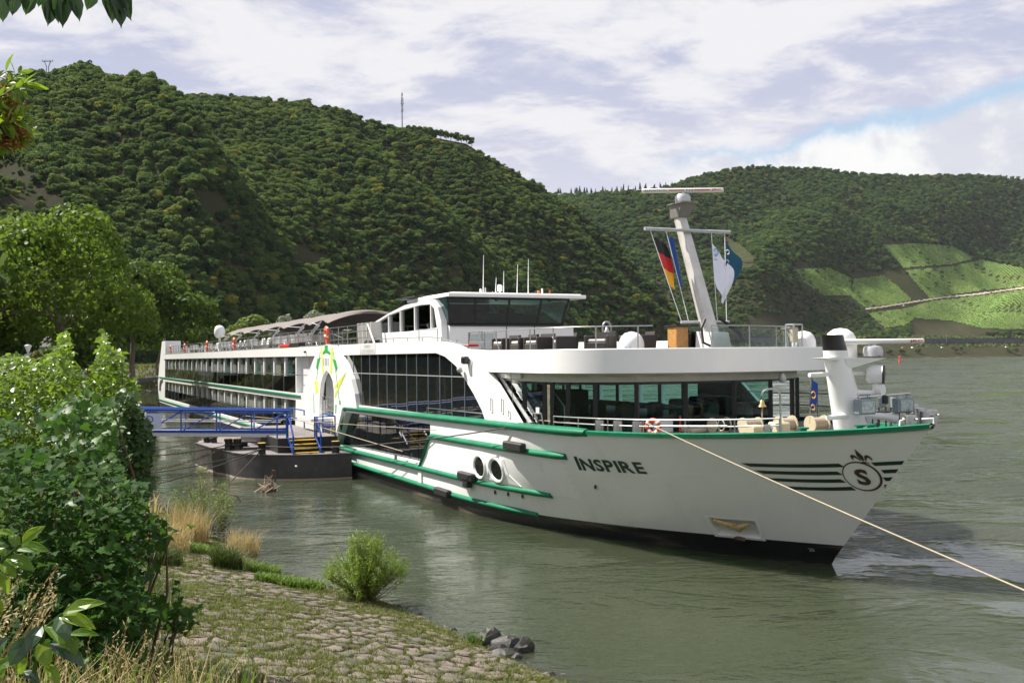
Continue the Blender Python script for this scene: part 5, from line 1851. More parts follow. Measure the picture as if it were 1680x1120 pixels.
# ------------------------------------------------------------------ rails, bollards and gear on the fore decks
def path_rail(pts, w, h, bars, name, step=1.5, glass=None):
    r_ = MB()
    for b in bars:
        r_.tube([(u, v, w(u) + b) for u, v in pts], .024, 6)
    o_ = r_.build(name, 'steel', ship, True)
    acc = 0
    last = None
    for i, (u, v) in enumerate(pts):
        acc = acc + (math.dist(pts[i - 1], pts[i]) if i else step)
        if acc >= step:
            acc = 0
            MB().tube([(u, v, w(u) - .05), (u, v, w(u) + h)], .026, 6).build('rail_post', 'steel', o_)
            if glass and last:
                MB().add([(*last, w(u) + .08), (u, v, w(u) + .08), (u, v, w(u) + h - .1), (*last, w(u) + h - .1)], [(0, 1, 2, 3)]).build('rail_glass', glass, o_)
            last = (u, v)
    return o_


# upper deck rail follows the curved front a little way in
UP = [(17.0, 5.2), (15, 5.2), (13, 5.2)] + [(12.2 - 3.6 * math.sin(R(d)), 5.2 * math.cos(R(d))) for d in range(0, 61, 6)]
path_rail(UP, lambda u: 6.24, .95, (.93,), 'upper_deck_rail', 1.4)
UP2 = [(12.2 - 3.6 * math.sin(R(d)), 5.2 * math.cos(R(d))) for d in range(84, 175, 6)]
path_rail(UP2, lambda u: 6.24, .95, (.93,), 'upper_deck_rail', 1.3, 'clear')
path_rail([(20.0, 4.6), (18.6, 4.6), (17.2, 4.6)], lambda u: 6.3, .95, (.5, .93), 'stair_guard', .7, 'clear')
MB().tube([(18.4, 5.3, 6.62), (18.2, 5.3, 7.2), (17.3, 5.3, 7.2), (16.9, 5.3, 6.5)], .025, 6).build('deck_hoop', 'steel', ship)
MB().tube([(15.9, 5.3, 7.2), (15.4, 5.3, 6.45)], .025, 6).build('deck_hoop', 'steel', ship)
MB().box(17.3, 19.6, 3.0, 5.3, 6.44, 6.5).build('side_step', 'teak', ship)
MB().bevbox(18.2, 18.6, 4.9, 5.4, 6.62, 6.72, .03).build('deck_box', 'red', ship)

# main deck rail along the starboard side of the fore deck
def edge(u, inset):
    w = sheer(u)
    return (u, max(hv(u, w) - inset, .05))


EU = np.linspace(11.2, 3.2, 30)
path_rail([edge(u, .35) for u in EU], sheer, .42, (.22, .42), 'fore_deck_rail', 1.3)
path_rail([edge(u, .16) for u in np.linspace(6.3, 4.35, 10)], sheer, .26, (.25,), 'edge_hoop', .9)
MB().tube([(12.6, 5.35, 3.72), (12.5, 5.35, 4.2), (11.9, 5.35, 4.22), (11.7, 5.35, 3.72)], .028, 6).build('deck_hoop', 'steel', ship)
path_rail([(u, -max(hv(u, sheer(u)) - .35, .05)) for u in np.linspace(15, 2.2, 30)], sheer, .95, (.5, .95), 'fore_deck_rail', 1.6)


def bollard(u, v, w, r, h, twin=False, m='steel'):
    b = MB().lathe([(r * 1.15, 0), (r * 1.15, .03), (r, .05), (r, h - .04), (r * .95, h - .01), (r * .8, h)], (u, v, w), 18).build('bollard', m, ship, True, 40)
    MB().tube([(u - r * 1.6, v, w + h * .72), (u + r * 1.6, v, w + h * .72)], .022, 6).build('bollard_pin', m, b)
    return b


for x_, r_, h_ in ((868, .105, .33), (984, .145, .42), (1013, .145, .42), (1045, .15, .42), (1260, .125, .30)):
    lo, hi = 2.0, 14.0
    best = min(np.linspace(3, 13, 400), key=lambda u: abs(to_px(np.array(sw(u, hv(u, sheer(u)) - .42, sheer(u))))[0] - x_))
    bollard(best, hv(best, sheer(best)) - .42, sheer(best) - .05, r_, h_)
bollard(.62, .12, 4.18, .16, .35)
MB().tube([(.15, -.2, 4.2), (.2, -.25, 4.45), (.45, -.1, 4.42)], .025, 6).build('bow_hook', 'white', ship, True)
MB().tube([(.7, .45, 4.15), (.72, .4, 4.38), (.7, .2, 4.42)], .025, 6).build('bow_hook', 'white', ship, True)
for u, v, r_, h_ in ((2.7, -2.5, .17, .55), (2.1, -2.1, .17, .5), (3.3, -2.9, .16, .62), (2.45, -2.75, .16, .5)):
    bollard(u, v, 4.0, r_, h_)
# green fairleads
for u, v in ((2.9, 1.75), (2.35, .2), (2.1, .05)):
    MB().lathe([(.14, 0), (.15, .04), (.09, .06), (.09, .13), (.15, .15), (.15, .19), (.08, .2)], (u, v, sheer(u) - .05), 14).build('fairlead', 'green', ship, True, 40)

# cream winches and hose reels
def reel(u, v, r, wd, drum, dark=False):
    o_ = MB()
    w = sheer(u) - .1 + r
    for k in (-wd / 2, wd / 2):
        o_.lathe([(r, -.02), (r, .02)], (u, v + k, w), 20, (0, 1, 0))
    o_.box(u - r * .5, u + r * .5, v - wd / 2, v + wd / 2, w - r - .02, w - r * .6)
    q = o_.build('winch', 'cream', ship)
    MB().lathe([(drum, -wd / 2 + .03), (drum, wd / 2 - .03)], (u, v, w), 16, (0, 1, 0)).build('winch_drum', 'blackm' if dark else 'rope', q, True, 40)
    return q


reel(6.9, 1.6, .25, .55, .22, True)
reel(6.0, 1.1, .25, .6, .2)
reel(5.2, .4, .27, .5, .2)
reel(4.7, -.4, .26, .55, .2)
reel(4.2, -1.1, .26, .5, .22, True)
MB().bevbox(5.3, 5.9, 1.0, 1.5, 3.75, 4.02, .05).build('winch_housing', 'cream', ship)
MB().bevbox(4.6, 5.1, .7, 1.2, 3.8, 4.15, .05).build('winch_motor', 'cream', ship)
MB().bevbox(7.2, 8.0, 1.8, 2.4, 3.7, 3.86, .05).build('winch_housing', 'cream', ship)
mb = MB()
wheel_c = Vector((6.35, 1.95, 4.0))
mb.tube([wheel_c + Vector((.17 * math.cos(a), 0, .17 * math.sin(a))) for a in np.linspace(0, 2 * math.pi, 17)], .018, 5, cap=False)
mb.build('winch_wheel', 'cream', ship)
MB().bevbox(8.4, 8.9, 2.3, 2.8, 3.65, 4.05, .03).build('deck_cabinet', 'white', ship)
MB().tube([(7.6, 2.6, 3.7), (7.6, 2.6, 4.25)], .035, 6).build('hydrant', 'red', ship)
# bell on a curved post
mb = MB()
mb.tube([(4.6, 1.1, 3.8), (4.6, 1.1, 4.95)] + [(4.6 + .16 - .16 * math.cos(t), 1.1 + .22 * (1 - math.cos(t)), 4.95 + .2 * math.sin(t)) for t in np.linspace(.3, math.pi, 8)], .03, 7)
bl = mb.build('bell_post', 'steel', ship, True)
MB().lathe([(.13, 0), (.12, .02), (.08, .08), (.06, .16), (.02, .2)], (4.9, 1.54, 4.62), 14).build('bell', mat('brass', (.55, .40, .16), .3, metal=.9), bl, True)
MB().tube([(4.9, 1.54, 4.62), (4.9, 1.54, 4.3)], .022, 5).build('bell_rope', 'rope', bl)
# ship bell on the upper deck
mb = MB(); mb.tube([(13.5, 1.9, 6.9)] + [(13.5, 1.9 - .18 + .18 * math.cos(t), 7.25 + .22 * math.sin(t)) for t in np.linspace(0, math.pi, 9)] + [(13.5, 1.54, 6.9)], .04, 6)
bb = mb.build('bell_frame', 'steel', ship, True)
MB().lathe([(.15, 0), (.12, .05), (.08, .14), (.05, .24), (.01, .27)], (13.5, 1.72, 7.0), 14).build('bell', 'brass' if 'brass' in M else 'galv', bb, True)
MB().lathe([(.05, 0), (.11, .1), (.13, .22), (.1, .3)], (7.35, -1.35, 5.55), 12, (.3, -.3, -1)).build('ceiling_lamp', 'galv', ship, True)

# bar counter on the upper fore deck: wooden end, glass front, dark top
bar_o = MB().bevbox(9.95, 10.5, .55, 1.05, 6.24, 7.17, .01).build('bar_counter', 'wood', ship)
tag(bar_o, 'upright bar cabinet with a bright wooden end')
MB().bevbox(9.9, 10.6, -1.0, .53, 6.3, 7.1, .01).build('bar_front', 'smoke', bar_o)
MB().bevbox(9.85, 10.65, -1.45, 1.1, 7.17, 7.22, .01).build('bar_top', 'frame', bar_o)
MB().bevbox(10.0, 10.5, -1.0, .5, 6.3, 6.9, .02).build('bar_shelf', 'interior', bar_o)

# ------------------------------------------------------------------ white foremast
fm = MB()


def fr(t, sd):
    pass


Fb = Vector((3.2, -.28, 3.92))


def fore_ring(w):
    t = (w - 3.92) / 2.77
    cv = -.31 + .68 * t
    hw_, hd_ = .53 - .18 * min(1, t), .42 - .15 * min(1, t)
    return [(3.2 + hd_ * math.cos(a) * (1 if abs(math.cos(a)) < .9 else 1), cv + hw_ * math.sin(a), w) for a in np.linspace(0, 2 * math.pi, 21)[:-1]]


fm.grid([fore_ring(w) for w in np.linspace(3.9, 6.27, 8)], close=True)
fmo = tag(fm.build('foremast', 'white', ship, True, 40), 'white foremast on the bow with a black cap, radar and lamps')
fm = MB(); fm.grid([fore_ring(w) for w in (6.27, 6.5, 6.72)], close=True); fm.add(fore_ring(6.72), [tuple(range(20))])
fm.build('mast_cap', 'frame', fmo, True, 40)
MB().lathe([(.44, -.7), (.47, -.45), (.47, 0), (.44, .15), (.36, .3), (.2, .41), (.02, .44)], (3.9, -.62, 6.5), 24).build('satellite_dome', 'white', fmo, True, 60)
MB().hexa([(2.9, .1, 5.72), (3.5, .1, 5.72), (3.5, -.5, 5.85), (2.9, -.5, 5.85)], [(2.85, .2, 6.04), (3.5, .2, 6.04), (3.5, -1.38, 6.04), (2.85, -1.38, 6.04)]).build('mast_bracket', 'white', fmo)
MB().lathe([(.16, 0), (.28, .05), (.29, .2), (.25, .32), (.1, .36), (.1, .42)], (3.1, -1.1, 6.05), 14).build('radar_motor', 'galv', fmo, True, 40)
bar2, c, d, n = radar_bar(3.05, -1.1, 6.52, 1.46, math.atan2(-.902, -.432), None, fmo, .08)
side_n = n if (S_MAT.to_3x3() @ n).y < 0 else -n
rt = d if (S_MAT.to_3x3() @ d).x > 0 else -d
bp2 = lambda a, b: tuple(c + rt * a + side_n * .082 + Vector((0, 0, b)))
mb = MB(); lettering(mb, 'JRC', lambda a, b: bp2(1.02 + a, -.045 + b), .09, .38, .02); mb.build('radar_lettering', 'red', fmo)
fa = MB(); fa.tube([(3.2, 1.24, 5.58), (3.2, .1, 5.60)], .065, 8); fa.tube([(3.2, .1, 5.60), (3.2, -.95, 5.60)], .06, 8); fa.build('mast_arm', 'white', fmo, True)
fa = MB(); fa.tube([(2.95, .84, 4.36), (2.95, -.3, 4.40)], [.07, .09], 10); fa.build('mast_arm', 'white', fmo, True)
hn = MB(); hn.lathe([(.09, 0), (.10, .7), (.13, .85), (.2, 1.0), (.19, 1.02), (.10, .85)], (3.0, -.55, 4.40), 14, (-.35, -1, -.1)); hn.build('ship_horn', 'white', fmo, True, 60)
MB().hexa([(2.9, .4, 6.0), (3.4, .4, 6.0), (3.4, .7, 6.0), (2.9, .7, 6.0)], [(2.9, .35, 6.08), (3.4, .35, 6.08), (3.4, .98, 6.06), (2.9, .98, 6.06)]).build('lamp_shelf', 'white', fmo)
# search light
sx = Vector((2.9, -1.1, 5.56))
MB().lathe([(.22, -.32), (.27, -.25), (.28, .1), (.29, .12)], sx, 20, (-.75, -.62, -.05)).build('searchlight', 'white', fmo, True, 50)
MB().lathe([(.28, 0), (.28, .05), (.2, .055), (.02, .02)], sx + Vector((-.75, -.62, -.05)).normalized() * .12, 20, (-.75, -.62, -.05)).build('searchlight_lens', 'frame', fmo, True, 40)
MB().bevbox(2.8, 3.05, -1.2, -.95, 4.95, 5.3, .05).build('searchlight_base', 'white', fmo)
MB().lathe([(.16, -.08), (.17, .08)], (2.8, -1.07, 5.12), 14, (-1, -.3, 0)).build('searchlight_pivot', 'white', fmo, True, 40)
MB().bevbox(2.85, 3.3, -1.0, -.2, 4.98, 5.1, .03).build('lamp_bracket', 'white', fmo)
MB().tube([(2.55, .25, 4.93), (2.55, -1.95, 5.0)], .02, 5).build('lamp_rail', 'white', fmo)
for v in (-.12, -1.62):
    fl_ = MB().bevbox(2.35, 2.62, v - .32, v + .32, 4.45, 4.88, .03).build('flood_lamp', 'grey_lamp', fmo)
    tag(fl_, 'square grey flood lamp on the bow mast')
    MB().box(2.335, 2.352, v - .24, v + .24, 4.5, 4.83).build('lamp_glass', 'lamp_face', fl_)
    for k in (-.18, .18):
        MB().tube([(2.5, v + k, 4.86), (2.55, v + k, 4.97)], .02, 5).build('lamp_hook', 'grey_lamp', fl_)
ln = MB().lathe([(.05, 0), (.09, .02), (.09, .22), (.05, .26)], (2.5, -.93, 4.72), 10).build('lantern', 'frame', fmo)

# ================================================================== LOOSE THINGS ABOARD


def aboard(name, label, cat, p, rz=0.0, group=None):
    return empty(name, label, cat, sw(*p), SHIP_A + rz, group)


def torus(R_, r, n=20, k=8):
    return [[((R_ + r * math.cos(b)) * math.cos(a), (R_ + r * math.cos(b)) * math.sin(a), r * math.sin(b)) for b in np.linspace(0, 2 * math.pi, k + 1)[:-1]] for a in np.linspace(0, 2 * math.pi, n + 1)]


def lifebuoy(p, label, group='orange lifebuoys on the sun deck rail', double=True, rz=0.0, R_=.3, m='orange'):
    t = aboard('lifebuoy', label, 'lifebuoy', p, rz, group)
    ring = [[(q[0], q[2], q[1]) for q in r] for r in torus(R_, .085)]
    MB().grid(ring, close=True).build('ring', m, t, True, 60)
    for a in range(4):
        c = Vector((R_ * math.cos(a * math.pi / 2 + .78), 0, R_ * math.sin(a * math.pi / 2 + .78)))
        MB().lathe([(.095, -.04), (.095, .04)], c, 8, (-math.sin(a * math.pi / 2 + .78), 0, math.cos(a * math.pi / 2 + .78))).build('band', 'white', t)
    if double:
        MB().bevbox(-.16, .16, -.12, .02, -.75, -.25, .05).build('line_bag', m, t)
    return t


lifebuoy((39.35, 5.52, 7.75), 'orange lifebuoy on the sun deck rail just above the painted arch')
lifebuoy((69.9, 5.52, 7.75), 'orange lifebuoy on the rail under the middle of the awning')
lifebuoy((85.0, 5.52, 7.75), 'orange lifebuoy under the aft end of the awning, right of the dome post')
lifebuoy((101.7, 5.52, 7.75), 'orange lifebuoy on the rail left of the dome post')
lifebuoy((114.9, 5.52, 7.75), 'orange lifebuoy on the rail beside the stern pillar')
lifebuoy((43.6, 5.5, 3.3), 'faded orange lifebuoy on the pale wall beside the arch', None, False, 0, .26, 'rope')
_u = 6.85
lifebuoy((7.1, hv(7.1, 3.8) - .75, 3.98), 'orange lifebuoy between the steel bollards on the fore deck', None, False, .5, .2)


def deck_chair(p, rz, label, group):
    t = aboard('deck_chair', label, 'deck chair', p, rz, group)
    f = MB()
    for s in (-.28, .28):
        f.tube([(.3, s, 0), (-.35, s, .95)], .02, 4); f.tube([(-.3, s, 0), (.3, s, .45)], .02, 4); f.tube([(-.25, s, .62), (.3, s, .62)], .02, 4)
    f.build('frame', 'galv', t)
    MB().box(-.22, .28, -.25, .25, .42, .45).build('seat', 'cushion', t)
    MB().hexa([(-.2, -.25, .45), (-.2, .25, .45), (-.17, .25, .45), (-.17, -.25, .45)], [(-.38, -.25, 1.0), (-.38, .25, 1.0), (-.35, .25, 1.0), (-.35, -.25, 1.0)]).build('backrest', 'cushion', t)
    return t


proto, rr = None, random.Random(4)
for u in np.arange(47.5, 112, 2.1):
    for v in (4.4, 2.6):
        if rr.random() < .25:
            continue
        rz = rr.choice((0, math.pi, 1.57)) + rr.uniform(-.3, .3)
        if proto is None:
            proto = deck_chair((u, v, 6.93), rz, 'metal deck chair with pale cushions on the sun deck', 'deck chairs on the sun deck')
        else:
            c = copy_tree(proto)
            c.location = sw(u, v, 6.93); c.rotation_euler.z = SHIP_A + rz
for k, u in enumerate((35.4, 34.6, 33.8, 33.0)):      # folded chairs stacked upright behind the deck house
    t = aboard('folded_chair', 'folded deck chair standing upright behind the stair rail', 'deck chair', (u + .8, 4.2, 6.93), 0, 'folded deck chairs by the deck house')
    MB().hexa([(-.1, -.3, 0), (-.1, .3, 0), (-.04, .3, 0), (-.04, -.3, 0)], [(.16, -.3, 1.25), (.16, .3, 1.25), (.22, .3, 1.25), (.22, -.3, 1.25)]).build('slatted_panel', 'cushion', t)
    MB().tube([(-.15, -.3, 0), (.2, -.3, 1.3)], .022, 4).build('frame', 'galv', t)
tb = aboard('gangway_board', 'dark red and black folded board lying on the deck edge above the arch', 'board', (49.5, 5.5, 6.98))
MB().bevbox(-1.4, 1.4, -.2, .25, 0, .22, .03).build('board', 'red', tb)
MB().bevbox(-4.2, -1.5, -.2, .25, 0, .28, .03).build('cover', 'blackm', tb)


def armchair(p, rz, label, group, m='wicker'):
    t = aboard('wicker_armchair', label, 'armchair', p, rz, group)
    MB().bevbox(-.38, .38, -.4, .4, .05, .38, .04).build('seat', m, t)
    MB().hexa([(-.42, -.42, .05), (-.42, .42, .05), (-.3, .42, .05), (-.3, -.42, .05)], [(-.5, -.42, .74), (-.5, .42, .74), (-.4, .42, .74), (-.4, -.42, .74)]).build('backrest', m, t)
    for s in (-1, 1):
        MB().bevbox(-.4, .38, s * .42 - .06, s * .42 + .06, .05, .62, .03).build('armrest', m, t)
    MB().bevbox(-.3, .36, -.34, .34, .38, .48, .04).build('cushion', 'cushion', t)
    return t


LABS = ['dark wicker armchair nearest the stair opening on the upper fore deck', 'dark wicker armchair second from the stair opening on the upper fore deck', 'dark wicker armchair third from the stair opening on the upper fore deck',
        'dark wicker armchair left of the white dome', 'dark wicker armchair just behind the white dome', 'dark wicker armchair right of the white dome', 'dark wicker armchair beside the wooden bar end']
for k, (u, v, rz) in enumerate([(17.0, 4.3, 1.6), (15.6, 4.2, 1.5), (14.5, 4.1, 1.7), (13.2, 3.7, 1.2), (12.0, 2.9, 2.2), (11.2, 1.75, 1.4), (12.4, 1.2, .3)]):
    armchair((u, v, 6.3), rz, LABS[k], 'wicker armchairs on the upper fore deck')
for k, (u, v) in enumerate([(16.3, 3.9), (13.9, 3.4)]):
    t = aboard('side_table', ['pale box table between the wicker chairs nearest the stair', 'pale box table between the wicker chairs nearest the dome'][k], 'table', (u, v, 6.3), 0, 'pale tables on the upper fore deck')
    MB().bevbox(-.35, .35, -.35, .35, .55, .62, .02).build('table_top', 'cushion', t)
    MB().bevbox(-.28, .28, -.28, .28, 0, .55, .02).build('base', 'cushion', t)
t = aboard('glass_lantern', 'tall glass lantern case on the far side of the upper deck', 'lantern', (9.3, -3.6, 6.3))
for a, b in ((-.2, -.2), (.2, -.2), (.2, .2), (-.2, .2)):
    MB().box(a - .02, a + .02, b - .02, b + .02, 0, .95).build('frame', 'galv', t)
MB().box(-.2, .2, -.2, .2, .92, .97).build('lid', 'galv', t)
MB().bevbox(-.12, .12, -.12, .12, .3, .85, .03).build('candle', 'cream', t)
t = aboard('folding_sign', 'dark slanted panel standing on the fore deck by the lounge windows', 'panel', (5.9, -3.2, 3.75), .4)
MB().hexa([(-.5, -.5, 0), (-.5, .5, 0), (.5, .5, 0), (.5, -.5, 0)], [(-.1, -.5, .75), (-.1, .5, .75), (0, .5, .75), (0, -.5, .75)]).build('panel', 'grey_lamp', t)
for k, (u, v) in enumerate([(4.3, -2.4), (3.7, -2.3)]):
    t = aboard('metal_chair', ['dark metal chair left of the white foremast', 'dark metal chair half hidden by the white foremast'][k], 'chair', (u, v, 3.95), .3 + k)
    for a, b in ((-.22, -.22), (.22, -.22), (.22, .22), (-.22, .22)):
        MB().tube([(a, b, 0), (a, b, .44 if a > 0 else .85)], .022, 5).build('leg', 'frame', t)
    MB().bevbox(-.24, .24, -.24, .24, .42, .47, .02).build('seat', 'frame', t)
    MB().bevbox(-.25, -.2, -.24, .24, .55, .87, .02).build('backrest', 'grey_lamp', t)


# flags hang on the halyards: rows of cloth from the hoist outwards, folded by a light wind
def flag(label, top, bot, fly, cols, seed, sag=.5, emblem=None, fold=.1):
    """cols: materials by stripe across the hoist; fly: length of the loose side in ship units (u, v)."""
    r = random.Random(seed)
    o_ = aboard('flag', label, 'flag', top)
    T, B = Vector((0, 0, 0)), Vector(bot) - Vector(top)
    fl = Vector(fly)
    n, k = 16, 12
    ns = len(cols)
    for s_ in range(ns):
        rows = []
        for i in range(n // ns + 1):
            a = (s_ + i / (n // ns)) / ns
            row = []
            for j in range(k + 1):
                b = j / k
                p = T.lerp(B, a) + fl * b * (.55 + .45 * math.sin(1.2 + a * 2.2)) + Vector((0, 0, -sag * b * (1 - .2 * a)))
                wv = fold * math.sin(b * 9 + a * 3 + seed) * b
                p += Vector((wv, wv * .8, 0))
                row.append(tuple(p))
            rows.append(row)
        MB().grid(rows).build('stripe' if ns > 1 else 'cloth', cols[s_], o_, True)
    if emblem:
        m_, a0, b0, sz = emblem
        c = T.lerp(B, a0) + fl * b0 * (.55 + .45 * math.sin(1.2 + a0 * 2.2)) + Vector((0, 0, -sag * b0))
        toc = (S_MAT.inverted() @ Vector((0, 0, EYE)) - Vector(top) - c).normalized()
        for dx, dz, q in ((0, .0, 1), (.02, -.35, .8)):
            cc = c + toc * .10 + Vector((0, dx, dz))
            rr_ = [(cc.x + .0 * q, cc.y + sz * q * math.cos(t) * (1 if t < 4.6 else .5), cc.z + sz * 1.2 * q * math.sin(t)) for t in np.linspace(.5, 5.6, 12)]
            MB().tube(rr_, sz * .22, 4).build('emblem', m_, o_)
    return o_


M['flag_black'] = mat('flag_black', (.012, .012, .012), .8, var=.1)
M['flag_red'] = mat('flag_red', (.62, .02, .02), .8, var=.06)
M['flag_gold'] = mat('flag_gold', (.85, .42, .02), .8, var=.06)
M['flag_blue'] = mat('flag_blue', (.02, .07, .32), .8, var=.1)
M['flag_white'] = mat('flag_white', (.74, .74, .84), .8, var=.03)
M['flag_teal'] = mat('flag_teal', (.005, .075, .13), .8, var=.12)


def hal(k, t):
    v1, v0 = HAL[k]
    return (10.65 - .9 * t, v1 + (v0 - v1) * t, 10.6 - 3.24 * t)


flag('black red and gold striped flag on the outer halyard left of the mast', hal(0, .07), hal(0, .60), (.25, -.72, 0), ['flag_black', 'flag_red', 'flag_gold'], 1, .22, fold=.035)
flag('dark blue flag furled along the inner halyard left of the mast', hal(1, .05), hal(1, .60), (.1, -.24, 0), ['flag_blue'], 2, .12, fold=.07)
flag('long white flag with blue marks on the inner halyard right of the mast', hal(2, .12), hal(2, .56), (-.25, -.75, 0), ['flag_white'], 3, 1.0, ('skyink', .12, .16, .10), fold=.06)
flag('dark teal pennant blowing to the right on the outer halyard', hal(3, .09), hal(3, .36), (-.18, -.70, 0), ['flag_teal'], 4, .78, ('white', .34, .14, .07), fold=.05)
flag('dark blue flag with a gold letter hanging from the left arm of the foremast', (3.2, 1.17, 5.5), (3.2, 1.26, 4.72), (-.05, -.26, 0), ['flag_blue'], 5, .25, ('flag_gold', .5, .4, .08), fold=.03)
flag('dark blue flag with red and white furled behind the flood lamps', (3.6, -1.3, 5.0), (3.6, -1.42, 4.3), (.0, -.2, 0), ['flag_blue'], 6, .1, None, fold=.05)
for a in ((3.2, 1.17, 5.56),):
    MB().tube([sw(*a), sw(3.2, 1.25, 4.2)], .008, 4).build('flag_line', 'rope')
    tag(bpy.data.objects['flag_line'], 'thin line under the left arm of the foremast', 'line')

# ================================================================== PONTOON, GANGWAY, MOORINGS
pont = aboard('pontoon', 'black steel landing pontoon with rounded ends beside the ship', 'pontoon', (0, 0, 0))
OUTL = []
U0, U1, VA, VB = 30.6, 47.0, 6.35, 12.3


def pont_outline(k=0.0):
    pts = []
    # near end: broad curve on the landing side, then a straight run, and a step inwards at the back
    for a in np.linspace(0, math.pi / 2, 12):
        pts.append((35.5 - (4.2 - k) * math.cos(a), 6.4 + k + (5.4 - 2 * k) * math.sin(a)))
    pts += [(36.6, 12.0 - k), (37.0, 12.2 - k), (42.5, 12.6 - k), (46.5 - k, 11.6), (47.2 - k, 9.0), (46.8 - k, 6.4 + k)]
    return pts


o0 = pont_outline()
mb = MB()
n = len(o0)
mb.grid([[(a, b, w) for w in (-.6, .0, .18, 1.28)] for a, b in o0 + o0[:1]])
ph_ = mb.build('pontoon_hull', 'pontoon', pont, True, 30)
MB().add([(a, b, 1.28) for a, b in o0], [tuple(range(n))]).build('pontoon_deck', 'ponttop', pont)
MB().tube([(a, b, 1.29) for a, b in o0 + o0[:1]], .04, 5, cap=False).build('pontoon_edge', 'pontoon', pont)
MB().grid([[(a * 1.0, b + .004, w) for w in (-.05, .09)] for a, b in pont_outline(-.012) + pont_outline(-.012)[:1]]).build('waterline_stain', 'rope', pont)
mb = MB(); mb.box(33.6, 44, 6.5, 9.7, 1.28, 2.02)
tag(mb.build('platform', 'platform', pont), 'raised black landing platform')
MB().box(33.6, 44, 6.5, 9.7, 2.02, 2.05).build('platform_deck', 'ponttop', pont)
for u, v in ((33.0, 8.5), (31.4, 9.2)):
    MB().box(u, u + .25, v, v + .06, .75, .81).build('name_plate', 'white', ph_)
# stairs from the platform down to the pontoon deck
for k in range(4):
    MB().bevbox(33.5 - .25 * (k + 1) + .05, 33.5 - .25 * k + .03, 7.75, 9.1, 1.9 - .2 * k, 1.95 - .2 * k, .01).build('stair_tread', 'yellow', pont)
for v in (7.7, 9.15):
    MB().hexa([(33.6, v - .03, 1.9), (33.6, v + .03, 1.9), (32.4, v + .03, 1.25), (32.4, v - .03, 1.25)], [(33.6, v - .03, 2.1), (33.6, v + .03, 2.1), (32.4, v + .03, 1.42), (32.4, v - .03, 1.42)]).build('stair_stringer', 'blue', pont)
    MB().tube([(33.7, v, 2.05), (33.7, v, 3.12), (33.3, v, 3.12), (32.45, v, 2.2), (32.45, v, 1.3)], .05, 8).build('stair_rail', 'blue', pont, True)
for (a, b) in (((33.7, 9.2), (33.7, 9.7)), ((33.7, 7.6), (33.7, 6.6)), ((36.2, 6.6), (33.7, 6.6)), ((40.5, 6.6), (44, 6.6))):
    r_ = MB()
    for w in (2.55, 3.1):
        r_.tube([(*a, w), (*b, w)], .04, 6)
    r_.tube([(*b, 2.05), (*b, 3.1)], .04, 6); r_.tube([(*a, 2.05), (*a, 3.1)], .04, 6)
    r_.build('platform_rail', 'blue', pont)
for k, (u, v) in enumerate([(32.2, 7.0), (33.2, 10.6), (36.7, 11.2), (36.9, 11.65), (42.2, 11.6), (42.7, 11.9)]):
    b = MB().lathe([(.24, 0), (.20, .05), (.19, .45), (.23, .5), (.23, .6)], (u, v, 1.28), 16).build('bollard', 'blackm', pont, True, 40)
    MB().lathe([(.2, 0), (.2, .015)], (u, v, 1.882), 16).build('bollard_cap', 'yellow', b)
    MB().tube([(u + .24 * math.cos(t), v + .24 * math.sin(t), 1.5 + .03 * t % .2) for t in np.linspace(0, 12, 40)], .03, 5).build('rope_turns', 'darkrope', b)
for k, (u, v, a, b) in enumerate([(38.2, 11.0, .4, .18), (39.0, 10.6, .5, .3), (40.0, 10.8, .6, .25)]):
    MB().bevbox(u - a, u + a, v - .3, v + .3, 1.28, 1.28 + b, .05).build('deck_hatch', 'blackm', pont)

# gangway: two trusses of blue tube on a dark beam, leading ashore
GA = Vector((-12.6, 55.6, 2.22)); GB = Vector((-29.5, 52.6, 2.75))
gd = (GB - GA); GL = gd.length; gd.normalize()
gn = Vector((-gd.y, gd.x, 0)).normalized()
if gn.y > 0:
    gn = -gn
gw = empty('gangway', 'blue railed gangway leading from the pontoon to the left bank', 'gangway', GA, 0)
G = lambda s, o_, h: tuple(gd * s + gn * o_ + Vector((0, 0, h)))
mb = MB()
for o_ in (-.8, .8):
    mb.hexa([G(0, o_ - .06, -.32), G(0, o_ + .06, -.32), G(GL, o_ + .06, -.32), G(GL, o_ - .06, -.32)], [G(0, o_ - .06, -.12), G(0, o_ + .06, -.12), G(GL, o_ + .06, -.12), G(GL, o_ - .06, -.12)])
mb.build('beam', 'galv', gw); 
MB().hexa([G(0, -.74, -.12), G(0, .74, -.12), G(GL, .74, -.12), G(GL, -.74, -.12)], [G(0, -.74, -.04), G(0, .74, -.04), G(GL, .74, -.04), G(GL, -.74, -.04)]).build('walkway', 'galv', gw)
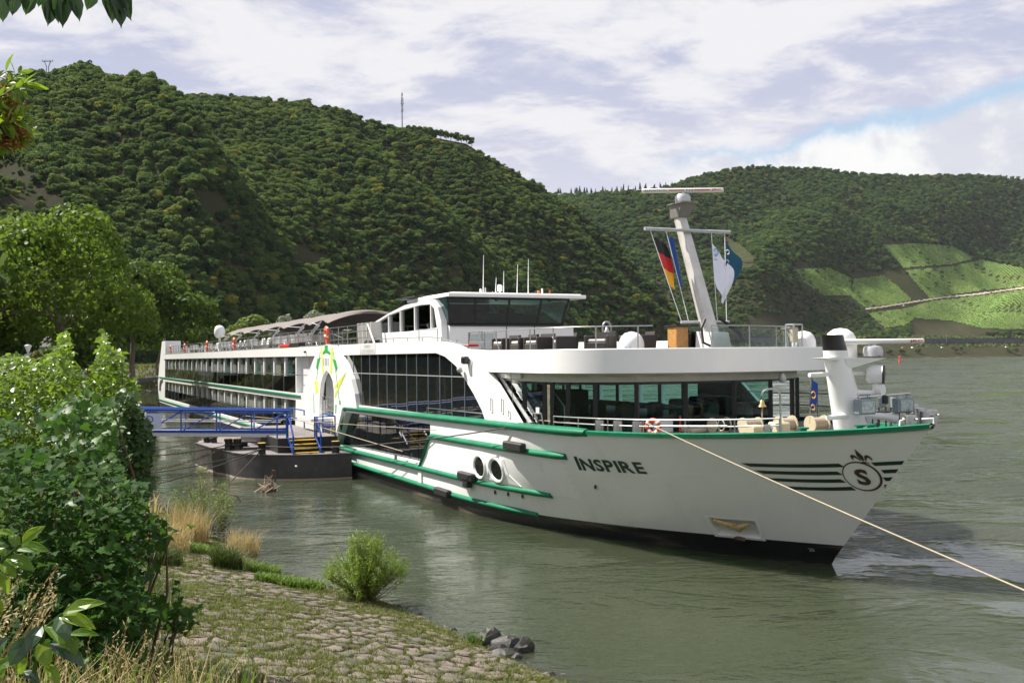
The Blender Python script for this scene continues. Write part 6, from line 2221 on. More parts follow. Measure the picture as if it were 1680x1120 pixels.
for o_ in (.82, -.82):
    sgn = 1 if o_ > 0 else -1
    MB().hexa([G(0, o_, -.12), G(0, o_ + .05 * sgn, -.12), G(7.2, o_ + .05 * sgn, -.12), G(7.2, o_, -.12)], [G(0, o_, .07), G(0, o_ + .05 * sgn, .07), G(7.2, o_ + .05 * sgn, .02), G(7.2, o_, .02)]).build('kick_plate', 'blue', gw)
    tr = MB()
    tr.tube([G(-.2, o_, 1.12), G(GL, o_, 1.12)], .07, 8)
    tr.tube([G(-.2, o_, .98), G(GL, o_, .98)], .035, 6)
    tro = tr.build('hand_rail', 'blue', gw, True)
    for k, s in enumerate(np.arange(0, GL, 1.85)):
        MB().tube([G(s, o_, -.1), G(s, o_, 1.1)], .04, 6).build('rail_post', 'blue', tro)
        if s + 1.85 < GL:
            MB().tube([G(s + 1.85, o_, -.05), G(s, o_, 1.05)], .03, 6).build('brace', 'blue', tro)
    MB().tube([G(.3, o_ * .97, .5), G(GL, o_ * .97, .5)], .03, 5).build('mid_rail', 'galv', gw)
sgn_b = MB().hexa([G(6.55, .93, .05), G(6.55, .97, .05), G(10.5, .97, .05), G(10.5, .93, .05)], [G(6.55, .93, .92), G(6.55, .97, .92), G(10.5, .97, .92), G(10.5, .93, .92)]).build('sign_panel', 'blue2', gw)
tag(sgn_b, 'lilac sign panel with blue capitals on the gangway rail')
mb = MB()
lettering(mb, 'L', lambda a, b: G(7.72 - a, .976, .43 + b), .36, .25)
lettering(mb, 'D', lambda a, b: G(7.30 - a, .976, .43 + b), .36, .36)
lettering(mb, 'LECTION', lambda a, b: G(7.75 - a, .976, .2 + b), .11, .74)
mb.build('sign_lettering', 'blueink', sgn_b)
MB().tube([sw(40.3, 9.5, 2.0), sw(39, 9.6, 1.5), sw(41.5, 11, 1.35)], .07, 7).build('hydraulic_arm', 'blackm')
tag(bpy.data.objects['hydraulic_arm'], 'black hydraulic arm under the end of the gangway', 'arm')


def rope(label, a, b, sag, r=.025, m='darkrope', name='mooring_rope', cat='rope', group=None):
    o_ = MB().tube(arc_pts(a, b, sag, 22), r, 6).build(name, m, None, True)
    return tag(o_, label, cat, group)


ru = 7.05
rope('pale mooring rope running from the fore deck past the bow to the right', sw(ru, hv(ru, 3.85) - .42, 4.15), sw(ru, hv(ru, 3.85) - .42, 4.15).lerp(at(1680, 958, 14.5), 1.45), .1, .0145, 'rope')
rope('thin line from the fore deck bollard back along the pale rope side of the deck', sw(12.0, 5.35, 3.98), sw(7.1, hv(7.1, 3.85) - .42, 4.02), .03, .018, 'rope')
rope('dark mooring rope crossing the lounge window from the foot of the stair to the pontoon', sw(12.2, 5.45, 3.9), sw(33.2, 10.5, 1.72), .35, .028)
rope('pale line crossing in front of the dark lower window to the gangway end', sw(24.8, 5.9, 1.9), sw(37.0, 8.2, 2.9), .02, .02, 'rope')
rope('thin horizontal line from the pontoon platform to the ship side', sw(20.5, 5.9, 3.15), sw(43.5, 9.6, 2.75), .05, .016, 'rope')
rope('dark cable from the near pontoon bollard down to the bank on the left', sw(33.2, 10.6, 1.55), (-15.6, 38.2, 1.0), .15)
rope('second dark cable from the near pontoon bollard down to the bank', sw(33.3, 10.5, 1.6), (-17.5, 41, 1.4), .3)
rope('third dark cable from the near pontoon bollard dipping into the river', sw(33.1, 10.7, 1.5), sw(30.4, 13.1, -.1), .02, .022)
rope('rusty cable from the middle pontoon bollards to the left bank', sw(36.9, 11.5, 1.6), (-24, 52, 1.6), .5, .03, 'rust')
rope('long thin cable from the far pontoon bollards to the left bank', sw(42.4, 11.8, 1.6), (-30, 60, 2.0), .5, .028, 'rust')
rope('second long cable from the far pontoon bollards sagging towards the left bank', sw(42.5, 11.9, 1.55), (-29, 58, 1.2), .7, .024)
rope('thin wire from the platform corner slanting up to the ship arch', sw(33.9, 6.8, 1.5), sw(36.6, 6.0, 3.0), .0, .015, 'rope')
rope('thin wire from the pontoon deck slanting up to the gangway', sw(35.4, 9.9, 1.4), sw(37.9, 9.9, 2.4), .0, .02)
# anchor chain: links alternate
mbx = MB()
A, B = sw(36.6, 12.1, 1.35), Vector((-21.5, 49.2, .35))
cp_ = arc_pts(A, B, .35, 60)
for i, (a, b) in enumerate(zip(cp_, cp_[1:])):
    d_ = (b - a).normalized(); c = (a + b) / 2; L_ = (b - a).length * .72
    s_ = d_.cross(Vector((0, 0, 1))).normalized() if i % 2 else d_.cross(d_.cross(Vector((0, 0, 1)))).normalized()
    mbx.tube([c + d_ * L_ * math.cos(t) + s_ * .055 * math.sin(t) for t in np.linspace(0, 2 * math.pi, 9)], .02, 4, cap=False)
tag(mbx.build('anchor_chain', 'rust'), 'rusty chain running from the pontoon corner to the left bank', 'chain')

# drifting branches caught below the pontoon
db = empty('driftwood', 'bundle of dead branches and reeds caught in the river below the pontoon', 'driftwood', at_z(441, 806, 0.0))
r = random.Random(3)
mb = MB()
for k in range(26):
    a = r.uniform(0, 6.28); h = r.uniform(.15, .8)
    mb.tube([(r.gauss(0, .22), r.gauss(0, .15), -.1), (r.gauss(0, .25), r.gauss(0, .2), h * .5), (r.gauss(0, .35), r.gauss(0, .2), h)], [.03, .015, .005], 4)
mb.build('branches', 'rope', db)
mb = MB(); mb.tube([(.1, 0, -.1), (.15, .05, .7), (.2, 0, 1.0), (.28, 0, 1.0), (.32, 0, .5)], .045, 6); mb.lathe([(.3, -.1), (.35, .1), (.2, .3), (.05, .4)], (0, 0, 0), 9)
mb.build('root_stump', 'twig', db)
bt = at_z(388, 822, .0)
tag(MB().tube([bt + Vector((-1.2, .5, .5)), bt + Vector((-.5, .2, .35)), bt + Vector((0, 0, .25)), bt + Vector((.25, 0, -.1))], [.05, .04, .03, .02], 6).build('dead_branch', 'twig'), 'bare dead branch bent over the water behind the airy willow', 'branch')

# ================================================================== DISTANT THINGS
# cable pylon on the left knoll and radio mast on the ridge
def on_hill(h, x, y, pull=0.0):
    p = None
    for k in range(40):
        p = h.hit(x, y + k * 1.5)
        if p is not None:
            return p
    return at(x, y, 600)


pb = on_hill(HILL_L, 78, 112)
pb = Vector((pb.x, pb.y, pb.z - 2))
ptop = at(78, 101, pb.y).z
H_ = ptop - pb.z
py = empty('cable_pylon', 'small grey chairlift pylon on the top of the left knoll', 'pylon', pb)
mb = MB()
for s in (-1, 1):
    mb.tube([(s * .9, 0, 0), (s * .5, 0, H_ * .75), (s * 1.6, 0, H_)], .22, 5)
mb.build('legs', 'grey_lamp', py)
MB().box(-2.8, 2.8, -.2, .2, H_ - .1, H_ + .25).build('crossarm', 'grey_lamp', py)
for s in (-2.6, -1.1, 1.1, 2.6):
    MB().tube([(s, 0, H_), (s, 0, H_ + 1.0)], .1, 4).build('pulley_post', 'grey_lamp', py)
rb = on_hill(HILL_L, 660, 212); rb = Vector((rb.x, rb.y, rb.z - 2))
H_ = at(660, 151, rb.y).z - rb.z
rm = empty('radio_mast', 'thin grey radio mast on the wooded ridge', 'mast', rb)
MB().tube([(0, 0, 0), (0, 0, H_ * .8), (0, 0, H_)], [.55, .4, .12], 6).build('pole', 'grey_lamp', rm)
for k, (h, w) in enumerate(((.55, 1.6), (.66, 1.2), (.72, 2.2), (.80, 1.5), (.9, .9))):
    for a in (0, 2.1, 4.2):
        MB().bevbox(w * .5 * math.cos(a) - .25, w * .5 * math.cos(a) + .25, w * .5 * math.sin(a) - .2, w * .5 * math.sin(a) + .2, H_ * h, H_ * h + 2.4, .05).build('antenna_panel', 'galv', rm)
    MB().lathe([(w * .55, 0), (w * .55, .15)], (0, 0, H_ * h), 8).build('platform', 'grey_lamp', rm)
# the row of trees beside the mown strip
for k, x in enumerate(np.arange(672, 778, 8.5)):
    b = on_hill(HILL_L, x, float(np.interp(x, [665, 720, 778], [212, 222, 232])))
    r = np.random.default_rng(500 + k)
    L = rnd_lobes(r, 8, (0, 0, 4.6), (2.0, 2.0, 3.6), 1.6)
    mesh_tree('ridge_tree', 'slim tree in the row along the ridge beside the mown strip', 'tree', b - Vector((0, 0, 1)), 5.0, .25, L, 600, .7, 'forest', 520 + k, 'row of trees along the ridge', limbs=3)


def far_car(label, p, rz, m, s=1.0):
    t = empty('car', label, 'car', p, rz, 'cars on the far roads')
    t.scale = (s, s, s)
    mb = MB(); mb.bevbox(-2.1, 2.1, -.85, .85, .35, .95, .15); mb.hexa([(-1.5, -.75, .95), (-1.5, .75, .95), (1.2, .75, .95), (1.2, -.75, .95)], [(-1.1, -.62, 1.45), (-1.1, .62, 1.45), (.55, .62, 1.45), (.55, -.62, 1.45)])
    mb.build('body', m, t)
    MB().hexa([(-1.35, -.78, 1.0), (-1.35, .78, 1.0), (1.05, .78, 1.0), (1.05, -.78, 1.0)], [(-1.1, -.68, 1.36), (-1.1, .68, 1.36), (.6, .68, 1.36), (.6, -.68, 1.36)]).build('windows', 'frame', t)
    for a in (-1.3, 1.3):
        for b in (-.85, .85):
            MB().lathe([(.33, -.1), (.33, .1)], (a, b, .33), 10, (0, 1, 0)).build('wheel', 'blackm', t)


xs_ = np.array([to_px(np.array([*far_pt(q, 34), 11.]))[0] for q in np.arange(0, 1500, 5)])
for x, lab, m_ in ((1546, 'white car left of middle on the far river road', 'white'), (1651, 'white car near the right edge on the far river road', 'white'), (1497, 'small pale car in line with the red buoy on the far road', 'white'), (1481, 'small red car on the far road above the red buoy', 'red')):
    q = float(np.interp(x, xs_, np.arange(0, 1500, 5)))
    a, b = far_pt(q, 34), far_pt(q + 5, 34)
    far_car(lab, (*a, 10.36), math.atan2(b[1] - a[1], b[0] - a[0]), m_)
h_ = HILL_R.hit(1483, 503)
far_car('white car on the pale farm track between the vineyards', h_ + Vector((0, 0, .6)), .5, 'white')
for x in (1505, 1580):
    q = float(np.interp(x, xs_, np.arange(0, 1500, 5)))
    a = far_pt(q, 57)
    t = empty('signal_pole', ['thin pole in front of the railway wall just right of the radar lettering', 'thin pole in front of the middle of the railway wall'][x > 1550], 'pole', (*a, 15.5), 0, 'poles along the railway')
    MB().tube([(0, 0, 0), (0, 0, 10.5)], .16, 5).build('pole', 'galv', t)
    MB().box(-.8, .8, -.08, .08, 9.6, 9.8).build('crossarm', 'galv', t)
bu = at_z(1476, 594, 0)
t = empty('river_buoy', 'small red buoy near the far bank', 'buoy', bu)
MB().lathe([(.9, -.3), (1.0, .2), (.9, .6), (.75, .8)], (0, 0, 0), 12).build('float', 'red', t, True, 40)
MB().lathe([(.55, .8), (.55, 3.6), (.2, 3.9)], (0, 0, 0), 10).build('tower', 'orange', t, True, 40)

# promenade on the left bank: wall, lamp posts, glimpses of houses
mb = MB()
pl = [(-60, 150), (-78, 205), (-84, 260), (-84, 330)]
rows = []
for x, y in pl:
    z = float(land_z(x, y))
    rows.append([(x + .3, y, z - 1.2), (x + .3, y, z + 1.3), (x - .3, y, z + 1.3), (x - .3, y, z - 1)])
tag(mb.grid(rows).build('promenade_wall', 'wallstone'), 'grey promenade wall on the left bank behind the ship stern', 'wall')


def lamp_post(x, y_top, D, label):
    b = at(x, 600, D); z = float(land_z(b.x, b.y)); h = at(x, y_top, D).z - z
    t = empty('street_lamp', label, 'street lamp', (b.x, b.y, z), 0, 'lamps on the promenade')
    MB().tube([(0, 0, 0), (0, 0, h - .5)], [.07, .05], 7).build('pole', 'galv', t)
    MB().lathe([(.09, 0), (.24, .42), (.27, .46), (.05, .55)], (0, 0, h - .5), 10).build('lamp_head', 'white', t)
    return t


lamp_post(46, 566, 72, 'white topped street lamp among the sunlit leaves at the left')

for k, (x, D, w, h, lab) in enumerate([(80, 150, 9, 7.5, 'pale house glimpsed under the plane tree'), (318, 300, 10, 9, 'grey roofed house half hidden behind the stern dome')]):
    b = at(x, 600, D); z = float(land_z(b.x, b.y))
    t = empty('house', lab, 'house', (b.x, b.y, z), .3)
    MB().box(-w / 2, w / 2, -4, 4, 0, h * .62).build('wall', 'white', t)
    MB().hexa([(-w / 2 - .4, -4.5, h * .62), (-w / 2 - .4, 4.5, h * .62), (w / 2 + .4, 4.5, h * .62), (w / 2 + .4, -4.5, h * .62)], [(-w / 2, -.1, h), (-w / 2, .1, h), (w / 2, .1, h), (w / 2, -.1, h)]).build('roof', 'redroof', t)
    for a in (-.3, 0, .3):
        wn = MB().box(a * w - .5, a * w + .5, -4.06, -4.0, 1.4, 2.8).build('window', 'white', t)
        MB().box(a * w - .42, a * w + .42, -4.08, -4.06, 1.48, 2.72).build('pane', 'pane', wn)

# ================================================================== NEAR BANK
# sloped stone revetment: irregular cobbles laid in rows along the water's edge
seg_n = SHORE[2:9]
sl = np.concatenate([[0], np.cumsum(np.hypot(*np.diff(seg_n, axis=0).T))])


def bank_pt(s, d):
    x, y = np.interp(s, sl, seg_n[:, 0]), np.interp(s, sl, seg_n[:, 1])
    e = 2.2
    tx = np.interp(s + e, sl, seg_n[:, 0]) - np.interp(s - e, sl, seg_n[:, 0]); ty = np.interp(s + e, sl, seg_n[:, 1]) - np.interp(s - e, sl, seg_n[:, 1])
    l = np.hypot(tx, ty)
    return x - ty / l * d, y + tx / l * d


paving = empty('stone_paving', 'sloping bank of worn pinkish grey cobbles with grass in the joints', None, (0, 0, 0), 0, None, 'structure')
M['cobble'] = mat('bank_cobble', (.10, .082, .066), .9, col2=(.17, .135, .11), scale=1.1, bump=.6, bscale=28, dirt=((.085, .08, .06), (2.2, 2.2, 2.2), .7))
M['cobble_dark'] = mat('dark_bank_cobble', (.065, .058, .05), .9, col2=(.12, .10, .085), scale=1.5, bump=.6, bscale=28, dirt=((.06, .065, .04), (2.5, 2.5, 2.5), .7))
rg = np.random.default_rng(21)
# cells of a jittered lattice: every stone is bounded half way to its neighbours, as laid stones are
CW, CH = .40, .30
LAT = {}
for j in range(int(8.6 / CH) + 1):
    for i in range(int(sl[-1] / CW)):
        LAT[i, j] = ((i + .5 * (j % 2) + .34 * rg.normal()) * CW, -.3 + (j + .24 * rg.normal()) * CH)


def cell(i, j):
    c = LAT[i, j]
    poly = [(c[0] - .6, c[1] - .5), (c[0] + .6, c[1] - .5), (c[0] + .6, c[1] + .5), (c[0] - .6, c[1] + .5)]
    for di in range(-3, 4):
        for dj in range(-2, 3):
            q = LAT.get((i + di, j + dj))
            if q is None or (di, dj) == (0, 0):
                continue
            nx, ny = q[0] - c[0], q[1] - c[1]
            m_ = (nx * (q[0] + c[0]) + ny * (q[1] + c[1])) / 2
            out_ = []
            for k in range(len(poly)):
                p, r_ = poly[k - 1], poly[k]
                fp, fr_ = p[0] * nx + p[1] * ny - m_, r_[0] * nx + r_[1] * ny - m_
                if (fp <= 0) != (fr_ <= 0):
                    t_ = fp / (fp - fr_)
                    out_.append((p[0] + (r_[0] - p[0]) * t_, p[1] + (r_[1] - p[1]) * t_))
                if fr_ <= 0:
                    out_.append(r_)
            poly = out_
            if len(poly) < 3:
                return None
    return poly


def stone_mesh(poly, rg):
    """One worn stone: its outline roughened, a nearly flat top a little proud of the soil, on the slope."""
    s0, d0 = sum(p[0] for p in poly) / len(poly), sum(p[1] for p in poly) / len(poly)
    cx, cy = bank_pt(s0, d0)
    h0 = land_z(np.array([cx, cx + .2, cx]), np.array([cy, cy, cy + .2]))
    gz = lambda p: float(h0[0] + (h0[1] - h0[0]) * (p[0] - cx) / .2 + (h0[2] - h0[0]) * (p[1] - cy) / .2)
    ring = []
    for k in range(len(poly)):
        a, b = poly[k - 1], poly[k]
        ring.append(a)
        if math.dist(a, b) > .14:
            ring.append(((a[0] + b[0]) / 2 + rg.normal() * .012, (a[1] + b[1]) / 2 + rg.normal() * .012))
    ht = -.012 + .045 * rg.random() ** 1.5
    tilt = rg.normal(size=2) * .04
    out, mid, top = [], [], []
    gap = .012 + .02 * rg.random()
    for (s_, d_) in ring:
        l = max(math.hypot(s_ - s0, d_ - d0), .02)
        for lst, inset, zz in ((out, gap, -.09), (mid, gap + .012, ht - .022), (top, gap + .045, ht)):
            k_ = max(.2, 1 - inset / l)
            a_, b_ = s0 + (s_ - s0) * k_, d0 + (d_ - d0) * k_
            x, y = bank_pt(a_, b_)
            lst.append((float(x), float(y), gz((x, y)) + zz + tilt[0] * (a_ - s0) + tilt[1] * (b_ - d0) + rg.normal() * .004))
    n = len(ring)
    vs = out + mid + top
    fs = [(q * n + k, q * n + (k + 1) % n, (q + 1) * n + (k + 1) % n, (q + 1) * n + k) for q in (0, 1) for k in range(n)] + [tuple(2 * n + k for k in range(n))]
    return vs, fs, (cx, cy)


info = []
for (i, j), (s, d) in LAT.items():
    x, y = bank_pt(s, d)
    if y < 3:
        continue
    px, py = to_px(np.array([x, y, float(land_z(x, y))]))
    if not (140 < px < 1150 and 800 < py < 1300):
        continue
    poly = cell(i, j)
    if poly is None:
        continue
    ar = abs(sum(poly[k - 1][0] * poly[k][1] - poly[k][0] * poly[k - 1][1] for k in range(len(poly)))) / 2
    seen = 240 < px < 960 and 860 < py < 1118 and px > 250 + (1120 - py) * .1
    info.append((seen, ar / (y * y), poly, d))
info.sort(key=lambda q: -q[1] * (1 if q[0] else .01))
rest = MB()
for k, (seen, _, st, d0_) in enumerate(info):
    vs, fs, c = stone_mesh(st, rg)
    m_ = 'cobble' if rg.random() < .72 else 'cobble_dark'
    if k < 298:
        o_ = MB().add(vs, fs).build('cobble', m_, paving, True, 50)
    else:
        rest.add(vs, fs, 0 if m_ == 'cobble' else 1)
tag(rest.build('cobbles', ['cobble', 'cobble_dark'], paving, True, 50), None, None, None, 'stuff')

# loose stones washed up along the waterline
lo_ = MB()
for k in range(260):
    s_, d_ = 5 + rg.random() * (sl[-1] - 7), -.75 + .8 * rg.random()
    x, y = bank_pt(s_, d_)
    z = float(land_z(np.array([x]), np.array([y]))[0])
    r_ = .04 + .09 * rg.random() ** 2
    t0, n_ = rg.random() * 6, 7
    rows = [[(float(x) + q * r_ * (1 + .25 * rg.normal() * .5) * math.cos(a + t0), float(y) + q * r_ * .8 * math.sin(a + t0), z + h * r_) for a in np.linspace(0, 2 * math.pi, n_ + 1)[:-1]] for q, h in ((.9, -.6), (1, .2), (.55, .75))]
    lo_.grid(rows, k % 2, close=True); lo_.add(rows[-1], [tuple(range(n_))], k % 2)
tag(lo_.build('pebbles', ['cobble_dark', 'rock'], None, True, 30), 'loose stones along the foot of the stone bank', None, None, 'stuff')

# ------------------------------------------------------------------ grass in the joints and along the edge
M['grass'] = leaf_mat('short_grass', (.075, .10, .02), (.17, .19, .045), .3, .6, .2)
M['lush_grass'] = leaf_mat('lush_grass', (.06, .115, .015), (.14, .22, .03), .35, .6, .25)
M['dry_grass'] = leaf_mat('dry_grass', (.30, .22, .10), (.52, .42, .23), .3, .7, .2)
M['sedge'] = leaf_mat('sedge_leaves', (.03, .055, .012), (.10, .14, .03), .25, .55, .3)


def blades(P, h, w, lean, rg, n_per=1, spread_=.05, curve=.5):
    """Bent grass blades (two quads each) rooted at points P."""
    P = np.repeat(P, n_per, 0) + np.concatenate([rg.normal(size=(len(P) * n_per, 2)) * spread_, np.zeros((len(P) * n_per, 1))], 1)
    n = len(P)
    hh = (h * (.5 + .8 * rg.random(n)))[:, None]
    a = rg.random(n) * 6.283
    dr = np.stack([np.cos(a), np.sin(a), np.zeros(n)], -1)
    ln = lean * rg.random((n, 1))
    sd = np.stack([-np.sin(a + rg.normal(size=n) * .6), np.cos(a), np.zeros(n)], -1) * w
    up = np.array([0, 0, 1.0])
    m1 = P + up * hh * .55 + dr * hh * ln * .35
    t1 = P + up * hh * (1 - .3 * ln) + dr * hh * ln * (1 + curve)
    v = np.stack([P - sd, P + sd, m1 + sd * .8, m1 - sd * .8, t1 + sd * .12, t1 - sd * .12], 1).reshape(-1, 3)
    i = np.arange(n)[:, None] * 6
    f = np.concatenate([i + np.array([[0, 1, 2, 3]]), i + np.array([[3, 2, 4, 5]])], 0)
    t = rg.random(n)
    return v, f, np.concatenate([t, t])


def slope_z(x, y):
    return land_z(x, y)


def merge(parts):
    V, Fc, T, o_ = [], [], [], 0
    for v, f, t in parts:
        V.append(v); Fc.append(f + o_); T.append(t); o_ += len(v)
    return np.concatenate(V), np.concatenate(Fc), np.concatenate(T)


def stuff(name, label, parts, m):
    v, f, t = merge(parts)
    return tag(link(name, np_mesh(name, v, f, m, t)), label, None, None, 'stuff')


# turf: thick where a noise is high, always in the joints
N = 40000
s = rg.random(N) * (sl[-1] - 1); dd = .1 + 9.0 * rg.random(N)
x, y = bank_pt(s, dd)
g = vnoise(x * .55 + 3, y * .55, 31) + .6 * vnoise(x * 1.7, y * 1.7, 32)
band = .30 * np.clip((dd - 3.5) / 5, 0, 1) + .22 * np.clip((y - 24) / 8, 0, 1) + .12 * np.exp(-((dd - .3) / .35) ** 2)
keep = g + band > -.12 + .28 * rg.random(N)
P = np.stack([x, y, land_z(x, y) - .01], -1)[keep]
stuff('grass', 'short turf growing over and between the bank cobbles', [blades(P, .085, .006, .9, rg, 7, .07)], 'grass')
# joint grass: along stone borders
J = []
for (seen, _, st, d0_) in info:
    for k in range(len(st)):
        a, b = st[k - 1], st[k]
        for _q in range(2):
            t_ = rg.random()
            J.append((a[0] + (b[0] - a[0]) * t_, a[1] + (b[1] - a[1]) * t_))
J = np.array(J)
x, y = bank_pt(J[:, 0], J[:, 1])
P = np.stack([x, y, land_z(x, y)], -1)
P = P[J[:, 1] > .05]
stuff('grass', 'grass tufts in the joints of the bank cobbles', [blades(P, .045, .005, .9, rg, 6, .03)], 'grass')


def clump(px, py, rad, n, h, w, lean, m, label, name='grass_tuft', cat='grass tuft', z=None, parts_name='blades', per=3):
    """A separate tuft of blades standing where photo pixel (px, py) meets the bank."""
    p = at_z(px, py, .1)
    for _ in range(12):
        p = at_z(px, py, float(land_z(p.x, p.y)) if z is None else z)
    t = empty(name, label, cat, p)
    a, q = rg.random(n) * 6.28, np.sqrt(rg.random(n)) * rad
    gx, gy = q * np.cos(a), q * np.sin(a)
    C = np.stack([gx, gy, (land_z(p.x + gx, p.y + gy) - float(land_z(p.x, p.y)) if z is None else 0 * gx)], -1)
    v, f, tn = blades(C, h, w, lean, rg, per, rad * .08)
    link(parts_name, np_mesh(parts_name, v, f, m, tn), t)
    return t, p


clump(372, 932, .42, 260, .62, .010, .75, 'sedge', 'dark green sedge tuft on the stone bank by the water')
clump(398, 908, .5, 160, .75, .006, .6, 'dry_grass', 'tan grass tuft at the water edge behind the dark sedge')
clump(268, 900, .7, 230, .8, .007, .5, 'dry_grass', 'tall tan grass clump at the foot of the airy willow, left side')
clump(312, 888, .6, 210, 1.1, .007, .4, 'dry_grass', 'tall tan grass clump at the foot of the airy willow, centre')
clump(262, 925, .55, 240, .5, .010, .8, 'sedge', 'low sedge tuft beside the tan grass at the left')
clump(330, 905, .5, 260, .22, .02, .9, 'lush_grass', 'bright green low weed patch on the bank top', 'weed_patch', 'weeds')
clump(430, 938, .5, 240, .25, .012, .9, 'lush_grass', 'bright green weeds at the bend of the water edge', 'weed_patch', 'weeds')
clump(490, 962, .6, 380, .22, .02, .9, 'lush_grass', 'long strip of bright weeds along the edge left of the willow bush', 'weed_patch', 'weeds')
clump(452, 955, .5, 300, .2, .02, .9, 'lush_grass', 'bright weed patch between the two willow bushes', 'weed_patch', 'weeds')
clump(782, 1056, .18, 60, .25, .006, .7, 'lush_grass', 'small grass tuft beside the dark rocks')
for k, (x_, y_) in enumerate(((294, 898), (298, 893), (226, 1013))):
    p = at_z(x_, y_, 1.0)
    for _ in range(10):
        p = at_z(x_, y_, float(land_z(p.x, p.y)) + .15)
    t = empty('yellow_flower', ['orange yellow flower beside the sedge, lower of the pair', 'orange yellow flower beside the sedge, upper of the pair', 'small orange flower at the edge of the dark shrub'][k], 'flower', p)
    MB().tube([(0, 0, -.2), (0, 0, 0)], .006, 4).build('stem', 'lush_grass', t)
    mbf = MB()
    for q in range(9):
        a = q * .7
        mbf.add([(0, 0, 0), (.05 * math.cos(a - .3), .05 * math.sin(a - .3), .03), (.075 * math.cos(a), .075 * math.sin(a), .02 + .02 * (q % 2)), (.05 * math.cos(a + .3), .05 * math.sin(a + .3), .03)], [(0, 1, 2, 3)])
    mbf.build('petals', 'flag_gold', t)

# rocks at the water's edge
RK = [(798, 1052, .30, .26, 'upright pointed dark rock, tallest of the group'), (830, 1055, .30, .17, 'rounded speckled rock right of the pointed one'), (858, 1066, .26, .26, 'pointed dark rock at the right of the group'),
      (774, 1049, .13, .10, 'small dark rock at the left of the group'), (813, 1066, .24, .12, 'low flat rock between the two pointed ones'), (826, 1073, .26, .12, 'mossy low rock nearest the stone bank'), (868, 1057, .12, .1, 'small rock at the right end of the group'), (848, 1076, .12, .07, 'smallest wet stone below the right pointed rock'),
      (476, 872 + 90, .35, .12, 'flat stone at the water edge by the green weeds')]
for k, (px, py, r_, h_, lab) in enumerate(RK):
    p = at_z(px, py, .02)
    rr = np.random.default_rng(70 + k)
    rows = []
    ph = rr.random(6) * 6
    for i, (q, z) in enumerate(((1.0, -.6), (1.05, -.1), (.92, .35), (.62, .75), (.25, 1.0))):
        rows.append([(q * r_ * (1 + .22 * math.sin(a * 2 + ph[0]) + .12 * math.sin(a * 3 + ph[1] + i) + .08 * rr.normal()) * math.cos(a) + (.25 * r_ * z if 'pointed' in lab else 0), q * r_ * .7 * (1 + .15 * math.sin(a * 3 + ph[2]) + .08 * rr.normal()) * math.sin(a), z * h_ * (1 + .12 * rr.normal())) for a in np.linspace(0, 2 * math.pi, 11)[:-1]])
    mbr = MB().grid(rows, close=True); mbr.add(rows[-1], [tuple(range(10))])
    o_ = mbr.build('rock', 'rock', None, True, 25)
    o_.location = p
    tag(o_, lab, 'rock', 'dark rocks at the water edge' if k < 8 else None)


# ------------------------------------------------------------------ willow bushes
def willow(px, py, w_px, h_px, m, label, n_stems, n_leaf, leaf, seed, upright=1.0, z=.05):
    p = at_z(px, py, z)
    D = p.y
    W_, Hh = w_px * D / F / 2, h_px * D / F
    r = np.random.default_rng(seed)
    t = empty('willow_bush', label, 'bush', p)
    mbw = MB(); LP, LN, LA = [], [], []
    for k in range(n_stems):
        a = r.random() * 6.283; q = r.random() ** .6
        tip = np.array([W_ * q * math.cos(a), W_ * .8 * q * math.sin(a), Hh * (1 - .5 * q ** 2) * (.55 + .6 * r.random() ** .7)])
        mid = tip * np.array([.45, .45, .5]) + r.normal(size=3) * .04
        pts = [np.zeros(3) + r.normal(size=3) * [.08, .08, 0], mid, tip * [.85, .85, .82], tip]
        mbw.tube([tuple(c) for c in pts], [.012, .008, .005, .002], 4)
        m_ = int(n_leaf / n_stems)
        u = r.random(m_) ** .8
        idx = np.minimum((u * 3).astype(int), 2); fr_ = (u * 3 - idx)[:, None]
        A_ = np.array(pts)
        c = A_[idx] * (1 - fr_) + A_[idx + 1] * fr_
        ax = unit(A_[idx + 1] - A_[idx])
        c = c + r.normal(size=c.shape) * .045
        LP.append(c); LA.append(unit(ax * upright + r.normal(size=c.shape) * .55)); LN.append(r.normal(size=c.shape) + [0, 0, .6])
    mbw.build('stems', 'twig', t)
    C, N_, A_ = np.concatenate(LP), np.concatenate(LN), np.concatenate(LA)
    sz = leaf * (.7 + .6 * r.random(len(C)))
    v, f = leaf_quads(C + A_ * sz[:, None] * .8, N_, sz, r, .16, A_)
    link('leaves', np_mesh('leaves', v, f, m, np.clip(r.random(len(f)), 0, 1)), t)
    return t


M['willow'] = leaf_mat('willow_leaves', (.10, .17, .02), (.21, .30, .045), .45, .5, .3)
M['willow_grey'] = leaf_mat('pale_willow_leaves', (.11, .155, .045), (.21, .26, .09), .4, .5, .35)
willow(600, 992, 140, 112, 'willow', 'dense bright green willow bush growing out of the stone edge', 170, 11500, .055, 81, 1.0)
willow(332, 884, 110, 108, 'willow_grey', 'airy pale willow sapling by the water behind the tan grass', 46, 4200, .06, 82, .9)
willow(362, 872, 60, 78, 'willow_grey', 'smaller airy willow sapling at the water edge right of the tall one', 22, 1700, .06, 83, .9)

# ------------------------------------------------------------------ the big shrubs at the left
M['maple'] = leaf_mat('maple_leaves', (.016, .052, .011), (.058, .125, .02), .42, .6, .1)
M['maple_lit'] = leaf_mat('sun_tinted_maple_leaves', (.03, .09, .014), (.07, .15, .02), .40, .45, .3)  # lighter copy of the maple green, sunlight painted into the colour
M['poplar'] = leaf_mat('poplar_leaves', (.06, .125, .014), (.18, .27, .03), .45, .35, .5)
M['poplar_dark'] = leaf_mat('shade_tinted_poplar_leaves', (.02, .05, .014), (.06, .11, .025), .3, .45, .3)  # darker copy of the poplar green, the flank's shade painted in


